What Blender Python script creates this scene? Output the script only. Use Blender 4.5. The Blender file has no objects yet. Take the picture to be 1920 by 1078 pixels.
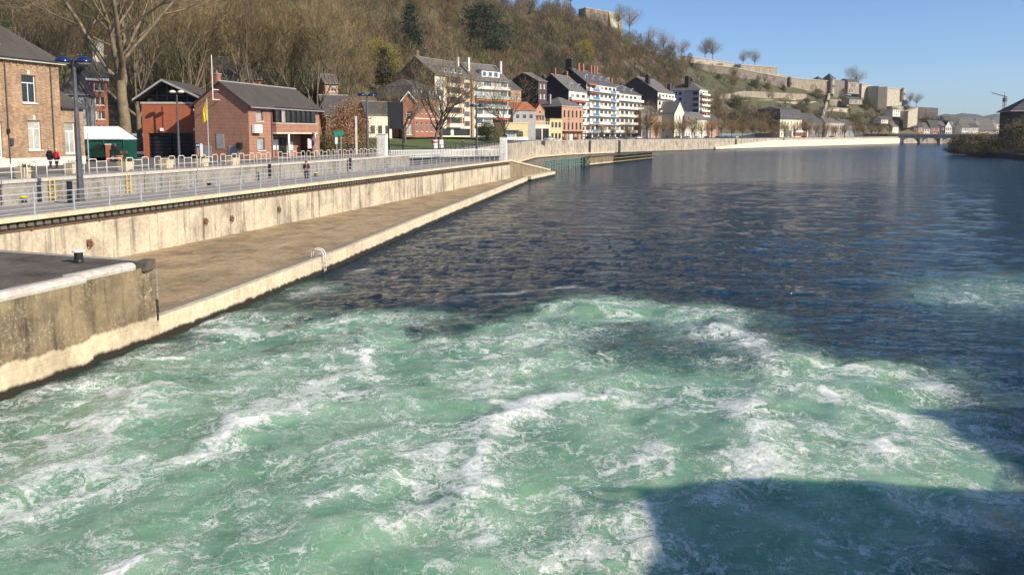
import bpy, bmesh, math, random
import numpy as np
from mathutils import Vector, Matrix

SC = bpy.context.scene
COL = SC.collection
R = math.radians
random.seed(7)
RNG = np.random.default_rng(7)

# ------------------------------------------------------------------ camera
CAMZ = 7.7
FPX, CX, CY = 1500.0, 960.0, 400.0          # focal length and principal point in photograph pixels
PITCH = math.atan((CY - 254.0) / FPX)       # horizon lies on row 254
cam = bpy.data.cameras.new('camera')
cam.sensor_width = 36.0
cam.lens = FPX / 1920.0 * 36.0
cam.shift_y = -(539.0 - CY) / 1920.0
cam.clip_start = 0.1
cam.clip_end = 9000.0
camo = bpy.data.objects.new('camera', cam)
COL.objects.link(camo)
camo.location = (0, 0, CAMZ)
camo.rotation_euler = (math.pi / 2 - PITCH, 0, 0)
SC.camera = camo

# ------------------------------------------------------------------ light
SUN_AZ = R(-33.0)       # direction to the sun, from +X towards -Y (right of and behind the camera)
SUN_EL = R(30.0)
world = bpy.data.worlds.new('World')
SC.world = world
world.use_nodes = True
wn = world.node_tree.nodes
sky = wn.new('ShaderNodeTexSky')
sky.sky_type = 'NISHITA'
sky.sun_disc = False
sky.sun_elevation = SUN_EL
sky.sun_rotation = math.pi / 2 - SUN_AZ
sky.air_density = 0.75
sky.dust_density = 0.7
sky.ozone_density = 5.0
balance = wn.new('ShaderNodeMix'); balance.data_type = 'RGBA'; balance.blend_type = 'MULTIPLY'      # white balance of the sky
balance.inputs[0].default_value = 1.0; balance.inputs[7].default_value = (0.98, 1.0, 1.03, 1)
world.node_tree.links.new(sky.outputs[0], balance.inputs[6])
world.node_tree.links.new(balance.outputs[2], wn['Background'].inputs[0])
wn['Background'].inputs[1].default_value = 0.12
sun = bpy.data.lights.new('sun', 'SUN')
sun.energy = 4.6
sun.angle = R(0.53)
sun.color = (1.0, 0.90, 0.74)
suno = bpy.data.objects.new('sun', sun)
COL.objects.link(suno)
sdir = Vector((math.cos(SUN_AZ) * math.cos(SUN_EL), math.sin(SUN_AZ) * math.cos(SUN_EL), math.sin(SUN_EL)))
suno.rotation_euler = sdir.to_track_quat('Z', 'Y').to_euler()
suno.location = (60, -60, 80)
vs = SC.view_settings
vs.view_transform = 'Standard'
vs.look = 'None'
vs.exposure = 0.4
vs.gamma = 1.0
SC.cycles.max_bounces = 5
SC.cycles.diffuse_bounces = 2
SC.cycles.glossy_bounces = 3
SC.cycles.transmission_bounces = 4
SC.cycles.volume_bounces = 0
SC.cycles.caustics_reflective = False
SC.cycles.caustics_refractive = False

# ------------------------------------------------------------------ pixel -> place
cp, sp = math.cos(PITCH), math.sin(PITCH)
def ray(px, py):
    a = (px - CX) / FPX
    b = (py - CY) / FPX
    return Vector((a, cp - b * sp, -sp - b * cp))
def G(px, py, z=0.0):
    r = ray(px, py)
    t = (z - CAMZ) / r.z
    return Vector((r.x * t, r.y * t, z))
def D(px, py, d):
    r = ray(px, py)
    t = d / r.y
    return Vector((r.x * t, d, CAMZ + r.z * t))
def KX(px):                                  # X / Y of a pixel column near the horizon
    return (px - CX) / FPX * cp
def width_to(px1, d, px2, a):                # length along direction a (from +Y to +X) that reaches column px2
    k1, k2 = KX(px1), KX(px2)
    return (k2 * d - k1 * d) / (math.sin(a) - k2 * math.cos(a))

# ------------------------------------------------------------------ noise in numpy
_tab = np.random.default_rng(3).random((256, 256))
def vnoise(x, y):
    xi = np.floor(x).astype(int); yi = np.floor(y).astype(int)
    fx = x - xi; fy = y - yi
    fx = fx * fx * (3 - 2 * fx); fy = fy * fy * (3 - 2 * fy)
    a = _tab[xi & 255, yi & 255]; b = _tab[(xi + 1) & 255, yi & 255]
    c = _tab[xi & 255, (yi + 1) & 255]; d = _tab[(xi + 1) & 255, (yi + 1) & 255]
    return (a * (1 - fx) + b * fx) * (1 - fy) + (c * (1 - fx) + d * fx) * fy
def fbm(x, y, o=4):
    s = 0.0; w = 0.5; n = 0.0
    for i in range(o):
        s = s + w * vnoise(x + 17.3 * i, y - 9.1 * i); n += w
        x = x * 2.03; y = y * 2.03; w *= 0.5
    return s / n

# ------------------------------------------------------------------ materials
def nd(nt, t, **kw):
    n = nt.nodes.new(t)
    for k, v in kw.items():
        setattr(n, k, v)
    return n
def _new(name):
    m = bpy.data.materials.new(name)
    m.use_nodes = True
    nt = m.node_tree
    return m, nt, nt.nodes['Principled BSDF']
def ramp(nt, fac, stops):
    n = nd(nt, 'ShaderNodeValToRGB')
    e = n.color_ramp.elements
    while len(e) < len(stops):
        e.new(0.5)
    for i, (p, c) in enumerate(stops):
        e[i].position = p
        e[i].color = (c[0], c[1], c[2], 1) if not isinstance(c, (int, float)) else (c, c, c, 1)
    nt.links.new(fac, n.inputs[0])
    return n.outputs[0]
def noise(nt, vec, scale, detail=4, rough=0.55, dist=0.0):
    n = nd(nt, 'ShaderNodeTexNoise')
    n.inputs['Scale'].default_value = scale
    n.inputs['Detail'].default_value = detail
    n.inputs['Roughness'].default_value = rough
    n.inputs['Distortion'].default_value = dist
    if vec is not None:
        nt.links.new(vec, n.inputs['Vector'])
    return n.outputs['Fac']
def math_(nt, op, a, b=None, clamp=False):
    n = nd(nt, 'ShaderNodeMath', operation=op)
    n.use_clamp = clamp
    for i, v in enumerate((a, b)):
        if v is None:
            continue
        if isinstance(v, (int, float)):
            n.inputs[i].default_value = v
        else:
            nt.links.new(v, n.inputs[i])
    return n.outputs[0]
def mixc(nt, fac, a, b, bt='MIX'):
    n = nd(nt, 'ShaderNodeMix', data_type='RGBA', blend_type=bt)
    for s, v in ((n.inputs[0], fac), (n.inputs[6], a), (n.inputs[7], b)):
        if isinstance(v, (int, float)):
            s.default_value = v
        elif isinstance(v, tuple):
            s.default_value = (v[0], v[1], v[2], 1)
        else:
            nt.links.new(v, s)
    return n.outputs[2]
def wpos(nt, scale=None):
    g = nd(nt, 'ShaderNodeNewGeometry')
    if scale is None:
        return g.outputs['Position']
    m = nd(nt, 'ShaderNodeMapping')
    m.inputs['Scale'].default_value = scale
    nt.links.new(g.outputs['Position'], m.inputs['Vector'])
    return m.outputs[0]
def bump(nt, bsdf, h, strength=0.4, dist=0.05):
    b = nd(nt, 'ShaderNodeBump')
    b.inputs['Strength'].default_value = strength
    b.inputs['Distance'].default_value = dist
    nt.links.new(h, b.inputs['Height'])
    nt.links.new(b.outputs[0], bsdf.inputs['Normal'])
def sep(nt, v):
    s = nd(nt, 'ShaderNodeSeparateXYZ')
    nt.links.new(v, s.inputs[0])
    return s.outputs
_mc = {}
def M(name, col, rough=0.7, var=0.18, scale=1.5, metal=0.0, bmp=0.0, bscale=20.0, spec=None):
    if name in _mc:
        return _mc[name]
    m, nt, b = _new(name)
    p = wpos(nt)
    if var > 0:
        f = noise(nt, p, scale, 6, 0.65)
        lo = tuple(c * (1 - var * 1.6) for c in col); hi = tuple(min(1, c * (1 + var * 1.6)) for c in col)
        c = ramp(nt, f, [(0.28, lo), (0.72, hi)])
        nt.links.new(c, b.inputs['Base Color'])
    else:
        b.inputs['Base Color'].default_value = (*col, 1)
    b.inputs['Roughness'].default_value = rough
    b.inputs['Metallic'].default_value = metal
    if spec is not None:
        b.inputs['Specular IOR Level'].default_value = spec
    if bmp > 0:
        bump(nt, b, noise(nt, p, bscale, 5), bmp, 0.03)
    _mc[name] = m
    return m
def brick_mat(name, c1, c2, mortar, bw=0.22, bh=0.075, var=0.5, msize=0.012):
    if name in _mc:
        return _mc[name]
    m, nt, b = _new(name)
    tc = nd(nt, 'ShaderNodeTexCoord')
    s = sep(nt, tc.outputs['Object'])
    u = math_(nt, 'ADD', s[0], s[1])
    cmb = nd(nt, 'ShaderNodeCombineXYZ')
    nt.links.new(u, cmb.inputs[0]); nt.links.new(s[2], cmb.inputs[1])
    br = nd(nt, 'ShaderNodeTexBrick')
    br.inputs['Color1'].default_value = (*c1, 1)
    br.inputs['Color2'].default_value = (*c2, 1)
    br.inputs['Mortar'].default_value = (*mortar, 1)
    br.inputs['Scale'].default_value = 1.0
    br.inputs['Mortar Size'].default_value = msize
    br.inputs['Brick Width'].default_value = bw
    br.inputs['Row Height'].default_value = bh
    nt.links.new(cmb.outputs[0], br.inputs['Vector'])
    f = noise(nt, wpos(nt), 0.6, 5, 0.7)
    f2 = noise(nt, wpos(nt, (3, 3, 0.5)), 0.8, 5, 0.7)
    tint = ramp(nt, f, [(0.3, 1 - var * 0.5), (0.7, 1.0 + var * 0.25)])
    tint2 = ramp(nt, f2, [(0.35, 1 - var * 0.35), (0.6, 1.0)])
    c = mixc(nt, 1.0, br.outputs[0], tint, 'MULTIPLY')
    c = mixc(nt, 1.0, c, tint2, 'MULTIPLY')
    nt.links.new(c, b.inputs['Base Color'])
    b.inputs['Roughness'].default_value = 0.85
    bump(nt, b, br.outputs['Fac'], -0.25, 0.01)
    _mc[name] = m
    return m
def wall_mat(name, base, stain, amt=0.5, streak=1.0, wet=None, joint=None, speck=0.0, rough=0.9, zpale=None):
    """weathered masonry: patches, streaks running down, specks, dark waterline"""
    m, nt, b = _new(name)
    p = wpos(nt)
    f1 = noise(nt, p, 0.45, 7, 0.68, 0.4)
    f2 = noise(nt, wpos(nt, (1.6, 1.6, 0.10)), 1.1, 6, 0.7)
    f3 = noise(nt, p, 5.0, 6, 0.7)
    a1 = ramp(nt, f1, [(0.42, 0.0), (0.68, 1.0)])
    a2 = ramp(nt, f2, [(0.50, 0.0), (0.66, 1.0)])
    st = math_(nt, 'ADD', math_(nt, 'MULTIPLY', a1, amt), math_(nt, 'MULTIPLY', a2, amt * streak), True)
    c = mixc(nt, st, base, stain)
    fine = ramp(nt, f3, [(0.3, 0.72), (0.7, 1.18)])
    c = mixc(nt, 1.0, c, fine, 'MULTIPLY')
    if speck > 0:
        f4 = noise(nt, p, 9.0, 3, 0.8)
        sp_ = ramp(nt, f4, [(0.56, 0.0), (0.63, 1.0)])
        sp_ = math_(nt, 'MULTIPLY', sp_, ramp(nt, noise(nt, p, 0.7, 4), [(0.4, 0.0), (0.6, speck)]))
        c = mixc(nt, sp_, c, (0.50, 0.43, 0.30))
    z = sep(nt, p)[2]
    wob = math_(nt, 'MULTIPLY', math_(nt, 'SUBTRACT', noise(nt, wpos(nt, (1, 1, 0.3)), 1.4, 5, 0.7), 0.5), 0.5)
    if zpale:
        zz = math_(nt, 'ADD', z, wob)
        pf = ramp(nt, math_(nt, 'MULTIPLY', zz, 0.25), [(zpale[0] * 0.25 - 0.012, 1.0), (zpale[0] * 0.25 + 0.012, 0.0)])
        pc = mixc(nt, math_(nt, 'MULTIPLY', a1, 0.45), zpale[1], stain)
        pc = mixc(nt, 1.0, pc, fine, 'MULTIPLY')
        c = mixc(nt, pf, c, pc)
    if wet is not None:
        zz = math_(nt, 'ADD', z, math_(nt, 'MULTIPLY', wob, 0.8))
        wf = ramp(nt, math_(nt, 'MULTIPLY', zz, 0.5), [(wet * 0.5 - 0.02, 1.0), (wet * 0.5 + 0.035, 0.0)])
        c = mixc(nt, wf, c, (0.020, 0.016, 0.008))
    nt.links.new(c, b.inputs['Base Color'])
    b.inputs['Roughness'].default_value = rough
    bump(nt, b, math_(nt, 'ADD', f3, math_(nt, 'MULTIPLY', noise(nt, p, 22, 4), 0.5)), 0.5, 0.04)
    return m
def glass_mat(name, col, rough=0.06):
    if name in _mc:
        return _mc[name]
    m, nt, b = _new(name)
    f = noise(nt, wpos(nt), 0.8, 3)
    c = ramp(nt, f, [(0.3, tuple(x * 0.5 for x in col)), (0.7, col)])
    nt.links.new(c, b.inputs['Base Color'])
    b.inputs['Roughness'].default_value = rough
    b.inputs['Specular IOR Level'].default_value = 0.7
    _mc[name] = m
    return m

# ------------------------------------------------------------------ mesh builder
class MB:
    def __init__(s):
        s.v = []; s.f = []
    def quad(s, a, b, c, d):
        i = len(s.v); s.v += [tuple(a), tuple(b), tuple(c), tuple(d)]; s.f.append((i, i + 1, i + 2, i + 3))
        return s
    def tri(s, a, b, c):
        i = len(s.v); s.v += [tuple(a), tuple(b), tuple(c)]; s.f.append((i, i + 1, i + 2))
        return s
    def hexa(s, p):                    # 8 points, bottom ring then top ring
        i = len(s.v); s.v += [tuple(q) for q in p]
        for f in ((3, 2, 1, 0), (4, 5, 6, 7), (0, 1, 5, 4), (1, 2, 6, 5), (2, 3, 7, 6), (3, 0, 4, 7)):
            s.f.append(tuple(i + k for k in f))
        return s
    def box(s, x0, y0, z0, x1, y1, z1):
        return s.hexa([(x0, y0, z0), (x1, y0, z0), (x1, y1, z0), (x0, y1, z0), (x0, y0, z1), (x1, y0, z1), (x1, y1, z1), (x0, y1, z1)])
    def prism(s, ring, z0, z1):        # polygon (x, y) extruded upward
        i = len(s.v); n = len(ring)
        s.v += [(x, y, z0) for x, y in ring] + [(x, y, z1) for x, y in ring]
        s.f.append(tuple(i + k for k in range(n - 1, -1, -1)))
        s.f.append(tuple(i + n + k for k in range(n)))
        for k in range(n):
            j = (k + 1) % n
            s.f.append((i + k, i + j, i + n + j, i + n + k))
        return s
    def tube(s, path, r, n=6, cap=True):
        path = [Vector(p) for p in path]
        if not hasattr(r, '__len__'):
            r = [r] * len(path)
        i0 = len(s.v)
        for k, p in enumerate(path):
            t = (path[min(k + 1, len(path) - 1)] - path[max(k - 1, 0)]).normalized()
            ref = Vector((0, 0, 1)) if abs(t.z) < 0.9 else Vector((1, 0, 0))
            a = t.cross(ref).normalized(); b = t.cross(a)
            for j in range(n):
                an = 2 * math.pi * j / n
                s.v.append(tuple(p + (a * math.cos(an) + b * math.sin(an)) * r[k]))
        for k in range(len(path) - 1):
            for j in range(n):
                q = (j + 1) % n
                s.f.append((i0 + k * n + j, i0 + k * n + q, i0 + (k + 1) * n + q, i0 + (k + 1) * n + j))
        if cap:
            s.f.append(tuple(i0 + j for j in range(n - 1, -1, -1)))
            e = i0 + (len(path) - 1) * n
            s.f.append(tuple(e + j for j in range(n)))
        return s
    def lathe(s, prof, n=12, c=(0, 0)):     # profile of (r, z)
        i0 = len(s.v)
        for r, z in prof:
            for j in range(n):
                an = 2 * math.pi * j / n
                s.v.append((c[0] + r * math.cos(an), c[1] + r * math.sin(an), z))
        for k in range(len(prof) - 1):
            for j in range(n):
                q = (j + 1) % n
                s.f.append((i0 + k * n + j, i0 + k * n + q, i0 + (k + 1) * n + q, i0 + (k + 1) * n + j))
        s.f.append(tuple(i0 + j for j in range(n - 1, -1, -1)))
        e = i0 + (len(prof) - 1) * n
        s.f.append(tuple(e + j for j in range(n)))
        return s
    def mesh(s, name, mat=None):
        me = bpy.data.meshes.new(name)
        me.from_pydata(s.v, [], s.f)
        if mat is not None:
            me.materials.append(mat)
        return me
    def build(s, name, mat, parent=None, smooth=False, bevel=0.0):
        me = s.mesh(name, mat)
        if smooth:
            me.shade_smooth()
        return link(name, me, parent, bevel=bevel)
def link(name, me, parent=None, loc=None, rotz=0.0, bevel=0.0):
    o = bpy.data.objects.new(name, me)
    COL.objects.link(o)
    if parent is not None:
        o.parent = parent
    if loc is not None:
        o.location = loc
    if rotz:
        o.rotation_euler = (0, 0, rotz)
    if bevel > 0:
        md = o.modifiers.new('bevel', 'BEVEL'); md.width = bevel; md.segments = 2
    return o
def arrays(name, V, F, mat, parent=None, smooth=False):
    """V (n,3), F (m,3) or (m,4) numpy arrays"""
    me = bpy.data.meshes.new(name)
    k = F.shape[1]
    me.vertices.add(len(V)); me.vertices.foreach_set('co', np.asarray(V, dtype=np.float32).ravel())
    me.loops.add(F.size); me.loops.foreach_set('vertex_index', F.astype(np.int32).ravel())
    me.polygons.add(len(F))
    me.polygons.foreach_set('loop_start', np.arange(0, F.size, k, dtype=np.int32))
    me.polygons.foreach_set('loop_total', np.full(len(F), k, dtype=np.int32))
    me.update(calc_edges=True)
    if smooth:
        me.shade_smooth()
    if mat is not None:
        me.materials.append(mat)
    return me
def tag(o, label=None, cat=None, group=None, kind=None):
    if label: o['label'] = label
    if cat: o['category'] = cat
    if group: o['group'] = group
    if kind: o['kind'] = kind
    return o
def thing(name, label, cat, loc=(0, 0, 0), rotz=0.0, group=None):
    o = bpy.data.objects.new(name, None)
    COL.objects.link(o)
    o.location = loc; o.rotation_euler = (0, 0, rotz)
    o.empty_display_size = 0.3
    return tag(o, label, cat, group)
def copy_tree(root, parent=None):
    kids = [o for o in root.children]
    c = root.copy(); COL.objects.link(c); c.parent = parent
    for k in kids:
        copy_tree(k, c)
    return c
def place(root, loc, rotz=0.0, scale=1.0, label=None, group=None):
    root.location = loc; root.rotation_euler = (0, 0, rotz)
    root.scale = (scale, scale, scale) if not hasattr(scale, '__len__') else scale
    if label: root['label'] = label
    if group: root['group'] = group
    return root

# ================================================================== WATER
def seg_dist(px, py, poly, closed=False):
    """distance of points to a polyline"""
    best = np.full(px.shape, 1e9)
    pts = list(poly) + ([poly[0]] if closed else [])
    for (ax, ay), (bx, by) in zip(pts[:-1], pts[1:]):
        dx, dy = bx - ax, by - ay
        t = np.clip(((px - ax) * dx + (py - ay) * dy) / (dx * dx + dy * dy + 1e-9), 0, 1)
        best = np.minimum(best, np.hypot(px - ax - t * dx, py - ay - t * dy))
    return best
def inside(px, py, poly):
    c = np.zeros(px.shape, bool)
    n = len(poly)
    for i in range(n):
        ax, ay = poly[i]; bx, by = poly[(i + 1) % n]
        cond = ((ay > py) != (by > py)) & (px < (bx - ax) * (py - ay) / (by - ay + 1e-12) + ax)
        c ^= cond
    return c
def gp(pts):
    return [tuple(G(x, y, 0.0)[:2]) for x, y in pts]

def make_river():
    xs = np.concatenate([np.arange(-80, -30, 4), np.arange(-30, -19, 1.0), np.arange(-19, 24, 0.17), np.arange(24, 60, 0.8), np.arange(60, 130, 3), np.arange(130, 560, 12)])
    ys = np.concatenate([np.arange(-40, 10, 2.5), np.arange(10, 34, 0.15), np.arange(34, 60, 0.25), np.arange(60, 130, 0.7), np.arange(130, 300, 3), np.arange(300, 1010, 14)])
    X, Y = np.meshgrid(xs, ys)
    nx, ny = len(xs), len(ys)
    # how much air the water carries below the weir: outline of the boil, in metres on the water
    edge = gp([(-400, 1300), (-200, 800), (0, 770), (84, 722), (300, 652), (470, 585), (600, 600), (760, 590), (880, 625), (960, 615), (1030, 585), (1120, 562), (1260, 568), (1380, 596),
               (1440, 655), (1540, 685), (1690, 690), (1790, 730), (1860, 770), (1900, 800), (1890, 900), (1990, 1100), (1900, 1400)])
    wx = X + (fbm(X * 0.35, Y * 0.35, 4) - 0.5) * 5.0
    wy = Y + (fbm(X * 0.35 + 40, Y * 0.35 + 9, 4) - 0.5) * 5.0
    d = seg_dist(wx, wy, edge, True)
    ins = inside(wx, wy, edge)
    sd = np.where(ins, d, -d)
    turb = 1 / (1 + np.exp(-sd / 0.9))
    turb *= 0.80 + 0.42 * (fbm(X * 0.22 + 3, Y * 0.22, 4) - 0.25)
    # a dark slick left between two boils, and the green plume on the far right
    for (px, py, rx, ry, amt) in ((1190, 640, 2.6, 2.6, -0.50), (1330, 655, 1.6, 2.4, -0.35), (640, 655, 1.3, 1.4, -0.3), (1130, 1010, 2.0, 1.5, -0.15)):
        c = G(px, py)
        turb += amt * np.exp(-((wx - c.x) / rx) ** 2 - ((wy - c.y) / ry) ** 2)
    for (px, py, rx, ry, amt) in ((1960, 545, 6.0, 4.5, 0.55), (1880, 575, 3.0, 3.5, 0.25), (560, 545, 2.4, 3.0, 0.35), (1180, 590, 4.0, 1.7, 0.28), (1000, 1000, 2.5, 1.3, 0.1)):
        c = G(px, py)
        turb += amt * np.exp(-((wx - c.x) / rx) ** 2 - ((wy - c.y) / ry) ** 2)
    turb = np.clip(turb, 0, 1)
    lines = [  # (strength, width m, pixels of the crest)
        (0.9, .26, [(275, 735), (255, 765), (200, 800), (175, 850), (180, 890)]),
        (1.0, .28, [(585, 755), (540, 775), (480, 790), (430, 830), (380, 860), (300, 880), (250, 895)]),
        (0.8, .26, [(690, 620), (690, 655), (680, 700), (620, 715), (570, 740), (500, 760), (440, 800)]),
        (0.6, .22, [(610, 745), (700, 740), (750, 755), (755, 790), (720, 810), (640, 850), (590, 890)]),
        (0.9, .24, [(950, 760), (900, 810), (850, 845), (780, 880), (700, 910), (560, 960), (480, 1000)]),
        (1.35, .30, [(1150, 745), (1080, 748), (1010, 755), (960, 775), (930, 810), (905, 860), (880, 920), (870, 960), (880, 1000), (910, 1015)]),
        (0.9, .22, [(0, 990), (60, 970), (150, 930), (220, 920)]),
        (0.7, .18, [(200, 1070), (250, 1055), (330, 1035), (420, 1030)]),
        (1.2, .36, [(1400, 640), (1440, 680), (1420, 740), (1390, 790), (1410, 850), (1425, 880), (1390, 920), (1345, 945)]),
        (0.75, .30, [(1290, 650), (1340, 610), (1410, 630), (1440, 660), (1520, 690), (1600, 690), (1700, 705), (1800, 750), (1900, 785)]),
        (0.55, .30, [(960, 640), (1010, 610), (1100, 575), (1250, 575), (1380, 605)]),
        (0.95, .26, [(1745, 860), (1700, 830), (1640, 855)]),
        (0.9, .20, [(1230, 800), (1210, 860), (1220, 920), (1170, 980), (1225, 1030)]),
        (0.6, .26, [(900, 740), (960, 700), (1000, 690), (1040, 650), (1010, 620)]),
        (0.55, .3, [(650, 592), (760, 600), (830, 640), (900, 650)]),
        (0.6, .35, [(400, 605), (520, 565), (650, 525), (700, 505)]),
        (0.7, .22, [(1440, 720), (1500, 730), (1600, 760), (1690, 790)]),
        (0.7, .2, [(1000, 1040), (1080, 1020), (1130, 1040)]),
        (0.7, .22, [(540, 1000), (700, 985), (800, 960), (860, 950)]),
        (0.7, .25, [(100, 905), (90, 870), (130, 820), (190, 770), (210, 730)]),
        (0.6, .35, [(90, 735), (200, 690), (330, 650), (480, 590)]),
        (0.5, .3, [(820, 570), (900, 555), (1000, 545), (1080, 540)]),
    ]
    w2x = X + (fbm(X * 1.3, Y * 1.3, 4) - 0.5) * 1.3
    w2y = Y + (fbm(X * 1.3 + 31, Y * 1.3 + 7, 4) - 0.5) * 1.3
    crest = np.zeros_like(X)
    H = np.zeros_like(X)
    near = (Y > 9) & (Y < 60) & (X > -22) & (X < 30)
    for s, w, pts in lines:
        dd = np.full(X.shape, 9.0)
        dd[near] = seg_dist(w2x[near], w2y[near], gp(pts))
        crest = np.maximum(crest, s * np.exp(-(dd / w) ** 1.4) + 0.38 * s * np.exp(-(dd / (w * 3.4)) ** 2))
        H += 0.10 * s * np.exp(-(dd / (w * 2.0)) ** 2)
    # crests tear: strong here, nearly gone there
    tear = np.clip(0.35 + 2.6 * (fbm(X * 0.55 + 77, Y * 0.55 + 13, 4) - 0.36), 0.15, 1.25)
    crest = np.clip(crest * tear, 0, 1.4)
    # waves: choppy in the boil, rippled with the current beyond it
    amp = 0.05 + 0.10 * turb
    far = np.clip(1 - (Y - 60) / 120, 0, 1)
    Z = amp * 2 * (fbm(X * 0.55, Y * 0.8, 5) - 0.5) * 1.6 + turb * 0.20 * (fbm(X * 0.22 + 5, Y * 0.22, 3) - 0.5) * 2 + H
    Z += 0.05 * np.abs(fbm(X * 1.7, Y * 2.3, 3) - 0.5) * 2 * (0.4 + turb)
    Z = Z * np.clip(far, 0.0, 1)
    V = np.stack([X.ravel(), Y.ravel(), Z.ravel()], 1)
    i = np.arange((ny - 1) * (nx - 1)); r_, c_ = i // (nx - 1), i % (nx - 1)
    a = r_ * nx + c_
    F = np.stack([a, a + 1, a + nx + 1, a + nx], 1)
    m, nt, b = _new('river_water')
    me = arrays('river', V, F, m, smooth=True)
    for nm, arr in (('air', turb), ('crest', crest)):
        at = me.attributes.new(nm, 'FLOAT', 'POINT')
        at.data.foreach_set('value', arr.ravel().astype(np.float32))
    # shader
    p = wpos(nt)
    def attr(n):
        x = nd(nt, 'ShaderNodeAttribute'); x.attribute_name = n
        return x.outputs['Fac']
    air, cr = attr('air'), attr('crest')
    warp = nd(nt, 'ShaderNodeTexNoise'); warp.inputs['Scale'].default_value = 0.55; warp.inputs['Detail'].default_value = 6; warp.inputs['Roughness'].default_value = 0.62
    nt.links.new(p, warp.inputs['Vector'])
    va = nd(nt, 'ShaderNodeVectorMath', operation='MULTIPLY_ADD')
    nt.links.new(warp.outputs['Color'], va.inputs[0]); va.inputs[1].default_value = (3.4, 3.4, 0); nt.links.new(p, va.inputs[2])
    flat = nd(nt, 'ShaderNodeVectorMath', operation='MULTIPLY'); nt.links.new(va.outputs[0], flat.inputs[0]); flat.inputs[1].default_value = (0.75, 1.0, 0)
    wv = flat.outputs[0]
    def web(scale, w, seedoff):
        mp = nd(nt, 'ShaderNodeMapping'); mp.inputs['Location'].default_value = (seedoff, seedoff * 0.7, 0)
        nt.links.new(wv, mp.inputs['Vector'])
        v = nd(nt, 'ShaderNodeTexVoronoi', feature='DISTANCE_TO_EDGE'); v.inputs['Scale'].default_value = scale
        nt.links.new(mp.outputs[0], v.inputs['Vector'])
        return ramp(nt, v.outputs['Distance'], [(0.0, 1.0), (w, 0.0)])
    def fil(scale, w, off):
        mp = nd(nt, 'ShaderNodeMapping'); mp.inputs['Location'].default_value = (off, off, 0)
        nt.links.new(wv, mp.inputs['Vector'])
        n = noise(nt, mp.outputs[0], scale, 7, 0.68, 0.6)
        return ramp(nt, math_(nt, 'ABSOLUTE', math_(nt, 'SUBTRACT', n, 0.5)), [(0.0, 1.0), (w, 0.0)])
    n_big = noise(nt, wv, 0.35, 5, 0.6)
    n_mid = noise(nt, wv, 1.1, 6, 0.65)
    n_fine = noise(nt, p, 6.0, 8, 0.78)
    big = ramp(nt, n_big, [(0.40, 0.0), (0.62, 1.0)])
    mid = ramp(nt, n_mid, [(0.42, 0.0), (0.62, 1.0)])
    brk = ramp(nt, n_fine, [(0.40, 0.0), (0.58, 1.0)])
    # lace of foam threads: the more air and the nearer a crest, the wider each thread
    crs = math_(nt, 'POWER', cr, 1.3)
    dens = math_(nt, 'ADD', math_(nt, 'MULTIPLY', math_(nt, 'ADD', math_(nt, 'MULTIPLY', math_(nt, 'MULTIPLY', mid, big), 0.018), math_(nt, 'ADD', math_(nt, 'MULTIPLY', big, 0.009), 0.004)), ramp(nt, air, [(0.10, 0.05), (0.6, 1.0)])), math_(nt, 'MULTIPLY', crs, 0.030))
    def lace(scale, off, k, soft, op):
        mp = nd(nt, 'ShaderNodeMapping'); mp.inputs['Location'].default_value = (off, off, 0)
        nt.links.new(wv, mp.inputs['Vector'])
        n = noise(nt, mp.outputs[0], scale, 4, 0.56, 0.9)
        d_ = math_(nt, 'SUBTRACT', math_(nt, 'MULTIPLY', dens, k), math_(nt, 'ABSOLUTE', math_(nt, 'SUBTRACT', n, 0.5)))
        return math_(nt, 'MULTIPLY', math_(nt, 'MULTIPLY', math_(nt, 'ADD', d_, soft * .35), 1.0 / soft, True), op)
    l1 = lace(0.40, 3.0, 1.0, 0.012, 0.80)
    l2 = lace(1.10, 11.0, 1.2, 0.018, 0.75)
    l3 = lace(2.9, 23.0, 1.3, 0.028, 0.65)
    wsum = math_(nt, 'MAXIMUM', l1, math_(nt, 'MAXIMUM', l2, l3))
    wsum = math_(nt, 'ADD', wsum, math_(nt, 'MULTIPLY', math_(nt, 'MULTIPLY', l1, l2), .5), True)
    wsum = math_(nt, 'MULTIPLY', wsum, math_(nt, 'ADD', math_(nt, 'MULTIPLY', brk, .6), .4))
    wsum = math_(nt, 'MULTIPLY', wsum, math_(nt, 'MAXIMUM', ramp(nt, air, [(0.05, 0.10), (0.5, 1.0)]), math_(nt, 'MULTIPLY', cr, .8)))
    veil = math_(nt, 'MULTIPLY', ramp(nt, noise(nt, wv, 0.75, 8, 0.72), [(0.46, 0.0), (0.78, 0.18)]), ramp(nt, air, [(0.2, 0.0), (0.7, 1.0)]))
    veil = math_(nt, 'ADD', veil, math_(nt, 'MULTIPLY', math_(nt, 'MULTIPLY', cr, .30), ramp(nt, noise(nt, wv, 1.7, 7, .7), [(.40, .0), (.62, 1.0)])))
    core = math_(nt, 'MULTIPLY', ramp(nt, math_(nt, 'ADD', cr, math_(nt, 'MULTIPLY', math_(nt, 'SUBTRACT', n_fine, .5), 1.6)), [(1.0, 0.0), (1.6, 0.75)]), ramp(nt, cr, [(.45, 0.0), (.75, 1.0)]))
    foam = math_(nt, 'ADD', math_(nt, 'ADD', wsum, veil), core, True)
    # small flecks drifting on the dark water next to the boil
    fl = ramp(nt, noise(nt, wpos(nt, (1, 1.6, 1)), 2.6, 8, 0.82), [(0.63, 0.0), (0.70, 0.8)])
    yv = sep(nt, p)[1]
    fl = math_(nt, 'MULTIPLY', fl, ramp(nt, math_(nt, 'MULTIPLY', yv, 0.01), [(0.30, 1.0), (0.80, 0.0)]))
    fl = math_(nt, 'MULTIPLY', fl, ramp(nt, noise(nt, p, 0.16, 3), [(0.40, 0.0), (0.6, 1.0)]))
    foam = math_(nt, 'ADD', foam, fl, True)
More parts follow.
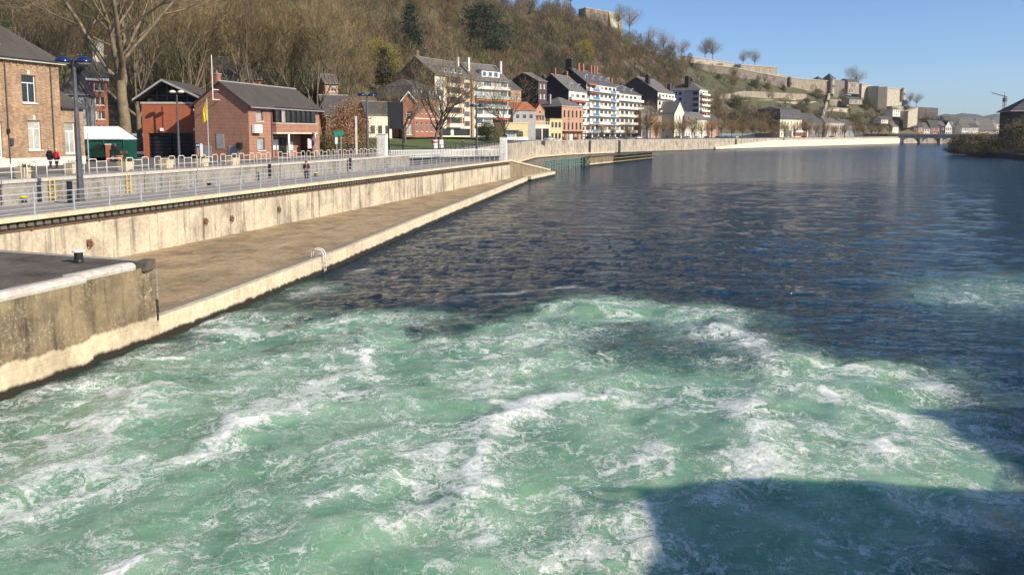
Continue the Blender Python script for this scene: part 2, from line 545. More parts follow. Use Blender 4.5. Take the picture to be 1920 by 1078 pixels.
    n_up = noise(nt, p, 0.28, 5, 0.6, 0.7)
    green = ramp(nt, n_up, [(0.34, (0.095, 0.245, 0.145)), (0.66, (0.240, 0.415, 0.255))])
    cloudy = ramp(nt, air, [(0.05, 0.0), (0.45, 0.45), (0.85, 1.0)])
    base = mixc(nt, cloudy, (0.0015, 0.022, 0.040), green)
    base = mixc(nt, foam, base, (0.86, 0.87, 0.82))
    nt.links.new(base, b.inputs['Base Color'])
    nt.links.new(math_(nt, 'MULTIPLY', ramp(nt, air, [(0.2, 0.0), (0.7, 0.75)]), ramp(nt, foam, [(0.0, 1.0), (0.7, 0.3)])), b.inputs['Subsurface Weight'])
    b.inputs['Subsurface Radius'].default_value = (0.55, 1.0, 0.8)
    b.inputs['Subsurface Scale'].default_value = 1.6
    rgh = ramp(nt, math_(nt, 'MULTIPLY', yv, 0.002), [(0.10, 0.06), (0.7, 0.17)])        # unresolved ripples far out
    nt.links.new(math_(nt, 'ADD', rgh, math_(nt, 'MULTIPLY', foam, 0.5), True), b.inputs['Roughness'])
    b.inputs['IOR'].default_value = 1.33
    n1 = noise(nt, wpos(nt, (0.55, 1.25, 1)), 0.8, 5, 0.62, 0.6)
    n2 = noise(nt, wpos(nt, (0.7, 1.5, 1)), 3.6, 5, 0.65, 0.3)
    n3 = noise(nt, wpos(nt, (0.10, 0.18, 1)), 1.0, 4, 0.6)
    calm = ramp(nt, air, [(0.25, 1.0), (0.75, 0.16)])
    h = math_(nt, 'ADD', math_(nt, 'MULTIPLY', n1, 1.0), math_(nt, 'ADD', math_(nt, 'MULTIPLY', n2, 0.30), math_(nt, 'MULTIPLY', n3, 1.6)))
    h = math_(nt, 'ADD', math_(nt, 'MULTIPLY', h, calm), math_(nt, 'MULTIPLY', foam, 0.05))
    bump(nt, b, h, 1.0, 0.52)
    o = link('river_water', me)
    tag(o, kind='structure')
make_river()

# ================================================================== QUAYS
Z_ISL, Z_TER, Z_PLT = 3.75, 0.9, 3.1
DI = Vector((0.2538, 0.9673, 0)).normalized()      # direction of the lock island
NI = Vector((-DI.y, DI.x, 0))                      # away from the river
E0 = Vector((-24.0, 37.5, 0))                      # on the island's river edge
def IE(y, off=0.0, z=0.0):                         # point on the island edge line at depth y
    t = (y - E0.y) / DI.y
    p = E0 + DI * t + NI * off
    return Vector((p.x, p.y, z))
I_Y0, I_Y1 = -6.0, 128.0
ISL_W = 5.6
m_cream = wall_mat('pale_quay_stone', (0.60, 0.51, 0.37), (0.16, 0.135, 0.105), 0.66, 1.15)
m_plat = wall_mat('stained_concrete', (0.27, 0.20, 0.115), (0.050, 0.040, 0.028), 0.75, 0.7, wet=0.28, speck=0.8, zpale=(0.95, (0.66, 0.54, 0.36)))
m_kerb = wall_mat('kerb_stone', (0.70, 0.58, 0.40), (0.25, 0.19, 0.12), 0.40, 0.6, wet=0.28)
m_kerbtop = wall_mat('kerb_top', (0.30, 0.25, 0.18), (0.12, 0.10, 0.08), 0.5, 0.2)
m_coping = wall_mat('coping_stone', (0.56, 0.51, 0.45), (0.27, 0.235, 0.19), 0.35, 0.3)
m_deckdark = wall_mat('dark_tarred_deck', (0.15, 0.118, 0.09), (0.036, 0.029, 0.024), 0.85, 0.2, speck=0.18)
m_terr = wall_mat('terrace_concrete', (0.45, 0.32, 0.175), (0.14, 0.10, 0.058), 0.75, 0.5)
m_walk = wall_mat('walkway_paving', (0.34, 0.30, 0.27), (0.20, 0.175, 0.15), 0.5, 0.2)
m_band = wall_mat('dark_shaded_masonry', (0.050, 0.043, 0.034), (0.018, 0.016, 0.013), 0.6, 0.6)  # dark masonry; also carries the shade under the walkway coping in its colour
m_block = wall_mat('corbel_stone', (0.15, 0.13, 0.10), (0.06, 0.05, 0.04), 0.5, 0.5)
m_lockwall = wall_mat('grey_lock_masonry', (0.36, 0.32, 0.27), (0.10, 0.086, 0.07), 0.7, 0.9, speck=0.7)
m_galv = M('galvanised_steel', (0.50, 0.52, 0.55), 0.42, 0.12, 3, metal=0.35)
m_white = M('white_paint', (0.80, 0.79, 0.76), 0.5, 0.06, 2)
m_wht_old = M('worn_white_paint', (0.72, 0.69, 0.62), 0.6, 0.12, 3)
m_black = M('black_paint', (0.018, 0.018, 0.02), 0.4, 0.2, 3)
m_dark = M('dark_grey_paint', (0.055, 0.057, 0.065), 0.45, 0.2, 2)
m_rust = M('rusty_iron', (0.16, 0.075, 0.04), 0.85, 0.35, 9)
m_yellow = M('yellow_paint', (0.75, 0.56, 0.03), 0.5, 0.15, 3)

# kerb line (river side of the low terrace), from its waterline in the photograph
KL = [G(84, 715), G(345, 624), G(617, 509), G(800, 425), G(990, 342)]
def kx(y):
    pts = [(KL[0].x - (KL[1].x - KL[0].x) * 1.2, KL[0].y - (KL[1].y - KL[0].y) * 1.2)] + [(p.x, p.y) for p in KL]
    for (ax, ay), (bx, by) in zip(pts[:-1], pts[1:]):
        if y <= by:
            break
    return ax + (bx - ax) * (y - ay) / (by - ay)
KEND = KL[-1].y
PL_Y = G(282, 596, 0.9).y                                         # the high platform ends here

# --- low terrace: slabs between the kerb and the island wall
terr = tag(bpy.data.objects.new('lower_quay', None), kind='structure'); COL.objects.link(terr)
ysl = [PL_Y - 2.5]
while ysl[-1] < KEND:
    ysl.append(ysl[-1] + 5.2)
ysl[-1] = KEND + 0.5
for j in range(len(ysl) - 1):
    y0, y1 = ysl[j] + 0.05, ysl[j + 1] - 0.05
    for lo, hi in ((0.0, 0.36), (0.36, 0.70), (0.70, 1.0)):
        def tp(y, f):
            a = kx(y) - 0.95; bb = IE(y).x - 0.05
            return (a + (bb - a) * f, y)
        e = 0.003
        ring = [tp(y0, lo + e), tp(y1, lo + e), tp(y1, hi - e), tp(y0, hi - e)]
        MB().prism(ring, 0.3, Z_TER - 0.05 + 0.012 * random.random() + 0.02 * lo).build('slab', m_terr, terr)
bed = MB().prism([(kx(y) - 0.5, y) for y in (24, 31, 45, 68, 100, KEND)] + [(IE(y).x, y) for y in (KEND, 60, 24)], -1.5, Z_TER - 0.16).build('slab_bed', m_band, terr)
ys_k = list(np.linspace(PL_Y + 0.1, KEND, 31))
for j in range(30):
    y0, y1 = ys_k[j] + 0.012, ys_k[j + 1] - 0.012
    x0, x1 = kx(y0), kx(y1)
    jz = 0.012 * random.random()
    mb = MB().hexa([(x0 - 0.9, y0, -1), (x0, y0, -1), (x1, y1, -1), (x1 - 0.9, y1, -1),
                    (x0 - 0.9, y0, Z_TER + jz), (x0 - 0.06, y0, Z_TER + 0.02 + jz), (x1 - 0.06, y1, Z_TER + 0.02 + jz), (x1 - 0.9, y1, Z_TER + jz)])
    o = mb.build('kerb_stone', m_kerb, terr, bevel=0.03)
    MB().hexa([(x0 - 0.88, y0, Z_TER), (x0 - 0.40, y0, Z_TER), (x1 - 0.40, y1, Z_TER), (x1 - 0.88, y1, Z_TER),
               (x0 - 0.88, y0, Z_TER + .024 + jz), (x0 - 0.40, y0, Z_TER + .03 + jz), (x1 - 0.40, y1, Z_TER + .03 + jz), (x1 - 0.88, y1, Z_TER + .024 + jz)]).build('kerb_capping', m_kerbtop, terr)

# --- high platform at the left edge
pl = thing('quay_platform', 'stained concrete mooring platform with white coping at the lower left edge', 'quay wall')
def px_(y): return kx(y)
PSPLIT = G(78, 690).y
for y0, y1, dx in ((12.0, PSPLIT, 0.34), (PSPLIT, PL_Y, 0.0)):
    n = 3
    for j in range(n):
        ya = y0 + (y1 - y0) * j / n + 0.004; yb = y0 + (y1 - y0) * (j + 1) / n - 0.004
        xa, xb = px_(ya) + dx, px_(yb) + dx
        MB().hexa([(xa - 1.2, ya, -1), (xa, ya, -1), (xb, yb, -1), (xb - 1.2, yb, -1),
                   (xa - 1.2, ya, Z_PLT - .22), (xa - .10, ya, Z_PLT - .22), (xb - .10, yb, Z_PLT - .22), (xb - 1.2, yb, Z_PLT - .22)]).build('wall_panel', m_plat, pl)
    # base course standing a little proud
    xa, xb = px_(y0) + dx, px_(y1) + dx
    MB().hexa([(xa - .3, y0 + .01, -1), (xa + .07, y0 + .01, -1), (xb + .07, y1, -1), (xb - .3, y1, -1),
               (xa - .3, y0 + .01, .78), (xa + .03, y0 + .01, .78), (xb + .03, y1, .78), (xb - .3, y1, .78)]).build('base_course', m_plat, pl, bevel=0.03)
    # rounded white coping, in stones
    k = 4
    for j in range(k):
        ya = y0 + (y1 - 0.9 * (dx == 0) - y0) * j / k + 0.006; yb = y0 + (y1 - 0.9 * (dx == 0) - y0) * (j + 1) / k - 0.006
        xa, xb = px_(ya) + dx, px_(yb) + dx
        prof = [(-.42, Z_PLT - .23), (.02, Z_PLT - .23), (.05, Z_PLT - .13), (.02, Z_PLT - .03), (-.07, Z_PLT + .03), (-.20, Z_PLT + .045), (-.42, Z_PLT + .03)]
        mb = MB(); nn = len(prof)
        mb.v = [(xa - .1 + u, ya, z) for u, z in prof] + [(xb - .1 + u, yb, z) for u, z in prof]
        mb.f = [tuple(range(nn - 1, -1, -1)), tuple(range(nn, 2 * nn))] + [(q, (q + 1) % nn, nn + (q + 1) % nn, nn + q) for q in range(nn)]
        mb.build('coping_stone', m_coping, pl)
MB().prism([(px_(12) - .5, 12), (px_(PSPLIT) - .5, PSPLIT), (px_(PL_Y) - .5, PL_Y - .02), (IE(33.6).x, 33.6), (IE(12).x, 12)], 0.5, Z_PLT - .005).build('deck', m_deckdark, pl)
# dark corner stone and quoins of its downstream end
xe = px_(PL_Y)
MB().prism([(xe - .50, PL_Y - .62), (xe - .06, PL_Y - .62), (xe - .03, PL_Y + .06), (xe - .50, PL_Y + .16)], Z_PLT - .34, Z_PLT + .03).build('corner_stone', m_deckdark, pl, bevel=0.02)
for j in range(7):
    z = .80 + j * .27
    MB().box(xe - .40, PL_Y + .005, z, xe - .005, PL_Y + .10 + .04 * (j % 2), z + .25).build('quoin', m_lockwall if j > 2 else m_band, pl, bevel=0.015)
# end wall facing downstream
MB().hexa([(xe - .3, PL_Y - .3, -1), (xe - .3, PL_Y, -1), (IE(33.7).x, 33.7, -1), (IE(33.4).x, 33.2, -1), (xe - .3, PL_Y - .3, Z_PLT - .02), (xe - .3, PL_Y, Z_PLT - .02), (IE(33.7).x, 33.7, Z_PLT - .02), (IE(33.4).x, 33.2, Z_PLT - .02)]).build('end_wall', m_plat, pl)
a, b_ = Vector((xe - .5, PL_Y - .35, 0)), Vector((IE(33.4).x, 33.2, 0))
MB().hexa([(a.x, a.y, Z_PLT), (a.x, a.y + .18, Z_PLT), (b_.x, b_.y + .18, Z_PLT), (b_.x, b_.y, Z_PLT), (a.x, a.y, Z_PLT + .012), (a.x, a.y + .18, Z_PLT + .012), (b_.x, b_.y + .18, Z_PLT + .012), (b_.x, b_.y, Z_PLT + .012)]).build('edge_strip', m_coping, pl)
# drain pipe in the joint
ypp = PSPLIT + .06; xpp = px_(ypp) + .10
MB().tube([(xpp + .02, ypp, 1.0), (xpp - .03, ypp, Z_PLT - .3)], .075, 8).build('pipe', m_galv, pl, smooth=True)

# --- lock island wall
wl = thing('island_quay_wall', 'long pale quay wall with dark corbel band under the railed walkway', 'quay wall')
nseg = 26
yy = np.linspace(I_Y0, I_Y1, nseg + 1)
for j in range(nseg):
    a, b_ = IE(yy[j] + .012), IE(yy[j + 1] - .012)
    n = NI
    jit = 0.012 * random.random()
    q = [a - n * (-.0 + jit), a + n * .9, b_ + n * .9, b_ - n * jit]
    mb = MB(); mb.hexa([(p.x, p.y, -1) for p in (q[0], q[3], q[2], q[1])] + [(p.x, p.y, Z_ISL - .66) for p in (q[0], q[3], q[2], q[1])])
    mb.build('wall_panel', m_cream, wl)
def strip(name, mat, par, y0, y1, o0, o1, z0, z1, bevel=0.0, p=IE):
    a, b_, c, d = p(y0, o0), p(y1, o0), p(y1, o1), p(y0, o1)
    return MB().hexa([(v.x, v.y, z0) for v in (a, b_, c, d)] + [(v.x, v.y, z1) for v in (a, b_, c, d)]).build(name, mat, par, bevel=bevel)
strip('recess_band', m_band, wl, I_Y0, I_Y1, .30, .95, Z_ISL - .665, Z_ISL - .21)  # dark colour stands in for the shade under the coping
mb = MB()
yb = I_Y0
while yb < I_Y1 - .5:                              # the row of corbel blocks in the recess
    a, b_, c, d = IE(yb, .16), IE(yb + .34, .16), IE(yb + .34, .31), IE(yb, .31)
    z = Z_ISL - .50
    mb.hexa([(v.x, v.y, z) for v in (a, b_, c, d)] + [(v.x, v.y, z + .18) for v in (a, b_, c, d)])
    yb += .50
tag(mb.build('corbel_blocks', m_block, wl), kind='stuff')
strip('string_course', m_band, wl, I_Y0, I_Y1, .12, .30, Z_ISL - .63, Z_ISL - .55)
for j in range(nseg):
    strip('coping_slab', m_kerb, wl, yy[j] + .01, yy[j + 1] - .01, -.06, .62, Z_ISL - .20, Z_ISL + .03 + .01 * random.random(), 0.02)
pp = [IE(y, -.05, Z_ISL - .62) for y in (I_Y0, I_Y1)]
MB().tube(pp, .04, 8).build('pipe', m_rust, wl, smooth=True)
for y in np.arange(I_Y0 + 2, I_Y1, 4.3):
    a = IE(y, -.03, Z_ISL - .62)
    MB().box(a.x - .05, a.y - .04, a.z - .08, a.x + .06, a.y + .04, a.z + .08).build('pipe_bracket', m_rust, wl)
walk = strip('lock_walkway', m_walk, None, I_Y0, I_Y1, .62, ISL_W, 1.0, Z_ISL)
tag(walk, kind='structure')
strip('lock_side_edge', m_lockwall, wl, I_Y0, I_Y1, ISL_W, ISL_W + .5, 0.5, Z_ISL + .02, 0.02)

# rusty mooring rings in recesses of the island wall
for i, (px, py, lab) in enumerate(((166, 455, 'rusty mooring hook hanging on the pale wall above the bollard'), (384, 414, 'rusty mooring ring on the pale wall below the near railing'),
                                   (433, 409, 'rusty iron mooring hook low on the wall between two mooring rings'), (522, 392, 'rusty mooring ring beside the dark stain of the island wall'))):
    r_ = ray(px, py)
    # meets the wall plane
    t = (E0 - Vector((0, 0, CAMZ))).dot(NI) / r_.dot(NI)
    p = Vector((0, 0, CAMZ)) + r_ * t
    o = thing('mooring_ring', lab, 'mooring ring', p - NI * .06, math.atan2(DI.y, DI.x), 'mooring rings on the island wall')
    MB().box(-.16, -.03, -.18, .16, .03, .18).build('plate', m_rust, o, bevel=0.01)
    MB().tube([(.17 * math.cos(k * math.pi / 6), -.07 - .03 * math.sin(k), -.10 + .17 * math.sin(k * math.pi / 6)) for k in range(13)], .028, 6).build('ring', m_rust, o, smooth=True)

# bollard on the platform
c = G(148, 492, Z_PLT)
o = thing('mooring_bollard', 'short black mooring bollard with white cap on the dark platform', 'bollard', (c.x, c.y, Z_PLT))
MB().lathe([(.17, 0), (.17, .06), (.15, .10), (.15, .36), (.20, .38)], 18).build('post', m_black, o, smooth=False)
MB().lathe([(.21, .38), (.22, .40), (.21, .44), (.14, .465), (.02, .47)], 18).build('cap', m_white, o, smooth=True)

# white ladder hoop at the kerb
c = G(607, 484, Z_TER)
yk = c.y
o = thing('ladder_hoop', 'white tubular ladder handrail rising over the low quay kerb', 'ladder', (kx(yk), yk, 0))
for s in (0, .42):
    MB().tube([(-.62, s, Z_TER), (-.62, s, Z_TER + .30), (-.52, s, Z_TER + .46), (-.32, s, Z_TER + .50), (-.05, s, Z_TER + .42), (.06, s, Z_TER + .22), (.08, s, .1)], .035, 8).build('handrail', m_wht_old, o, smooth=True)
for k in range(4):
    MB().tube([(.08, 0, .2 + .25 * k), (.08, .42, .2 + .25 * k)], .02, 6).build('rung', m_wht_old, o)
MB().box(-.55, .62, Z_TER - .3, .06, 1.7, Z_TER + .09).build('mounting_block', m_coping, o, bevel=0.02)

# --- railings of the island
def railing(name, label, y0, y1, off, step, z, mat, rails, ph):
    o = thing(name, label, 'railing', (0, 0, 0))
    pm = MB().box(-.035, -.035, 0, .035, .035, 1.05).mesh('post', mat)
    pf = MB().box(-.09, -.09, 0, .09, .09, .03).mesh('foot', mat)
    y = y0
    ang = math.atan2(DI.y, DI.x)
    while y <= y1:
        p = IE(y, off, z)
        q = link('post', pm, o, p, ang)
        link('foot_plate', pf, q)
        y += step
    for h, r_ in rails:
        MB().tube([IE(y0 - .4, off, z + h), IE((y0 + y1) / 2, off, z + h), IE(y1, off, z + h)], r_, 6).build('rail', mat, o, smooth=True)
    return o
railing('river_railing', 'grey steel railing along the river edge of the lock walkway', -2, I_Y1 - 1, .42, 2.45, Z_ISL + .03, m_galv, ((1.05, .03), (.80, .015), (.56, .015), (.33, .015), (.12, .015)), 0)
railing('lock_railing', 'grey steel railing along the lock side of the walkway', -2, 112, ISL_W - .35, 3.3, Z_ISL, m_galv, ((1.05, .03), (.68, .018), (.34, .018)), 0)

# ================================================================== LOCK AND LEFT BANK
# edge of the left bank (lock wall, then river quay), metres
a0 = G(0, 340, 4.95); a1 = G(690, 296, 4.95)
dl = (a1 - a0).normalized()
EDGE = [(a0 + dl * s) for s in (-75, -35, 0, 25)] + [a1, Vector((-11.5, 128, 5.0)), Vector((-6.5, 165, 5.1)), Vector((-1, 215, 5.35)), Vector((6, 270, 5.7)),
        Vector((21, 310, 5.8)), Vector((42, 343, 5.8)), Vector((73, 385, 5.8)), Vector((108, 430, 5.8)), Vector((160, 496, 5.9)), Vector((225, 574, 6.1)), Vector((290, 650, 6.3)), Vector((345, 714, 6.6)),
        Vector((372, 736, 6.8)), Vector((440, 748, 7)), Vector((600, 760, 7)), Vector((1200, 790, 7))]
def edge_n(i):
    p = EDGE[max(i - 1, 0)]; q = EDGE[min(i + 1, len(EDGE) - 1)]
    t = (q - p); t.z = 0; t.normalize()
    return Vector((-t.y, t.x, 0))
m_street = wall_mat('street_asphalt', (0.155, 0.145, 0.13), (0.09, 0.085, 0.08), 0.5, 0.1)
m_grass = M('grass', (0.085, 0.115, 0.025), 0.95, 0.35, 0.8, bmp=0.6, bscale=9)
m_path = M('gravel_path', (0.42, 0.34, 0.24), 0.95, 0.2, 1.2)
def bank_strip(name, mat, i0, i1, t0, t1, dz, dz1=None):
    mb = MB()
    for i in range(i0, i1 + 1):
        n = edge_n(i)
        for t in (t0, t1):
            p = EDGE[i] + n * t
            mb.v.append((p.x, p.y, EDGE[i].z + (dz if t == t0 or dz1 is None else dz1)))
    for k in range(i1 - i0):
        mb.f.append((2 * k, 2 * k + 2, 2 * k + 3, 2 * k + 1))
    o = mb.build(name, mat)
    return tag(o, kind='structure')
bank_strip('street', m_street, 0, len(EDGE) - 1, 0.0, 90.0, 0.0)
bank_strip('river_path', m_walk, 4, 8, 0.3, 5.0, 0.008)
bank_strip('lawn', m_grass, 5, 8, 5.0, 34.0, 0.03, 2.0)
bank_strip('lock_pavement', m_walk, 0, 4, 0.3, 4.2, 0.008)
m_farquay = wall_mat('far_quay_masonry', (0.50, 0.43, 0.33), (0.19, 0.155, 0.12), 0.7, 1.4, wet=0.35)
m_newquay = wall_mat('new_pale_quay_face', (0.74, 0.66, 0.52), (0.45, 0.38, 0.29), 0.25, 0.6, wet=0.35)
lw = thing('lock_chamber_wall', 'grey masonry side wall of the lock chamber below the white hoop fence', 'lock wall')
fq = thing('far_quay_wall', 'tall pale river quay wall in panels below the street of houses', 'quay wall')
def wall_run(par, i0, i1, mat, step, z0=-1.5, lip=None):
    for i in range(i0, i1):
        p, q = EDGE[i], EDGE[i + 1]
        L = (q - p).length
        n = max(1, int(L / step))
        na = edge_n(i); nb = edge_n(i + 1)
        for k in range(n):
            f0, f1 = (k / n) + .0015, ((k + 1) / n) - .0015
            a = p.lerp(q, f0); b_ = p.lerp(q, f1); nn = na
            j = .03 * random.random()
            a2, b2 = a + nn * .8, b_ + nn * .8
            a1_, b1_ = a - nn * j, b_ - nn * j
            MB().hexa([(v.x, v.y, z0) for v in (a1_, b1_, b2, a2)] + [(v.x, v.y, v.z - .18) for v in (a1_, b1_, b2, a2)]).build('wall_panel', mat, par)
            a1_, b1_ = a - nn * .10, b_ - nn * .10
            MB().hexa([(v.x, v.y, v.z - .18) for v in (a1_, b1_, b2, a2)] + [(v.x, v.y, v.z + .03) for v in (a1_, b1_, b2, a2)]).build('coping_stone', m_coping, par)
wall_run(lw, 0, 5, m_lockwall, 6.0)
wall_run(fq, 5, 19, m_farquay, 9.0)
# pale lower face towards the bridge, standing in front of the old wall
pf = MB()
for i in range(12, 16):
    p, q = EDGE[i], EDGE[i + 1]; n = edge_n(i); n2 = edge_n(i + 1)
    a, b_ = p - n * 1.2, q - n2 * 1.2
    h0, h1 = (1.4, 4.6, 4.8, 5.0, 5.2)[i - 12], (1.4, 4.6, 4.8, 5.0, 5.2)[i - 11]
    pf.hexa([(a.x, a.y, -1), (b_.x, b_.y, -1), (q.x, q.y, -1), (p.x, p.y, -1), (a.x, a.y, h0), (b_.x, b_.y, h1), (q.x, q.y, h1), (p.x, p.y, h0)])
pf.build('pale_lower_face', m_newquay, fq)
# tan ledge at the water near the lock mouth
lg = MB()
for i in range(6, 10):
    p, q = EDGE[i], EDGE[i + 1]; n = edge_n(i); n2 = edge_n(i + 1)
    a, b_ = p - n * 2.2, q - n2 * 2.2
    lg.hexa([(a.x, a.y, -1), (b_.x, b_.y, -1), (q.x, q.y, -1), (p.x, p.y, -1), (a.x, a.y, .75), (b_.x, b_.y, .75), (q.x, q.y, .8), (p.x, p.y, .8)])
lg.build('ledge', m_kerb, fq)
# stair slots / ladders, dark, in the far wall
for i, f in ((10, .15), (12, .35), (9, .5), (13, .2)):
    p = EDGE[i].lerp(EDGE[i + 1], f); n = edge_n(i); t = Vector((n.y, -n.x, 0))
    a, b_ = p - n * .30 - t * .9, p - n * .30 + t * .9
    c_, d_ = b_ + n * .25, a + n * .25
    MB().hexa([(v.x, v.y, .2) for v in (a, b_, c_, d_)] + [(v.x, v.y, p.z - .25) for v in (a, b_, c_, d_)]).build('stair_recess', m_band, fq)
# water of the lock chamber (upstream level)
lk = MB()
gy = 117.0
la = [EDGE[i] for i in range(1, 5)]
ring = [(p.x, p.y) for p in la] + [(-13.2, gy)] + [(IE(y, ISL_W + .4).x, IE(y, ISL_W + .4).y) for y in (gy - 1, 50, -2)]
lk.v = [(x, y, 2.95) for x, y in ring]; lk.f = [tuple(range(len(ring) - 1, -1, -1))]
mlw, nt, b = _new('lock_water')
b.inputs['Base Color'].default_value = (0.012, 0.03, 0.045, 1); b.inputs['Roughness'].default_value = 0.06; b.inputs['IOR'].default_value = 1.33
bump(nt, b, noise(nt, wpos(nt), 1.6, 4), 0.35, 0.15)
tag(lk.build('lock_water', mlw), kind='structure')

# ================================================================== LOCK FURNITURE
def EP(y, off=0.0, dz=0.0):                       # point on the bank edge polyline at depth y
    for i in range(len(EDGE) - 1):
        if EDGE[i].y <= y <= EDGE[i + 1].y:
            break
    p, q = EDGE[i], EDGE[i + 1]
    f = (y - p.y) / (q.y - p.y)
    c = p.lerp(q, f) + edge_n(i) * off
    return Vector((c.x, c.y, c.z + dz)), math.atan2(q.y - p.y, q.x - p.x)
# --- white hoop fence on the lock wall
def hoop_mesh(w, h, r=.032):
    c = .14
    pts = [(0, 0, 0), (0, 0, h - c), (.04, 0, h - .04), (c, 0, h), (w - c, 0, h), (w - .04, 0, h - .04), (w, 0, h - c), (w, 0, 0)]
    return MB().tube(pts, r, 6)
h_mesh = hoop_mesh(.72, 1.08).mesh('hoop', m_wht_old); h_mesh.shade_smooth()
l_mesh = hoop_mesh(.55, .92).mesh('hoop', m_wht_old); l_mesh.shade_smooth()
w_mesh = hoop_mesh(1.5, 1.08).mesh('hoop', m_wht_old); w_mesh.shade_smooth()
def hoop_fence(label, y0, y1, wide=()):
    p0, ang = EP(y0, .45)
    o = thing('hoop_fence', label, 'fence', p0, ang, 'white hoop fences along the lock')
    p1, _ = EP(y1, .45)
    L = (p1 - p0).length
    x = 0.0; k = 0
    while x < L - .8:
        if k in wide:
            link('hoop', w_mesh, o, (x, 0, .015)); nx = x + 1.5
        elif k % 2 == 0:
            link('hoop', h_mesh, o, (x, 0, .015)); nx = x + .72
        else:
            link('hoop', h_mesh, o, (x, 0, .015)); nx = x + .72
        g = .95 if k % 2 == 0 else .45
        if nx + g < L - .8:
            if g > .6:
                MB().tube([(nx, 0, .92), (nx + g, 0, .92)], .026, 6).build('bar', m_wht_old, o)
                MB().tube([(nx, 0, .48), (nx + g, 0, .48)], .022, 6).build('bar', m_wht_old, o)
        MB().tube([(x, 0, .48), (nx, 0, .48)], .022, 6).build('bar', m_wht_old, o)
        x = nx + g; k += 1
    return o
hoop_fence('white tubular hoop fence nearest the left edge, in front of the tan brick house', 34, 51.5)
hoop_fence('white hoop fence with two wide hoops, in front of the green tent', 52, 61.5, (0, 3))
hoop_fence('white hoop fence in front of the brick building with the yellow flag', 62, 78.5)
hoop_fence('white hoop fence running from the building porch to the white lock cabinet', 79.5, 104)

# --- planters along the fence
m_planter = wall_mat('planter_concrete', (0.60, 0.50, 0.32), (0.35, 0.28, 0.18), 0.4, 0.4)
m_leafy = M('planter_leaves', (0.12, 0.10, 0.025), 0.9, 0.4, 6)
for px, py, lab in ((48, 335, 'cream planter box nearest the left edge, below the cone shrub'), (137, 326, 'cream planter box right behind the tall near street lamp'),
                    (236, 321, 'cream planter box in front of the green tent'), (312, 316, 'cream planter box in front of the dark garage door'),
                    (379, 313, 'cream planter box below the small blue sign'), (436, 311, 'cream planter box in front of the bins by the brick gable'), (138, 300, 'long low cream trough standing on the pavement beside the house')):
    c = G(px, py, 4.95)
    o = thing('planter', lab, 'planter', c + Vector((0, 0, .01)), math.atan2(DI.y, DI.x), 'cream planters along the lock')
    w = 1.5 if 'trough' in lab else .95
    MB().hexa([(-w / 2 + .07, -.36, 0), (w / 2 - .07, -.36, 0), (w / 2 - .07, .36, 0), (-w / 2 + .07, .36, 0), (-w / 2, -.43, .72), (w / 2, -.43, .72), (w / 2, .43, .72), (-w / 2, .43, .72)]).build('box', m_planter, o, bevel=.03)
    MB().box(-w / 2 + .09, -.34, .722, w / 2 - .09, .34, .75).build('soil', m_band, o)
    mb = MB()
    for k in range(60):
        x, y = random.uniform(-w / 2 + .1, w / 2 - .1), random.uniform(-.33, .33)
        v = Vector((random.uniform(-.12, .12), random.uniform(-.12, .12), random.uniform(.08, .3)))
        s = Vector((random.uniform(-.04, .04), random.uniform(-.04, .04), 0))
        b0 = Vector((x, y, .75))
        mb.tri(b0 - s, b0 + s, b0 + v)
    tag(mb.build('leaves', m_leafy, o), kind='stuff')

# --- street lamps
m_lampblue = M('dark_blue_enamel', (0.012, 0.025, 0.10), 0.18, 0.1, 3)
m_lamppost = M('lamp_post_grey', (0.075, 0.078, 0.088), 0.5, 0.25, 2)
m_lampglass = M('lamp_glass', (0.75, 0.68, 0.5), 0.25, 0.1, 2)
def street_lamp(label, loc, h, s, rz, glass=False, group='twin headed street lamps'):
    o = thing('street_lamp', label, 'street lamp', loc, rz, group)
    MB().tube([(0, 0, 0), (0, 0, h * .5), (0, 0, h)], [.23 * s, .16 * s, .10 * s], 8).build('post', m_lamppost, o)
    MB().lathe([(.30 * s, 0), (.30 * s, .04), (.24 * s, .06)], 8).build('base_plate', m_lamppost, o)
    MB().tube([(-.75 * s, 0, h + .02), (.75 * s, 0, h + .02)], .05 * s, 6).build('arm', m_black, o)
    MB().tube([(0, 0, h), (0, 0, h + .12)], .12 * s, 8).build('collar', m_black, o)
    for sg in (-1, 1):
        prof = [(.10, -.06), (.38, -.04), (.50, .02), (.50, .06), (.44, .19), (.30, .29), (.12, .34), (.02, .35)]
        hd = MB().lathe([(r_ * s, h + z * s) for r_, z in prof], 16, (sg * .62 * s, 0)).build('lamp_head', m_lampglass if glass else m_lampblue, o, smooth=True)
        MB().lathe([(.30 * s, h - .11 * s), (.40 * s, h - .05 * s)], 14, (sg * .62 * s, 0)).build('lens', m_lampglass, hd)
    return o
AI = math.atan2(DI.y, DI.x)
def lamp_h(px, ytop, base):                        # height that reaches a pixel row
    return D(px, ytop, base.y).z - base.z
b1 = G(152, 377, Z_ISL); b1 = Vector((b1.x, b1.y, Z_ISL))
street_lamp('tall dark lamp post with twin blue heads nearest the left edge', b1, lamp_h(137, 117, b1), .95, R(8))
b2 = G(690, 312, Z_ISL)
street_lamp('twin blue headed lamp on the walkway right of the brick building', b2, lamp_h(689, 180, b2), 1.05, R(10))
b3 = G(894, 301.5, Z_ISL)
street_lamp('twin headed lamp at the lock end, left of the tall white cabinet', b3, lamp_h(894, 200, b3), 1.0, R(20))
b4 = G(336, 297, 4.95)
street_lamp('slim lamp with two glass globes before the garage', b4, lamp_h(332, 174, b4), .8, R(5), True)

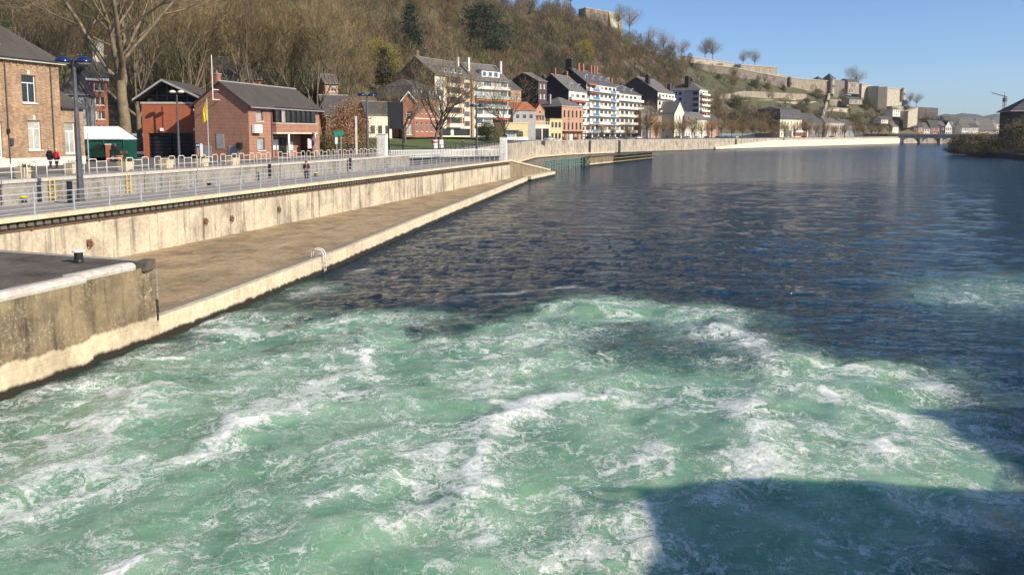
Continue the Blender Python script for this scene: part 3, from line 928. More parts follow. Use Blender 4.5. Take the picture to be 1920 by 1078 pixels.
# --- small black posts and yellow mooring heads on the walkway
for px, py, lab in ((132, 381, 'short black post just left of the tall near lamp'), (657, 318, 'short black post left of the walkway lamp beyond the building'),
                    (506, 334, 'short black post on the walkway left of the walking woman'), (1006, 291, 'black panel post beside the tall white cabinet')):
    c = G(px, py, Z_ISL) if px < 900 else IE(126.5, 3.0, Z_ISL)
    o = thing('black_post', lab, 'post', Vector((c.x, c.y, Z_ISL)), 0, 'black posts on the walkway')
    MB().box(-.13, -.10, 0, .13, .10, 1.25).build('body', m_black, o, bevel=.02)
    MB().box(-.15, -.12, 1.25, .15, .12, 1.30).build('cap', m_dark, o)
for px, py, lab in ((45, 380, 'yellow topped mooring head on the walkway at the left edge'), (392, 349, 'yellow topped mooring head halfway to the walking woman'), (592, 331, 'yellow topped mooring head just right of the walking woman')):
    c = G(px, py, Z_ISL)
    o = thing('mooring_bollard', lab, 'bollard', Vector((c.x, c.y, Z_ISL)), AI, 'yellow mooring heads on the walkway')
    MB().lathe([(.20, 0), (.15, .06), (.12, .22), (.17, .28)], 12).build('stem', m_black, o, smooth=True)
    MB().lathe([(.19, .28), (.22, .31), (.20, .37), (.05, .39)], 12).build('head', m_yellow, o, smooth=True)
    MB().tube([(-.28, 0, .20), (.28, 0, .20)], .05, 8).build('horn', m_black, o)
m_ladder = m_yellow
for px, py, lab in ((21, 362, 'yellow ladder top on the lock wall at the left edge'), (176, 350, 'yellow ladder top on the lock wall right of the tall lamp'), (298, 339, 'yellow ladder top on the lock wall below the garage')):
    c, an = EP(G(px, py, 4.4).y, -.12)
    o = thing('lock_ladder', lab, 'ladder', Vector((c.x, c.y, 0)), an, 'yellow ladders in the lock wall')
    for s in (-.2, .2):
        MB().tube([(s, -.06, 3.0), (s, -.06, 4.75), (s, .12, 4.98)], .03, 6).build('stile', m_ladder, o)
    for k in range(6):
        MB().tube([(-.2, -.06, 3.1 + .28 * k), (.2, -.06, 3.1 + .28 * k)], .018, 6).build('rung', m_ladder, o)

# --- lock gate with its white footbridge, cabinets
g0 = G(727, 291, 4.95); g0.z = 0
g1 = IE(124.5, 1.2); 
gd = (g1 - g0); GL = gd.length; ga = math.atan2(gd.y, gd.x)
m_gate = wall_mat('gate_steel', (0.10, 0.095, 0.085), (0.04, 0.035, 0.03), 0.5, 0.8)
o = thing('lock_gate', 'lock gate footbridge with white picket railing between two white cabinets', 'lock gate', (g0.x, g0.y, 0), ga)
MB().box(0, -.5, .2, GL, .5, 4.35).build('gate_leaf', m_gate, o)
MB().box(-.5, -.8, 4.36, GL, .8, 4.5).build('deck', m_dark, o)
for s in (-.75, .75):
    for h in (.12, 1.05):
        MB().tube([(0, s, 4.5 + h), (GL, s, 4.5 + h)], .03, 6).build('rail', m_white, o)
pk = MB().box(-.022, -.022, 0, .022, .022, .95).mesh('picket', m_white)
for s in (-.75, .75):
    for k in range(int(GL / .28)):
        link('picket', pk, o, (.14 + k * .28, s, 4.6))
def cabinet(label, c, w, d_, h, rz):
    o = thing('lock_cabinet', label, 'cabinet', c, rz, 'white lock cabinets')
    MB().box(-w / 2, -d_ / 2, 0, w / 2, d_ / 2, h).build('body', m_white, o, bevel=.03)
    MB().box(-w / 2 - .04, -d_ / 2 - .04, h, w / 2 + .04, d_ / 2 + .04, h + .07).build('roof', m_coping, o)
    MB().box(-w / 2 + .15, -d_ / 2 - .02, .15, w / 2 - .15, -d_ / 2 - .004, h - .4).build('door', m_wht_old, o, bevel=.01)
    return o
c = G(717, 293, 4.95)
k1 = cabinet('broad white lock control cabinet left of the gate footbridge', Vector((c.x, c.y, 4.96)), 1.25, .9, D(715, 253, c.y).z - 4.95, R(-8))
MB().box(-.75, -.35, 1.9, -.63, .1, 2.4).build('signal_box', m_black, k1)
c = G(944, 300.5, Z_ISL)
k2 = cabinet('tall white lock control cabinet at the downstream end of the walkway', Vector((c.x, c.y, Z_ISL)), 1.15, .9, D(943, 258, c.y).z - Z_ISL, R(-2))
MB().tube([(.3, 0, 3.4), (.3, 0, 5.0)], .05, 6).build('mast', m_dark, k2)
MB().box(-.1, -.2, 3.45, .6, .2, 4.0).build('signal_lamp', m_black, k2)
MB().box(-.7, -.5, 4.9, .9, .5, 4.98).build('canopy', m_dark, k2)

# --- slanting wing wall and steel and timber guide fence downstream
m_timber = wall_mat('old_timber', (0.30, 0.225, 0.14), (0.10, 0.075, 0.05), 0.5, 1.0, wet=.3)
m_mossy = wall_mat('mossy_timber', (0.055, 0.058, 0.025), (0.022, 0.022, 0.014), 0.5, 0.6)
m_teal = M('teal_steel', (0.045, 0.17, 0.15), 0.5, 0.25, 1.5)
q0 = IE(128.2, .4); q1 = G(1029, 321, 0.9)
d_ = Vector((q1.x - q0.x, q1.y - q0.y, 0)); L = d_.length; an = math.atan2(d_.y, d_.x)
o = thing('wing_wall', 'slanting plank wing wall sloping down to the water at the walkway end', 'wall', (q0.x, q0.y, 0), an)
n = 11
for k in range(n):
    x0, x1 = L * k / n + .03, L * (k + 1) / n - .03
    z0, z1 = 3.6 - 2.6 * k / n, 3.6 - 2.6 * (k + 1) / n
    MB().hexa([(x0, -.15, -1), (x1, -.15, -1), (x1, .15, -1), (x0, .15, -1), (x0, -.15, z0), (x1, -.15, z1), (x1, .15, z1), (x0, .15, z0)]).build('plank', m_timber, o)
MB().hexa([(-.2, -.3, 3.62), (L + .3, -.3, 1.0), (L + .3, .3, 1.0), (-.2, .3, 3.62), (-.2, -.3, 3.9), (L + .3, -.3, 1.25), (L + .3, .3, 1.25), (-.2, .3, 3.9)]).build('sloping_cap', m_kerb, o)
MB().hexa([(L * .3, -1.6, -1), (L + 1.5, -.9, -1), (L + 1.5, .2, -1), (L * .3, -.16, -1), (L * .3, -1.6, .8), (L + 1.5, -.9, .8), (L + 1.5, .2, .8), (L * .3, -.16, .8)]).build('footing', m_kerb, o)
j0 = G(1024, 320.5); j1 = G(1222, 298.5)
d_ = j1 - j0; L = d_.length; an = math.atan2(d_.y, d_.x)
o = thing('guide_jetty', 'long mossy timber guide jetty with teal railing section in the river', 'jetty', (j0.x, j0.y, 0), an)
La = L * .26
for h in (.7, 1.4, 2.1):
    MB().tube([(0, 0, h), (La, 0, h)], .10, 6).build('teal_rail', m_teal, o)
for k in range(16):
    MB().tube([(La * k / 15, 0, -.5), (La * k / 15, 0, 2.15)], .09 if k % 3 else .16, 6).build('teal_post', m_teal, o)
MB().box(La + .2, -.5, -1, La + 4.2, .5, 2.3).build('pier_head', m_band, o)
for s in (-1, 1):
    MB().hexa([(La + .3, -.62, 1.0 - s * .95), (La + 4.1, -.62, 1.0 + s * .95), (La + 4.1, -.52, 1.0 + s * .95), (La + .3, -.52, 1.0 - s * .95),
               (La + .3, -.62, 1.25 - s * .95), (La + 4.1, -.62, 1.25 + s * .95), (La + 4.1, -.52, 1.25 + s * .95), (La + .3, -.52, 1.25 - s * .95)]).build('cross_brace', m_timber, o)
JT = 2.2
x = La + 4.6; k = 0
while x < L:
    half = x < L * .52
    MB().box(x, -.28, -1, x + (.8 if half else .34), .28, JT - .05 - .12 * random.random()).build('pile', m_timber if half else m_mossy, o)
    x += 1.05 if half else 2.3
for a, b_ in ((.30, .52), (.52, .78), (.78, 1.0)):
    MB().box(L * a, -.45, .35, L * b_ - .05, -.29, .62).build('waling', m_kerb if a < .5 else m_timber, o)
    MB().box(L * a, -.5, JT, L * b_ - .05, .55, JT + .22).build('cap_beam', m_mossy, o)
    if a > .5: MB().box(L * a, -.42, 1.35, L * b_ - .05, -.29, 1.5).build('waling', m_timber, o)

# ================================================================== PEOPLE
m_skin = M('skin', (0.55, 0.33, 0.24), 0.6, 0.05, 5)
def skin_obj(name, verts, edges, radii, mat, parent, sub=1):
    me = bpy.data.meshes.new(name)
    me.from_pydata([tuple(v) for v in verts], edges, [])
    me.materials.append(mat)
    o = link(name, me, parent)
    md = o.modifiers.new('skin', 'SKIN')
    md.use_smooth_shade = True
    if not me.skin_vertices:
        me.skin_vertices.new()
    for i, r_ in enumerate(radii):
        sv = me.skin_vertices[0].data[i]
        sv.radius = r_ if hasattr(r_, '__len__') else (r_, r_)
        sv.use_root = (i == 0)
    s = o.modifiers.new('subdiv', 'SUBSURF'); s.levels = sub; s.render_levels = sub
    return o
def person(label, loc, rz, h, coat, trousers, hair, stride=.22, arms='down', bag=None, bald=False):
    o = thing('person', label, 'person', loc, rz)
    o.scale = (h / 1.72,) * 3
    s = stride
    J = dict(pel=(0, 0, .95), wai=(0, .0, 1.10), che=(0, 0.01, 1.32), nec=(0, .0, 1.47), hd0=(0, -.015, 1.55), hd1=(0, -.02, 1.66),
             hl=(.10, 0, .90), kl=(.11, -s * .55, .50), al=(.11, -s * .6, .09), tl=(.12, -s * .6 - .17, .04),
             hr=(-.10, 0, .90), kr=(-.11, s * .2, .50), ar=(-.11, s * .95, .11), tr=(-.12, s * .95 - .16, .04),
             sl=(.19, 0, 1.42), el=(.27, .06, 1.14), wlv=(.27, -.06, .90), fl=(.26, -.10, .80),
             sr=(-.19, 0, 1.42), er=(-.27, .04, 1.14), wr=(-.27, -.08, .90), fr=(-.26, -.11, .80))
    if arms == 'front':
        J.update(el=(.26, -.02, 1.14), wlv=(.12, -.26, 1.08), fl=(.04, -.28, 1.10), er=(-.26, -.02, 1.14), wr=(-.12, -.26, 1.06), fr=(-.05, -.28, 1.08))
    nm = list(J)
    ix = {k: i for i, k in enumerate(nm)}
    ed = [('pel', 'wai'), ('wai', 'che'), ('che', 'nec'), ('nec', 'hd0'), ('hd0', 'hd1'), ('pel', 'hl'), ('hl', 'kl'), ('kl', 'al'), ('al', 'tl'), ('pel', 'hr'), ('hr', 'kr'), ('kr', 'ar'), ('ar', 'tr'),
          ('che', 'sl'), ('sl', 'el'), ('el', 'wlv'), ('wlv', 'fl'), ('che', 'sr'), ('sr', 'er'), ('er', 'wr'), ('wr', 'fr')]
    rad = dict(pel=(.15, .12), wai=(.14, .11), che=(.17, .12), nec=.06, hd0=.085, hd1=.095, hl=.085, kl=.062, al=.042, tl=.035, hr=.085, kr=.062, ar=.042, tr=.035, sl=.07, el=.05, wlv=.036, fl=.035, sr=.07, er=.05, wr=.036, fr=.035)
    skin_obj('body', [J[k] for k in nm], [(ix[a], ix[b]) for a, b in ed], [rad[k] for k in nm], m_skin, o)
    cn = ['che', 'wai', 'pel', 'sl', 'el', 'wlv', 'sr', 'er', 'wr', 'nec']
    cv = [Vector(J[k]) for k in cn]; cv[2] = cv[2] - Vector((0, 0, .12)); cv[9] = cv[9] - Vector((0, 0, .01))
    skin_obj('coat', cv, [(0, 1), (1, 2), (0, 3), (3, 4), (4, 5), (0, 6), (6, 7), (7, 8), (0, 9)], [(.20, .15), (.18, .145), (.195, .155), .085, .07, .055, .085, .07, .055, .075], coat, o)
    tn = ['pel', 'hl', 'kl', 'al', 'hr', 'kr', 'ar']
    skin_obj('trousers', [J[k] for k in tn], [(0, 1), (1, 2), (2, 3), (0, 4), (4, 5), (5, 6)], [(.165, .13), .105, .085, .065, .105, .085, .065], trousers, o)
    for a, t in (('al', 'tl'), ('ar', 'tr')):
        A, T = Vector(J[a]), Vector(J[t])
        skin_obj('shoe', [A + Vector((0, .05, -.04)), (A + T) / 2 + Vector((0, 0, -.02)), T], [(0, 1), (1, 2)], [.05, .05, .042], m_black, o)
    hd = Vector(J['hd1'])
    mb = MB().lathe([(.02, 1.785), (.07, 1.77), (.105, 1.72), (.115, 1.66), (.105, 1.60)][::-1], 12, (0, .022))
    mb.build('hair', hair, o, smooth=True)
    MB().tube([(0, -.105, 1.655), (0, -.135, 1.625), (0, -.105, 1.615)], [.012, .02, .014], 6).build('nose', m_skin, o)
    for s2 in (-1, 1):
        MB().lathe([(.004, 1.664), (.013, 1.672), (.004, 1.68)], 6, (s2 * .038, -.108)).build('eye', m_black, o)
        MB().lathe([(.01, 1.62), (.022, 1.64), (.022, 1.67), (.01, 1.685)], 6, (s2 * .105, .0)).build('ear', m_skin, o)
        F = Vector(J['fl' if s2 > 0 else 'fr'])
        for q in range(4):
            MB().tube([F + Vector((-.015 + .01 * q - .015, -.01, -.01)), F + Vector((-.02 + .011 * q - .015, -.025, -.055 - .008 * (q in (1, 2)))), F + Vector((-.02 + .011 * q - .015, -.015, -.085 - .01 * (q in (1, 2))))], [.009, .008, .006], 5).build('finger', m_skin, o)
        MB().tube([F + Vector((-.03 * s2, -.01, .02)), F + Vector((-.05 * s2, -.03, -.01)), F + Vector((-.045 * s2, -.04, -.04))], [.011, .010, .007], 5).build('thumb', m_skin, o)
    MB().tube([(-.02, -.112, 1.585), (.02, -.112, 1.585)], .006, 5).build('mouth', m_rust, o)
    return o
m_coatblk = M('black_cloth', (0.014, 0.014, 0.018), 0.85, 0.3, 6)
m_coatred = M('red_cloth', (0.50, 0.012, 0.02), 0.8, 0.12, 6)
m_jean = M('dark_trousers', (0.02, 0.024, 0.04), 0.85, 0.2, 6)
m_hairg = M('grey_hair', (0.35, 0.32, 0.29), 0.8, 0.2, 20)
m_hairbl = M('fair_hair', (0.52, 0.37, 0.18), 0.8, 0.2, 20)
m_hairbr = M('brown_hair', (0.14, 0.06, 0.025), 0.7, 0.2, 20)
c = G(95, 319, 4.95); person('person in a black coat walking away beside the one in red', c + Vector((0, 0, .01)), R(160), 1.78, m_coatblk, m_jean, m_hairg, .20)
c = G(107, 319, 4.95); person('person in a bright red jacket walking beside the tan brick house', c + Vector((0, 0, .01)), R(165), 1.66, m_coatred, m_jean, m_hairbl, .24)
c = G(575, 339, Z_ISL); pw = person('person in a dark open coat and red top walking on the lock walkway', Vector((c.x, c.y, Z_ISL)), R(12), 1.70, m_coatblk, m_jean, m_hairbr, .16, 'front')
skin_obj('red_top', [(0, -.07, 1.42), (0, -.085, 1.25), (0, -.075, 1.12)], [(0, 1), (1, 2)], [(.06, .09), (.07, .09), (.06, .09)], M('red_knit', (0.5, .08, .07), .9, .2, 20), pw)
c = G(1111, 268, 5.4); c = D(1111, 268, 205)

# ================================================================== BUILDINGS
SIDES = {'front': lambda W, Dp: ((0, 0), (1, 0)), 'right': lambda W, Dp: ((W, 0), (0, 1)), 'back': lambda W, Dp: ((W, Dp), (-1, 0)), 'left': lambda W, Dp: ((0, Dp), (0, -1))}
m_frame = M('white_window_frame', (0.80, 0.79, 0.76), 0.45, 0.04, 2)
m_framed = M('dark_window_frame', (0.035, 0.022, 0.016), 0.5, 0.15, 2)
GL_D = glass_mat('dark_glass', (0.030, 0.035, 0.042))
GL_B = glass_mat('blueish_glass', (0.10, 0.15, 0.19))
GL_C = glass_mat('curtained_glass', (0.52, 0.50, 0.45), 0.25)
GL_G = glass_mat('frosted_glass', (0.42, 0.52, 0.53), 0.25)
m_slate = wall_mat('slate_roof', (0.085, 0.08, 0.08), (0.045, 0.042, 0.042), 0.5, 0.4)
m_slate2 = wall_mat('warm_slate_roof', (0.15, 0.135, 0.125), (0.075, 0.068, 0.062), 0.5, 0.4)
m_brownslate = wall_mat('brown_slate_roof', (0.085, 0.070, 0.060), (0.045, 0.036, 0.032), 0.5, 0.5)
m_redtile = wall_mat('red_tile_roof', (0.42, 0.13, 0.05), (0.20, 0.07, 0.035), 0.4, 0.4)
m_shaded_blackslate = wall_mat('shaded_black_slate', (0.030, 0.022, 0.024), (0.016, 0.012, 0.013), 0.4, 0.3)  # slate, with the shade of the gables turned from the sun in its colour
m_purple = wall_mat('plum_slate_cladding', (0.085, 0.055, 0.060), (0.055, 0.038, 0.04), 0.4, 0.2)
m_render = wall_mat('cream_render', (0.78, 0.70, 0.53), (0.55, 0.47, 0.34), 0.25, 0.6)
m_whiter = wall_mat('white_render', (0.80, 0.74, 0.63), (0.60, 0.56, 0.49), 0.2, 0.5)
m_yellowr = wall_mat('yellow_render', (0.62, 0.50, 0.27), (0.44, 0.34, 0.18), 0.2, 0.4)
m_greyr = wall_mat('grey_render', (0.36, 0.35, 0.34), (0.22, 0.21, 0.20), 0.3, 0.5)
m_bluegrey = wall_mat('blue_grey_cladding', (0.48, 0.54, 0.62), (0.38, 0.43, 0.5), 0.15, 0.4)
B_TAN = brick_mat('tan_brick', (0.34, 0.195, 0.105), (0.55, 0.36, 0.215), (0.28, 0.21, 0.15), .30, .10, .7)
B_RED = brick_mat('red_brown_brick', (0.38, 0.130, 0.068), (0.26, 0.080, 0.046), (0.48, 0.35, 0.25), .24, .17, .3, .018)
B_ORG = brick_mat('orange_brick', (0.42, 0.115, 0.045), (0.36, 0.095, 0.04), (0.30, 0.12, 0.07), .22, .075, .25, .008)
B_VIL = brick_mat('villa_brick', (0.40, 0.13, 0.07), (0.33, 0.10, 0.06), (0.34, 0.2, 0.14), .22, .075, .4)
B_PNK = brick_mat('salmon_brick', (0.55, 0.30, 0.18), (0.48, 0.25, 0.15), (0.42, 0.28, 0.19), .22, .075, .3)
m_chim = brick_mat('chimney_brick', (0.42, 0.12, 0.055), (0.34, 0.09, 0.05), (0.3, 0.18, 0.12), .22, .075, .4)
m_stonetrim = M('pale_stone_trim', (0.66, 0.60, 0.50), 0.8, 0.15, 2)

_wc = {}
def window_meshes(w, h, style, fmat):
    key = (round(w, 2), round(h, 2), style, fmat.name)
    if key in _wc:
        return _wc[key]
    f = MB(); t = .07 if w > .5 else .045
    f.box(0, 0, 0, t, .06, h); f.box(w - t, 0, 0, w, .06, h); f.box(t, 0, 0, w - t, .06, t); f.box(t, 0, h - t, w - t, .06, h)
    if style in ('cross', 'two', 'tall'):
        f.box(w / 2 - t * .45, .003, t, w / 2 + t * .45, .057, (h * .70 if style == 'cross' else h - t))
    if style == 'cross':
        f.box(t, .004, h * .70, w - t, .056, h * .70 + t * 1.1)
    if style == 'multi':
        n = max(2, int(round(w / .75)))
        for k in range(1, n):
            f.box(w * k / n - t * .4, .003, t, w * k / n + t * .4, .057, h - t)
    g = MB().box(.02, .030, .02, w - .02, .040, h - .02)
    r = (f.mesh('window', fmat), g)
    gm = {}
    _wc[key] = (r[0], g, gm)
    return _wc[key]
def add_window(root, side, W, Dp, u0, v0, u1, v1, style='cross', fmat=None, gmat=None, inset=.14, sill=True, sillmat=None, z_off=0.0):
    fmat = fmat or m_frame
    (ox, oy), (dx, dy) = SIDES[side](W, Dp)
    w, h = u1 - u0, v1 - v0
    fm, g, gm = window_meshes(w, h, style, fmat)
    gmat = gmat or random.choice((GL_D, GL_D, GL_B, GL_C))
    if gmat.name not in gm:
        gm[gmat.name] = g.mesh('pane', gmat)
    nx, ny = -dy, dx
    o = link('window', fm, root, (ox + dx * u0 + nx * inset, oy + dy * u0 + ny * inset, v0), math.atan2(dy, dx))
    link('pane', gm[gmat.name], o)
    if sill:
        MB().box(-.10, -inset - .10, -.13, w + .10, -.002, -.006).build('sill', sillmat or m_stonetrim, o)
    return o
def wall_with_holes(W, H, ops, inset, gable=None):
    """wall in (u, v); holes are cut and get reveals; optional gable peak on top"""
    us = sorted({0.0, W} | {round(o[0], 4) for o in ops} | {round(o[2], 4) for o in ops})
    vs_ = sorted({0.0, H} | {round(o[1], 4) for o in ops} | {round(o[3], 4) for o in ops})
    quads = []
    for i in range(len(us) - 1):
        for j in range(len(vs_) - 1):
            cu, cv = (us[i] + us[i + 1]) / 2, (vs_[j] + vs_[j + 1]) / 2
            if any(o[0] < cu < o[2] and o[1] < cv < o[3] for o in ops):
                continue
            quads.append([(us[i], vs_[j], 0), (us[i + 1], vs_[j], 0), (us[i + 1], vs_[j + 1], 0), (us[i], vs_[j + 1], 0)])
    for o in ops:
        a, b, c, d = o[0], o[1], o[2], o[3]
        e = inset + .08
        quads += [[(a, b, 0), (a, b, e), (a, d, e), (a, d, 0)], [(c, b, e), (c, b, 0), (c, d, 0), (c, d, e)],
                  [(a, b, 0), (c, b, 0), (c, b, e), (a, b, e)], [(a, d, e), (c, d, e), (c, d, 0), (a, d, 0)]]
    return quads
def building(name, label, cat, loc, ang, W, Dp, H, mats, ops=None, roof=None, group=None, inset=.14, wname='wall'):
    """front along local +x, depth along +y. mats: dict side->material (default key 'all')
       ops: dict side -> list of (u0, v0, u1, v1, style, frame, glass)"""
    root = thing(name, label, cat, loc, ang, group)
    ops = ops or {}
    for side in ('front', 'right', 'back', 'left'):
        w = W if side in ('front', 'back') else Dp
        (ox, oy), (dx, dy) = SIDES[side](W, Dp)
        nx, ny = -dy, dx
        mb = MB()
        for q in wall_with_holes(w, H, ops.get(side, []), inset):
            mb.quad(*[(ox + dx * u + nx * t, oy + dy * u + ny * t, v) for u, v, t in q])
        mb.build(wname, mats.get(side, mats['all']), root)
        for o in ops.get(side, []):
            st = o[4] if len(o) > 4 else 'cross'
            fm = o[5] if len(o) > 5 else None
            gm = o[6] if len(o) > 6 else None
            if st == 'none':
                continue
            add_window(root, side, W, Dp, o[0], o[1], o[2], o[3], st, fm, gm, inset, sill=(len(o) < 8))
    MB().quad((0, 0, H - .02), (W, 0, H - .02), (W, Dp, H - .02), (0, Dp, H - .02)).build('attic_floor', m_greyr, root)
    if roof:
        make_roof(root, W, Dp, H, mats, **roof)
    return root
def make_roof(root, W, Dp, H, mats, kind='gable', rh=3.0, mat=None, ov=.3, ovx=None, hip=0.5, th=.16, gut=True):
    mat = mat or m_slate
    ovx = ov if ovx is None else ovx
    if kind == 'flat':
        MB().box(-ov, -ov, H, W + ov, Dp + ov, H + .35).build('roof', mat, root)
        return
    if kind == 'gable':            # ridge along local x
        s = rh / (Dp / 2)
        for sgn in (0, 1):
            y0 = -ov if sgn == 0 else Dp + ov
            z0 = H - ov * s
            ym = Dp / 2
            mb = MB().hexa([(-ovx, y0, z0), (W + ovx, y0, z0), (W + ovx, ym, H + rh), (-ovx, ym, H + rh), (-ovx, y0, z0 + th), (W + ovx, y0, z0 + th), (W + ovx, ym, H + rh + th), (-ovx, ym, H + rh + th)])
            mb.build('roof_slope', mat, root)
        for x, k in ((0.0, 'left'), (W, 'right')):
            MB().tri((x, 0, H), (x, Dp, H), (x, Dp / 2, H + rh)).build('gable', mats.get(k, mats['all']), root)
        MB().tube([(-ovx, Dp / 2, H + rh + th), (W + ovx, Dp / 2, H + rh + th)], .10, 6).build('ridge', m_greyr, root)
    elif kind == 'gabley':         # ridge along local y, gable on the front
        s = rh / (W / 2)
        for sgn in (0, 1):
            x0 = -ov if sgn == 0 else W + ov
            z0 = H - ov * s
            xm = W / 2
            MB().hexa([(x0, -ovx, z0), (x0, Dp + ovx, z0), (xm, Dp + ovx, H + rh), (xm, -ovx, H + rh), (x0, -ovx, z0 + th), (x0, Dp + ovx, z0 + th), (xm, Dp + ovx, H + rh + th), (xm, -ovx, H + rh + th)]).build('roof_slope', mat, root)
        for y, k in ((0.0, 'front'), (Dp, 'back')):
            MB().tri((0, y, H), (W, y, H), (W / 2, y, H + rh)).build('gable', mats.get(k, mats['all']), root)
    elif kind == 'hip':
        a = min(W, Dp) / 2 * hip * 2
        if W >= Dp:
            r0, r1 = (min(Dp / 2 * hip * 2, W / 2 - .01), Dp / 2), (W - min(Dp / 2 * hip * 2, W / 2 - .01), Dp / 2)
        else:
            r0, r1 = (W / 2, W / 2), (W / 2, Dp - W / 2)
        c = [(-ov, -ov), (W + ov, -ov), (W + ov, Dp + ov), (-ov, Dp + ov)]
        z = H
        P = [(x, y, z) for x, y in c]
        A, B = (r0[0], r0[1], H + rh), (r1[0], r1[1], H + rh)
        if W >= Dp:
            for q in ([P[0], P[1], B, A], [P[2], P[3], A, B]):
                MB().quad(*q).build('roof_slope', mat, root)
            for q in ([P[1], P[2], B], [P[3], P[0], A]):
                MB().tri(*q).build('roof_slope', mat, root)
        else:
            for q in ([P[1], P[2], B, A], [P[3], P[0], A, B]):
                MB().quad(*q).build('roof_slope', mat, root)
            for q in ([P[0], P[1], A], [P[2], P[3], B]):
                MB().tri(*q).build('roof_slope', mat, root)
        MB().box(-ov, -ov, H - .22, W + ov, Dp + ov, H - .005).build('cornice', m_stonetrim, root)
    elif kind == 'mansard':
        i = 1.2
        mb = MB().hexa([(-ov, -ov, H), (W + ov, -ov, H), (W + ov, Dp + ov, H), (-ov, Dp + ov, H), (i, i, H + rh), (W - i, i, H + rh), (W - i, Dp - i, H + rh), (i, Dp - i, H + rh)])
        mb.build('roof_slope', mat, root)
        MB().hexa([(i - .1, i - .1, H + rh + .003), (W - i + .1, i - .1, H + rh + .003), (W - i + .1, Dp - i + .1, H + rh + .003), (i - .1, Dp - i + .1, H + rh + .003),
                   (i + 2.2, Dp / 2 - .1, H + rh + 1.9), (W - i - 2.2, Dp / 2 - .1, H + rh + 1.9), (W - i - 2.2, Dp / 2 + .1, H + rh + 1.9), (i + 2.2, Dp / 2 + .1, H + rh + 1.9)]).build('roof_top', mat, root)
    if gut and kind in ('gable', 'mansard'):
        MB().tube([(-ovx, -ov - .06, H - ov * (rh / (Dp / 2)) * (kind == 'gable') + .02), (W + ovx, -ov - .06, H - ov * (rh / (Dp / 2)) * (kind == 'gable') + .02)], .07, 6).build('gutter', m_greyr, root)
def grid(n, floors, u0, u1, v0, dv, w, h, *rest):
    out = []
    for f in range(floors):
        for k in range(n):
            c = u0 + (u1 - u0) * (k + .5) / n
            out.append((c - w / 2, v0 + f * dv, c + w / 2, v0 + f * dv + h, *rest))
    return out
def chimney(root, x, y, z0, z1, sx=.9, sy=.6, mat=None, pots=2):
    o = MB().box(x - sx / 2, y - sy / 2, z0, x + sx / 2, y + sy / 2, z1).build('chimney', mat or m_chim, root)
    MB().box(x - sx / 2 - .06, y - sy / 2 - .06, z1, x + sx / 2 + .06, y + sy / 2 + .06, z1 + .12).build('chimney_cap', m_greyr, o)
    for k in range(pots):
        MB().lathe([(.13, z1 + .12), (.10, z1 + .5)], 8, (x + (k - (pots - 1) / 2) * .45, y)).build('chimney_pot', m_chim, o)
    return o
def dormer(root, x, y, z, w=1.3, h=1.3, d=2.0, wall=None, roofm=None):
    o = MB().box(x - w / 2, y, z, x + w / 2, y + d, z + h).build('dormer', wall or m_white, root)
    MB().box(x - w / 2 - .15, y - .2, z + h, x + w / 2 + .15, y + d, z + h + .12).build('dormer_roof', roofm or m_slate, o)
    MB().box(x - w / 2 + .18, y - .05, z + .2, x + w / 2 - .18, y - .004, z + h - .12).build('dormer_pane', GL_D, o)
    return o
def spot(px, d, z, a):
    """base corner at column px and depth d, rotation for a front running in direction a"""
    return Vector((KX(px) * d, d, z)), math.pi / 2 - a
def zat(py, d):
    return D(960, py, d).z

# --- tan brick lock-keeper's house, left edge
A1 = R(15)
dd = 67.0; W = 17.0
far = Vector((KX(116) * 75.0, 75.0, 4.95))
u = Vector((math.sin(A1), math.cos(A1), 0))
o0 = far - u * W
Hh = zat(118, 75) - 4.95
def uu(px):     # distance along that facade of a pixel column
    k = KX(px)
    return (k * o0.y - o0.x) / (u.x - k * u.y)
def vv(px, py):
    p = o0 + u * uu(px)
    return zat(py, p.y) - 4.95
def arch_ops(px0, px1, py0, py1, *r):
    return (uu(px0), vv((px0 + px1) / 2, py1), uu(px1), vv((px0 + px1) / 2, py0), *r)
ops = {'front': [arch_ops(46, 72, 141, 193, 'cross', m_frame, GL_D), arch_ops(53, 77, 226, 281, 'cross', m_frame, GL_C), arch_ops(-14, 4, 228, 296, 'two', m_white, GL_C), arch_ops(-30, 1.0, 141, 193, 'cross', m_frame, GL_D)]}
ops['front'] = [q for q in ops['front'] if q[0] > 0]
hs = building('brick_house', 'tan brick house with slate roof and white arched windows at the left edge', 'house', o0, math.pi / 2 - A1, W, 9.5, Hh, {'all': B_TAN}, ops, dict(kind='hip', rh=4.6, mat=m_brownslate, ov=.45))
for q in ops['front']:
    w = q[2] - q[0]
    MB().hexa([(q[0] - .15, -.035, q[3] - .02), (q[2] + .15, -.035, q[3] - .02), (q[2] + .15, -.004, q[3] - .02), (q[0] - .15, -.004, q[3] - .02),
               (q[0] + w * .2, -.035, q[3] + .30), (q[2] - w * .2, -.035, q[3] + .30), (q[2] - w * .2, -.004, q[3] + .30), (q[0] + w * .2, -.004, q[3] + .30)]).build('window_arch', B_TAN, hs)
    MB().box(q[0] + w / 2 - .12, -.06, q[3] + .05, q[0] + w / 2 + .12, -.036, q[3] + .42).build('keystone', m_stonetrim, hs)
MB().box(-.02, -.06, 0, W + .02, -.004, .75).build('plinth', m_stonetrim, hs)
for k in range(24):
    MB().box(W - .35 - k * .7, -.07, Hh - .62, W - .15 - k * .7, -.004, Hh - .24).build('corbel', B_TAN, hs)
MB().tube([(W - 1.0, -.10, .1), (W - 1.0, -.10, Hh - .3)], .05, 6).build('downpipe', m_dark, hs)
MB().tube([(uu(15), -.10, .1), (uu(15), -.10, Hh - .3)], .05, 6).build('downpipe', m_dark, hs)
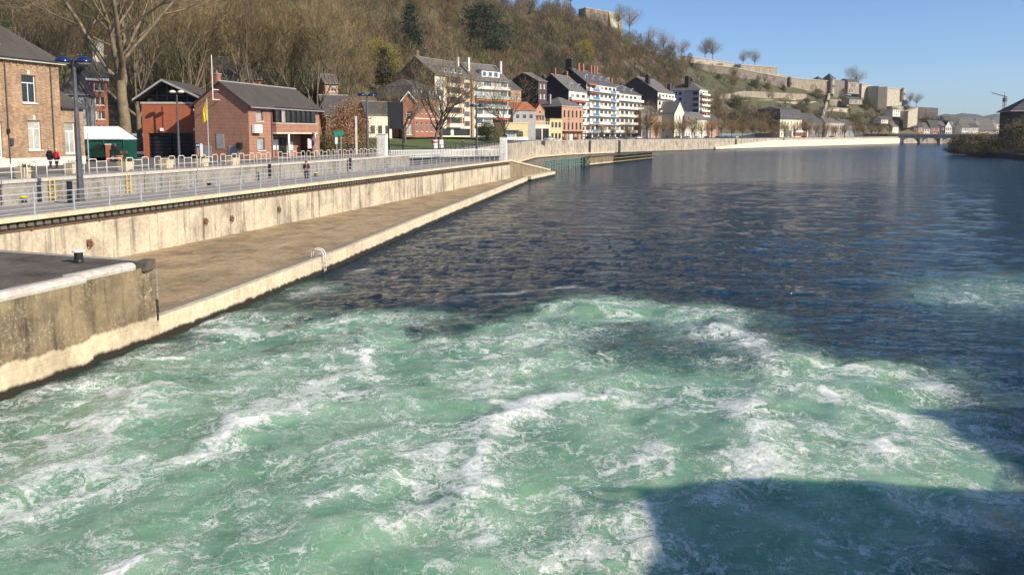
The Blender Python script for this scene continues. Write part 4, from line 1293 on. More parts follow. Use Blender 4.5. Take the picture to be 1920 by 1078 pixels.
MB().tube([(-.3, -.5, Hh - .02), (W + .4, -.5, Hh - .02)], .09, 6).build('gutter', m_dark, hs)
# skylight lying in the front slope
sl = 4.6 / (9.5 / 2 + .45)
def slope_pt(x, y, lift): return (x, y, Hh + (y + .45) * sl + lift)
x0, x1 = uu(0) - .8, uu(24)
sk = MB().hexa([slope_pt(x0, .75, .02), slope_pt(x1, .75, .02), slope_pt(x1, 1.9, .02), slope_pt(x0, 1.9, .02), slope_pt(x0, .75, .12), slope_pt(x1, .75, .12), slope_pt(x1, 1.9, .12), slope_pt(x0, 1.9, .12)]).build('skylight', m_greyr, hs)
MB().hexa([slope_pt(x0 + .1, .85, .10), slope_pt(x1 - .1, .85, .10), slope_pt(x1 - .1, 1.8, .10), slope_pt(x0 + .1, 1.8, .10), slope_pt(x0 + .1, .85, .14), slope_pt(x1 - .1, .85, .14), slope_pt(x1 - .1, 1.8, .14), slope_pt(x0 + .1, 1.8, .14)]).build('skylight_pane', glass_mat('sky_blue_glass', (.08, .16, .28)), sk)
# mailbox and lamp by the door
MB().box(uu(16), -.22, 1.9, uu(22), -.02, 2.5).build('mailbox', m_dark, hs, bevel=.02)
MB().box(uu(12), -.22, 2.9, uu(16), -.02, 3.3).build('wall_lamp', m_black, hs, bevel=.02)
# annex with lean-to roof
aW = width_to(117, 75.6, 161, A1)
ao = far + Vector((0, .3, 0)) + Vector((-math.cos(A1), math.sin(A1), 0)) * .35
Ha = zat(203, 77) - 4.95
ax = building('house_annex', 'low brick annex with a sloping slate roof right of the tan house', 'house', ao, math.pi / 2 - A1, aW, 6.5, Ha, {'all': B_TAN}, {'front': [(.5, 1.05, 1.75, zat(230, 76) - 4.95, 'cross', m_frame, GL_C)]})
zt = zat(148, 76) - 4.95
MB().hexa([(-.02, -.35, Ha - .1), (aW + .35, -.35, Ha - .1), (aW + .35, 6.6, Ha - .1), (-.02, 6.6, Ha - .1), (-.02, -.35, Ha + .06), (aW + .35, -.35, Ha + .06), (aW + .35, 6.6, Ha + .06), (-.02, 6.6, Ha + .06)]).build('eave_board', m_dark, ax)
MB().hexa([(-.02, -.3, Ha + .06), (aW + .3, -.3, Ha + .06), (aW + .3, 6.6, Ha + .06), (-.02, 6.6, Ha + .06), (-.02, -.3, Ha + .12), (aW + .3, -.3, Ha + .12), (.15, 3.2, zt + .5), (-.02, 3.2, zt + .5)]).build('roof', m_brownslate, ax)
MB().box(0, -.05, 0, aW, -.004, .75).build('plinth', m_stonetrim, ax)
# garden wall, steps and cone shrub before the house
c = G(52, 305, 4.95)
o = thing('terrace_wall', 'low grey terrace wall in front of the tan brick house', 'wall', c, math.pi / 2 - A1)
MB().box(-9, 0, 0, 3.4, .35, 1.25).build('wall_body', m_greyr, o)
MB().box(-9.05, -.06, 1.25, 3.45, .41, 1.36).build('capping', m_lockwall, o)
for k in range(3):
    MB().box(-6.5 - .0, -.35 * (3 - k), 0, -4.0, -.35 * (2 - k) - .005, .3 * (k + 1)).build('step', m_coping, o)

# --- green tent with white awning roof and the things before it
tl = G(157, 303, 4.95); tr = G(238, 303, 4.95)
dtv = tr - tl; Wt = dtv.length
m_tarp = M('green_tarpaulin', (0.012, 0.095, 0.065), 0.5, 0.2, 2)
m_canvas = M('white_canvas', (0.82, 0.82, 0.80), 0.6, 0.03, 2)
o = thing('market_tent', 'green walled tent with a bright white canvas roof beside the house', 'tent', Vector((tl.x * (1 + 2 / tl.y), tl.y + 2, 4.95)), math.atan2(dtv.y, dtv.x))
zb = zat(262, tl.y) - 4.95; zp = zat(237, tl.y + 3) - 4.95
MB().hexa([(-3.5, -.2, zb), (Wt, -.2, zb), (Wt - .5, 4, zb), (-3.5, 4, zb), (-3.5, -.2, zb + .15), (Wt, -.2, zb + .15), (Wt - 1.9, 2.6, zp), (-3.5, 2.6, zp)]).build('roof', m_canvas, o)
for k in range(6):
    MB().box(-3.5 + (Wt + 3.3) * k / 6 + .01, 0, .02, -3.5 + (Wt + 3.3) * (k + 1) / 6 - .01, .06, zb).build('side_panel', m_tarp, o)
for x in (.0, Wt * .5, Wt - .1):
    MB().tube([(x, -.1, 0), (x, -.1, zb)], .04, 6).build('pole', m_tarp, o)
MB().box(Wt - .2, .02, 0, Wt + 1.2, .08, 2.3).build('fence_panel', m_tarp, o)

def car_mesh():
    body = MB(); prof = [(-2.05, .35), (-2.1, .62), (-1.95, .80), (-1.15, .92), (-.55, .96), (1.6, .98), (2.0, .92), (2.1, .6), (2.05, .35)]
    n = len(prof)
    for y, k in ((-.82, .97), (-.86, 1), (.86, 1), (.82, .97)):
        body.v += [(x * k, y, z if z < .5 else z * (1 if k == 1 else .98)) for x, z in prof]
    for r_ in range(3):
        for j in range(n):
            q = (j + 1) % n
            body.f.append((r_ * n + j, r_ * n + q, (r_ + 1) * n + q, (r_ + 1) * n + j))
    body.f.append(tuple(range(n))); body.f.append(tuple(range(4 * n - 1, 3 * n - 1, -1)))
    cab = MB().hexa([(-1.2, -.78, .92), (1.75, -.78, .96), (1.75, .78, .96), (-1.2, .78, .92), (-.45, -.62, 1.42), (1.25, -.62, 1.42), (1.25, .62, 1.42), (-.45, .62, 1.42)])
    roof = MB().hexa([(-.48, -.64, 1.40), (1.28, -.64, 1.40), (1.28, .64, 1.40), (-.48, .64, 1.40), (-.38, -.56, 1.47), (1.15, -.56, 1.47), (1.15, .56, 1.47), (-.38, .56, 1.47)])
    for x0, x1 in ((.25, .36), (-1.18, -1.1)):
        for s in (-1, 1):
            roof.hexa([(x0, s * .80, .95), (x1, s * .80, .95), (x1, s * .76, .95), (x0, s * .76, .95), (x0 + (.75 if x0 < -1 else 0), s * .66, 1.41), (x1 + (.75 if x0 < -1 else 0), s * .66, 1.41), (x1 + (.75 if x0 < -1 else 0), s * .60, 1.41), (x0 + (.75 if x0 < -1 else 0), s * .60, 1.41)])
    wheel = MB(); 
    for k in range(14):
        wheel.v.append((.31 * math.cos(k * math.pi / 7), -.1, .31 * math.sin(k * math.pi / 7)))
    for k in range(14):
        wheel.v.append((.31 * math.cos(k * math.pi / 7), .1, .31 * math.sin(k * math.pi / 7)))
    wheel.f = [tuple(range(14)), tuple(range(27, 13, -1))] + [(k, 14 + k, 14 + (k + 1) % 14, (k + 1) % 14) for k in range(14)]
    rim = MB()
    for y in (-.112, .112):
        i = len(rim.v)
        rim.v += [(.19 * math.cos(k * math.pi / 5), y, .19 * math.sin(k * math.pi / 5)) for k in range(10)]
        rim.f.append(tuple(range(i, i + 10)))
    lamp = MB().box(-.05, -.16, -.07, .05, .16, .07)
    m_tyre = M('tyre', (.015, .015, .015), .8, .1, 3)
    m_rim = M('wheel_rim', (.5, .5, .52), .3, .1, 3, metal=.6)
    return dict(body=body.mesh('body'), cab=cab.mesh('cabin_glass', GL_D), roof=roof.mesh('roof'), wheel=wheel.mesh('wheel', m_tyre), rim=rim.mesh('rim', m_rim), head=lamp.mesh('headlight', m_lampglass), tail=lamp.mesh('tail_light', m_coatred))
CM = car_mesh()
for k in ('body', 'roof'):
    CM[k].materials.append(None)
def car_paint(name, col):
    if name in _mc: return _mc[name]
    m = M(name, col, .28, .04, 2); m.node_tree.nodes['Principled BSDF'].inputs['Coat Weight'].default_value = .6
    return m
def car(label, loc, rz, paint, group='cars parked along the quay street', s=1.0, zs=1.0):
    o = thing('parked_car', label, 'car', loc, rz, group)
    o.scale = (s, s, s * zs)
    for k, nm in (('body', 'body'), ('roof', 'roof')):
        q = link(nm, CM[k], o); q.material_slots[0].link = 'OBJECT'; q.material_slots[0].material = paint
    link('cabin_glass', CM['cab'], o)
    for x in (-1.3, 1.3):
        for y in (-.78, .78):
            w = link('wheel', CM['wheel'], o, (x, y, .31)); link('rim', CM['rim'], w)
    for y in (-.6, .6):
        link('headlight', CM['head'], o, (-2.06, y, .68)); link('tail_light', CM['tail'], o, (2.04, y, .76))
    return o
c = (tl + tr) / 2
car('dark green van parked in front of the green tent', Vector((c.x - .35, c.y + .6, 4.96)), math.atan2(dtv.y, dtv.x), car_paint('dark_green_car', (.010, .045, .035)), None, 1.0, 1.25)
# brick pillar, moped and terracotta pot
c = G(205, 303, 4.95)
o = thing('brick_pillar', 'slim red brick gate pillar in front of the green tent', 'pillar', c, .2)
MB().box(-.25, -.25, 0, .25, .25, 1.75).build('shaft', B_ORG, o); MB().box(-.3, -.3, 1.75, .3, .3, 1.85).build('cap', m_stonetrim, o)
c = G(224, 304, 4.95)
o = thing('flower_pot', 'orange terracotta pot beside the green tent', 'pot', c)
MB().lathe([(.22, 0), (.30, .3), (.38, .52), (.42, .55), (.42, .64), (.36, .64), (.34, .5)], 14).build('pot', M('terracotta', (.55, .17, .06), .8, .15, 4), o, smooth=True)
c = G(218, 301, 4.95)
o = thing('moped', 'dark moped leaning behind the terracotta pot', 'moped', c + Vector((0, .6, 0)), .3)
for x in (-.62, .62):
    w = link('wheel', CM['wheel'], o, (x, 0, .3)); link('rim', CM['rim'], w)
MB().hexa([(-.5, -.15, .3), (.7, -.15, .35), (.7, .15, .35), (-.5, .15, .3), (-.35, -.12, .55), (.75, -.16, .75), (.75, .16, .75), (-.35, .12, .55)]).build('frame', m_dark, o, bevel=.04)
MB().box(-.05, -.15, .78, .75, .15, .88).build('seat', m_black, o, bevel=.03)
MB().tube([(-.62, 0, .3), (-.42, 0, .98)], .05, 6).build('fork', m_dark, o)
MB().tube([(-.40, -.32, 1.02), (-.42, 0, .98), (-.40, .32, 1.02)], .03, 6).build('handlebar', m_black, o)
MB().box(-.62, -.18, .5, -.5, .18, .85).build('leg_shield', car_paint('blue_grey_car', (.1, .13, .18)), o, bevel=.02)
c = G(167, 312, 4.95)
o = thing('white_post', 'slim white signpost in front of the green tent', 'post', c)
MB().tube([(0, 0, 0), (0, 0, zat(250, c.y) - 4.95)], .045, 8).build('pole', m_galv, o); MB().lathe([(.10, 0), (.10, .05)], 8).build('foot', m_galv, o)

# --- garage building with glazed gable
dg = 99.0
gW = (KX(362) - KX(268)) * dg + .4
p0 = Vector((KX(268) * dg, dg, 4.95))
z_top = zat(195, dg) - 4.95
zd = zat(250, dg) - 4.95
gb = building('garage_building', 'orange brick garage building with a glazed dark gable and black garage doors', 'building', p0, R(4), gW, 10, z_top, {'all': B_ORG},
              {'front': [(gW * .10, .02, gW * .92, zd, 'none')]})
for k in range(7):
    MB().box(gW * .10, .35, .04 + k * zd / 7, gW * .50 - .03, .42, (k + 1) * zd / 7 - .02).build('door_panel', m_black, gb)
    MB().box(gW * .52, .35, .04 + k * zd / 7, gW * .92, .42, (k + 1) * zd / 7 - .02).build('door_panel', m_black, gb)
MB().box(-.1, -.1, z_top, gW + .1, .25, z_top + .22).build('lintel', m_coping, gb)
pk_ = zat(153, dg) - 4.95
ze = zat(186, dg) - 4.95
xc = (KX(311) - KX(268)) * dg; xl = (KX(257) - KX(268)) * dg; xr = gW + 1.2
MB().v
for xa, za, xb, zb_ in ((xl, ze - .3, xc, pk_), (xc, pk_, xr, ze - .2)):
    MB().hexa([(xa, -1.0, za), (xb, -1.0, zb_), (xb, 11, zb_), (xa, 11, za), (xa, -1.0, za + .28), (xb, -1.0, zb_ + .28), (xb, 11, zb_ + .28), (xa, 11, za + .28)]).build('roof_slope', m_brownslate, gb)
    MB().hexa([(xa, -1.06, za - .02), (xb, -1.06, zb_ - .02), (xb, -1.0, zb_ - .02), (xa, -1.0, za - .02), (xa, -1.06, za + .24), (xb, -1.06, zb_ + .24), (xb, -1.0, zb_ + .24), (xa, -1.0, za + .24)]).build('barge_board', m_greyr, gb)
for k in range(5):
    xa, xb = .35 + (gW - .5) * k / 5, .35 + (gW - .5) * (k + 1) / 5
    def zr(x): return pk_ - abs(x - xc) * ((pk_ - ze) / (xc - xl) if x < xc else (pk_ - ze) / (xr - xc)) - .05
    pn = MB(); 
    pts = [(xa + .04, z_top + .24), (xb - .04, z_top + .24), (xb - .04, zr(xb)), (xa + .04, zr(xa))]
    if xa < xc < xb: pts.insert(3, (xc, pk_ - .05))
    n = len(pts)
    pn.v = [(x, .9, z) for x, z in pts] + [(x, .95, z) for x, z in pts]
    pn.f = [tuple(range(n)), tuple(range(2 * n - 1, n - 1, -1))] + [(j, n + j, n + (j + 1) % n, (j + 1) % n) for j in range(n)]
    pn.build('gable_pane', GL_D, gb)
    MB().box(xb - .06, .85, z_top + .22, xb + .06, 1.0, zr(xb)).build('mullion', m_dark, gb)
MB().box(.1, .8, z_top + 1.0, gW - .1, .88, z_top + 1.1).build('transom', m_dark, gb)
for fx in (.36, .97):
    MB().box(gW * fx - .18, -.35, zd + .25, gW * fx + .18, -.02, zd + .62).build('floodlight', m_white, gb)
MB().box(gW * .96, -.4, z_top - .9, gW * .99, -.02, z_top - .6).build('camera_box', m_white, gb)

# --- brick building with flag (police post)
dp = 94.0
pb0, rot = spot(467, dp, 4.95, A1)
Wp = width_to(467, dp, 599, A1)
gwid = 7.3
Hp = zat(196, dp) - 4.95
rh = zat(155, dp + 1.2) - 4.95 - Hp
def fu(px):   # along its front
    k = KX(px); uu_ = Vector((math.sin(A1), math.cos(A1)))
    return (k * pb0.y - pb0.x) / (uu_.x - k * uu_.y)
def fv(px, py):
    return zat(py, pb0.y + math.cos(A1) * fu(px)) - 4.95
bx0, bx1 = fu(511), fu(587)
fop = [(fu(481), fv(487, 227), fu(494), fv(487, 206), 'plain', m_framed, GL_C), (fu(482), fv(488, 282), fu(496), fv(488, 259), 'plain', m_framed, GL_G),
       (bx0 + .1, .05, bx1, fv(549, 250), 'none'), (fu(577), fv(582, 270), fu(586.5), fv(582, 259), 'plain', m_framed, GL_D)]
fop = [q for q in fop if not (q[0] >= bx0 and q[2] <= bx1 and q[4] != 'none')] 
pb = building('brick_building', 'red brown brick gabled building with balcony windows and entrance porch behind the yellow flag', 'building', pb0, rot, Wp, gwid, Hp, {'all': B_RED}, {'front': fop}, dict(kind='gable', rh=rh, mat=m_brownslate, ov=.55, ovx=.35))
# projecting oriel with a band of dark windows
z0o, z1o, zw0, zw1 = fv(549, 249), fv(549, 203), fv(549, 233), fv(549, 207)
zw1 = z1o - .25
MB().box(bx0, -.55, z0o + .02, bx1, -.005, zw0).build('oriel_parapet', B_RED, pb)
MB().box(bx0 - .1, -.65, zw0, bx1 + .1, -.004, zw0 + .10).build('oriel_sill', m_stonetrim, pb)
MB().box(bx0 - .1, -.62, z0o - .16, bx1 + .1, .0, z0o + .01).build('porch_beam', m_stonetrim, pb)
n = 8
for k in range(n):
    xa, xb = bx0 + (bx1 - bx0) * k / n, bx0 + (bx1 - bx0) * (k + 1) / n
    w = add_window(pb, 'front', Wp, gwid, xa + .02, zw0 + .12, xb - .02, zw1, 'plain', m_framed, GL_C if k == 1 else GL_D, -.42, sill=False)
    MB().box(xa - .07, -.55, zw0 + .1, xa + .07, -.40, z1o).build('mullion', m_framed, pb)
MB().box(bx0 - .1, -.62, zw1, bx1 + .1, -.004, z1o - .02).build('oriel_head', m_framed, pb)
# porch: recessed back wall with door, window and notice boards, two white columns
MB().box(bx0, 1.9, .03, bx1, 2.0, z0o - .17).build('porch_back_wall', B_RED, pb)
MB().box(bx0 + .12, .12, .0, bx1 - .02, 1.9, .06).build('porch_floor', m_walk, pb)
L_ = bx1 - bx0
MB().box(bx0 + .5, 1.80, 1.1, bx0 + .5 + L_ * .22, 1.895, 2.7).build('porch_window', GL_G, pb)
MB().box(bx0 + L_ * .46, 1.80, .06, bx0 + L_ * .62, 1.895, 2.5).build('door', GL_D, pb)
MB().box(bx0 + L_ * .44, 1.82, .06, bx0 + L_ * .46 - .01, 1.897, 2.6).build('door_frame', m_framed, pb)
for f0, f1, z0_, z1_ in ((.30, .42, .9, 2.2), (.68, .78, .8, 1.9)):
    MB().box(bx0 + L_ * f0, 1.78, z0_, bx0 + L_ * f1, 1.893, z1_).build('notice_board', m_white, pb)
for f in (.30, .965):
    MB().tube([(bx0 + L_ * f, -.45, 0), (bx0 + L_ * f, -.45, z0o - .17)], .13, 10).build('column', m_white, pb, smooth=True)
MB().box(bx0 + L_ * .84, -.12, 1.0, bx0 + L_ * .93, -.01, 2.3).build('poster_case', M('pink_poster', (.75, .55, .55), .6, .1, 3), pb)
MB().tube([(bx0 - .25, -.08, .05), (bx0 - .25, -.08, Hp - .3)], .06, 6).build('downpipe', m_dark, pb)
# air conditioner
MB().box(fu(471), -.55, fv(473, 250), fu(485), -.12, fv(473, 234)).build('air_conditioner', m_white, pb, bevel=.03)
# gable panels, on the left side wall (local x = 0)
for y0f, y1f, z0_, z1_ in ((.14, .30, .1, 1.5), (.40, .54, 1.15, 2.9), (.62, .80, .1, 1.5)):
    ya, yb = gwid * (1 - y0f), gwid * (1 - y1f)
    MB().box(-.06, yb, z0_, -.005, ya, z1_).build('grey_panel', m_greyr, pb)
MB().box(-.45, gwid * .12, 1.2, -.02, gwid * .20, 1.9).build('vent_box', m_black, pb)
# antenna mast held off the gable by two arms
zm0, zm1 = zat(187, dp) - 4.95, zat(104, dp) - 4.95
ym = gwid * .52
MB().tube([(-1.25, ym, zm0 - .1), (-1.25, ym, zm1)], .05, 6).build('antenna_mast', m_white, pb)
for z in (zm0, zm0 + 1.15):
    MB().tube([(-1.25, ym, z), (0, ym, z)], .05, 6).build('mast_arm', m_white, pb)
chimney(pb, Wp * .12, gwid * .75, Hp + 1.0, Hp + rh + 1.1, .9, .6, m_chim, 1)
# blue sign and its post, flag pole
m_bluesign = M('blue_sign', (.01, .05, .22), .5, .1, 3)
c = G(370, 297, 4.95)
o = thing('blue_sign', 'small blue square sign at the corner of the brick gable', 'sign', Vector((KX(370) * (dp - .8), dp - .8, 4.95)), R(2))
zs_ = zat(277, dp) - 4.95; 
MB().tube([(0, 0, 0), (0, 0, zs_ + .6)], .035, 6).build('post', m_galv, o)
sg = MB().box(-.25, -.05, zs_, .25, -.02, zs_ + .55).build('panel', m_bluesign, o)
MB().box(-.15, -.058, zs_ + .2, -.03, -.052, zs_ + .36).build('symbol', m_white, sg); MB().box(.03, -.058, zs_ + .2, .15, -.052, zs_ + .36).build('symbol', m_white, sg)
c = G(378, 300, 4.95)
o = thing('wooden_post', 'pale wooden post in front of the brick gable', 'post', c)
MB().box(-.13, -.10, 0, .13, .10, 1.75).build('shaft', m_wht_old, o, bevel=.02); MB().hexa([(-.13, -.1, 1.75), (.13, -.1, 1.75), (.13, .1, 1.75), (-.13, .1, 1.75), (-.05, -.03, 1.83), (.05, -.03, 1.83), (.05, .03, 1.83), (-.05, .03, 1.83)]).build('tip', m_wht_old, o)
c = G(392, 303, 4.95)
o = thing('flagpole', 'slim pole flying a limp yellow flag before the brick gable', 'flagpole', c)
zf = zat(184, c.y) - 4.95
MB().tube([(0, 0, 0), (0, 0, zf)], [.06, .035], 8).build('pole', m_galv, o)
mf = M('yellow_flag', (.80, .56, .01), .7, .08, 3)
fl = MB(); n = 7; mrow = 12
for j in range(mrow + 1):
    for k in range(n + 1):
        t = j / mrow
        w = .12 + 1.0 * min(1, t * 2.0) * (1 - .25 * t)
        fl.v.append((-.42 * w * k / n * 1.6 + .02 + .10 * t * (k / n), .09 * math.sin(k * 2.0 + t * 2), zf - .02 - 2.4 * t - .22 * (k / n)))
for j in range(mrow):
    for k in range(n):
        a = j * (n + 1) + k
        fl.f.append((a, a + 1, a + n + 2, a + n + 1))
f_ = fl.build('flag', mf, o, smooth=True); md = f_.modifiers.new('solid', 'SOLIDIFY'); md.thickness = .012

# ================================================================== BUILDINGS ALONG THE QUAY STREET
m_balc = M('white_balcony', (0.80, 0.72, 0.60), 0.5, 0.05, 1)
m_blueglass = glass_mat('blue_balcony_glass', (0.13, 0.30, 0.58), 0.2)
m_greenglass = glass_mat('green_balcony_glass', (0.40, 0.50, 0.44), 0.2)
m_awning = M('orange_awning', (0.62, 0.17, 0.05), 0.8, 0.15, 1)
m_awnred = M('red_awning', (0.60, 0.07, 0.03), 0.8, 0.15, 1)
def bld(name, label, cat, px1, d, px2, a, eave, z0, Dp, mats, ops=None, roof=None, group=None):
    """corner at (px1, d), front reaching column px2 in direction a, eave at pixel row `eave` on the near corner"""
    a = R(a)
    loc, rot = spot(px1, d, z0, a)
    W = width_to(px1, d, px2, a)
    H = zat(eave, d) - z0
    o = ops(W, H, Dp) if ops else {}
    return building(name, label, cat, loc, rot, W, Dp, H, mats, o, roof, group), W, H
def balcony(root, x0, x1, z, proj=1.3, mat=None, panels=(), h=1.0):
    o = MB().box(x0, -proj, z - .16, x1, -.005, z).build('balcony', m_balc, root)
    MB().box(x0, -proj, z, x1, -proj + .06, z + h).build('balcony_parapet', mat or m_balc, o)
    for s in (x0, x1 - .06):
        MB().box(s, -proj + .07, z, s + .06, -.01, z + h).build('balcony_parapet', mat or m_balc, o)
    for f0, f1 in panels:
        MB().box(x0 + (x1 - x0) * f0, -proj - .03, z + .02, x0 + (x1 - x0) * f1, -proj - .004, z + h).build('balcony_panel', m_blueglass, o)
    return o
def awning(root, x0, x1, z, mat, proj=1.4):
    MB().hexa([(x0, -proj, z - .75), (x1, -proj, z - .75), (x1, -.01, z - .05), (x0, -.01, z - .05), (x0, -proj, z - .70), (x1, -proj, z - .70), (x1, -.01, z), (x0, -.01, z)]).build('awning', mat, root)

ZL = 7.2
# red villa with mansard roof
v, W, H = bld('brick_villa', 'red brick villa with dark mansard roof and white arched windows beyond the lawn', 'villa', 776, 212, 823, 22, 184, ZL, 11, {'all': B_VIL},
              lambda W, H, Dp: {'front': grid(5, 2, .4, W - .4, 1.5, H * .47, 1.1, 2.6, 'cross', m_frame, GL_D), 'left': grid(2, 2, 1, Dp - 1, 1.5, H * .47, 1.0, 2.3, 'cross', m_framed, GL_D)},
              dict(kind='mansard', rh=3.3, mat=m_slate, ov=.3))
for f in (.47, .97):
    MB().box(-.04, -.06, H * f, W + .04, -.004, H * f + .25).build('stone_band', m_stonetrim, v)
for k in range(4):
    dormer(v, W * (.14 + .24 * k), .25, H + .5, 1.3, 1.9, 1.6, m_white, m_slate)
# its gabled wing
loc, rot = spot(754, 206, ZL, R(22))
wg = building('villa_wing', 'gabled brick wing with white barge boards left of the villa', 'villa', loc, R(14), width_to(754, 206, 778, R(76)), 8, zat(190, 206) - ZL, {'all': B_VIL, 'left': m_shaded_blackslate},
              {'front': [(1.2, .6, 2.6, 3.4, 'cross', m_frame, GL_C), (1.2, 4.4, 2.6, 6.6, 'cross', m_frame, GL_D)]}, dict(kind='gabley', rh=zat(174, 206) - zat(190, 206), mat=m_slate, ov=.4, ovx=.5))
Ww = width_to(754, 206, 778, R(76)); hz_ = zat(190, 206) - ZL; rz_ = zat(174, 206) - zat(190, 206)
for xa, za, xb, zb_ in ((-.4, -.35, Ww / 2, rz_), (Ww / 2, rz_, Ww + .4, -.35)):
    MB().hexa([(xa, -.62, hz_ + za), (xb, -.62, hz_ + zb_), (xb, -.52, hz_ + zb_), (xa, -.52, hz_ + za), (xa, -.62, hz_ + za + .4), (xb, -.62, hz_ + zb_ + .4), (xb, -.52, hz_ + zb_ + .4), (xa, -.52, hz_ + za + .4)]).build('barge_board', m_white, wg)
# low cream cottage left of the villa
c_, W, H = bld('cottage', 'low cream cottage with blue slate roof left of the villa', 'house', 690, 200, 735, 60, 213, ZL - .3, 8, {'all': m_render},
               lambda W, H, Dp: {'front': grid(3, 1, .3, W - .3, 1.2, 3, 1.1, 2.0, 'cross', m_framed, GL_D)}, dict(kind='gable', rh=3.0, mat=m_slate, ov=.4))
# apartment house A, cream with brown bays
m_brownbay = wall_mat('brown_bay', (0.20, 0.11, 0.075), (0.11, 0.065, 0.045), .3, .3)
def opsA(W, H, Dp):
    n = 6; dv = (H - .6) / n
    return {'front': [(W * f0, 3.2 + k * (H - 3.4) / 5 * .98, W * f1, 3.2 + k * (H - 3.4) / 5 * .98 + 1.7, 'multi', m_frame, None, 0) for k in range(5) for f0, f1 in ((.05, .22), (.74, .93))] + [(W * .05, .4, W * .40, 2.5, 'multi', m_framed, GL_D, 0), (W * .48, .4, W * .93, 2.5, 'multi', m_framed, GL_D, 0)]}
bA, W, H = bld('apartment_house', 'cream apartment house with brown balcony bays behind the bare park tree', 'apartment house', 816, 232, 886, 28, 138, ZL, 13, {'all': m_render, 'left': m_brownbay}, opsA, dict(kind='gable', rh=5.0, mat=m_slate2, ov=.5))
for k in range(5):
    z = 3.0 + k * (H - 3.4) / 5
    MB().box(W * .30, -.9, z + 1.0, W * .64, -.01, z + (H - 3.4) / 5 - .1).build('bay', m_brownbay, bA)
    balcony(bA, W * .28, W * .66, z, 1.3, m_render, (), .95)
    add_window(bA, 'front', W, 13, W * .36, z + 1.3, W * .58, z + 2.9, 'multi', m_framed, GL_D, -.94, sill=False)
MB().box(W * .72, -.5, 2.8, W * .74, -.01, H).build('pier', B_PNK, bA)
MB().box(W * .94, -.7, 0, W * .995, -.01, H).build('pier', B_PNK, bA)
for k in range(5):
    dormer(bA, W * (.22 + .13 * k), 1.0, H + .9, 1.5, 1.5, 2.2, m_white, m_slate2)
chimney(bA, W * .98, 5, H + 1.5, H + 6.5, .7, .7, m_whiter, 1)
chimney(bA, W * .03, 6.5, H + 3.0, H + 6.5, 1.2, .7, m_brownbay, 1)
# apartment house B, glazed loggias
def opsB(W, H, Dp):
    dv = (H - 3.3) / 5
    o = [(W * f0, 3.3 + k * dv + .35, W * f1, 3.3 + k * dv + dv - .6, 'multi', m_frame, random.choice((GL_C, GL_B, GL_B, GL_G)), 0) for k in range(5) for f0, f1 in ((.04, .25), (.28, .5), (.53, .74), (.77, .97))]
    return {'front': o + [(W * .05, .3, W * .45, 2.6, 'multi', m_framed, GL_D, 0), (W * .55, .3, W * .95, 2.6, 'multi', m_framed, GL_D, 0)]}
bB, W, H = bld('apartment_house', 'white apartment house with glazed loggias and wide dormer right of the cream one', 'apartment house', 889, 250, 953, 42, 148, ZL, 12, {'all': m_whiter, 'left': B_PNK}, opsB, dict(kind='gable', rh=5.2, mat=m_slate2, ov=.5))
dv = (H - 3.3) / 5
for k in range(5):
    balcony(bB, W * .02, W * .99, 3.3 + k * dv, 1.1, m_greenglass if k in (2, 3) else m_balc, (), .85)
awning(bB, W * .02, W * .98, 3.3 + 3 * dv - .1, m_awning, 1.5)
awning(bB, W * .55, W * .98, 3.3 + 1 * dv - .1, m_awnred, 1.3)
o = MB().box(W * .28, .9, H + .4, W * .80, 4.5, H + 2.9).build('dormer', m_white, bB)
MB().box(W * .25, .6, H + 2.9, W * .83, 4.6, H + 3.1).build('dormer_roof', m_slate2, o)
for k in range(3):
    MB().box(W * (.31 + .165 * k), .84, H + 1.2, W * (.31 + .165 * k) + 1.5, .895, H + 2.5).build('dormer_pane', GL_B, o)
chimney(bB, W * .04, 3, H + 1, H + 6.6, .7, .7, m_whiter, 1); chimney(bB, W * .97, 3, H + .5, H + 6.4, .7, .7, m_whiter, 1)
# pale brick house seen over the red roof
bld('brick_house', 'pale pink brick house with grey roof behind the red tiled roof', 'house', 957, 300, 977, 40, 167, 7, 10, {'all': B_PNK},
    lambda W, H, Dp: {'front': grid(3, 3, .5, W - .5, H - 9.3, 2.9, 1.2, 1.5, 'plain', m_frame, GL_C)}, dict(kind='gable', rh=3.4, mat=m_slate, ov=.3))
# yellow low kiosk building
y_, W, H = bld('yellow_building', 'low flat roofed yellow building with dark windows behind the tall white cabinet', 'building', 946, 238, 990, 62, 232, 6.3, 7, {'all': m_yellowr},
    lambda W, H, Dp: {'front': [(W * .12, .9, W * .42, 2.6, 'multi', m_framed, GL_G), (W * .5, .9, W * .78, 2.6, 'multi', m_framed, GL_D)]}, dict(kind='flat', mat=m_yellowr, ov=.12))
MB().box(W * .0, -1.6, 2.8, W * .62, -.01, 2.95).build('canopy', m_teal, y_)
MB().box(0, -.08, 0, W, -.004, .8).build('plinth', m_white, y_)
# red tiled house
rt, W, H = bld('red_roof_house', 'grey walled house with bright red tiled roof and peach gable', 'house', 962, 275, 1004, 55, 206, 5.9, 10, {'all': m_greyr, 'right': B_PNK},
    lambda W, H, Dp: {'front': grid(3, 1, .5, W - .5, H - 3.0, 3, 1.3, 1.4, 'plain', m_framed, GL_D)}, dict(kind='gable', rh=2.7, mat=m_redtile, ov=.3))
pg, W, H = bld('gabled_house', 'peach gabled house end right of the red tiled roof', 'house', 1003, 292, 1021, 62, 208, 5.9, 12, {'all': B_PNK},
    lambda W, H, Dp: {'front': [(W * f, H - 3.4, W * f + .8, H - 1.6, 'plain', m_framed, GL_D) for f in (.15, .45, .72)] + [(W * .44, H - .9, W * .44 + .6, H - .1, 'plain', m_framed, GL_D)]}, dict(kind='gabley', rh=2.6, mat=m_redtile, ov=.25))
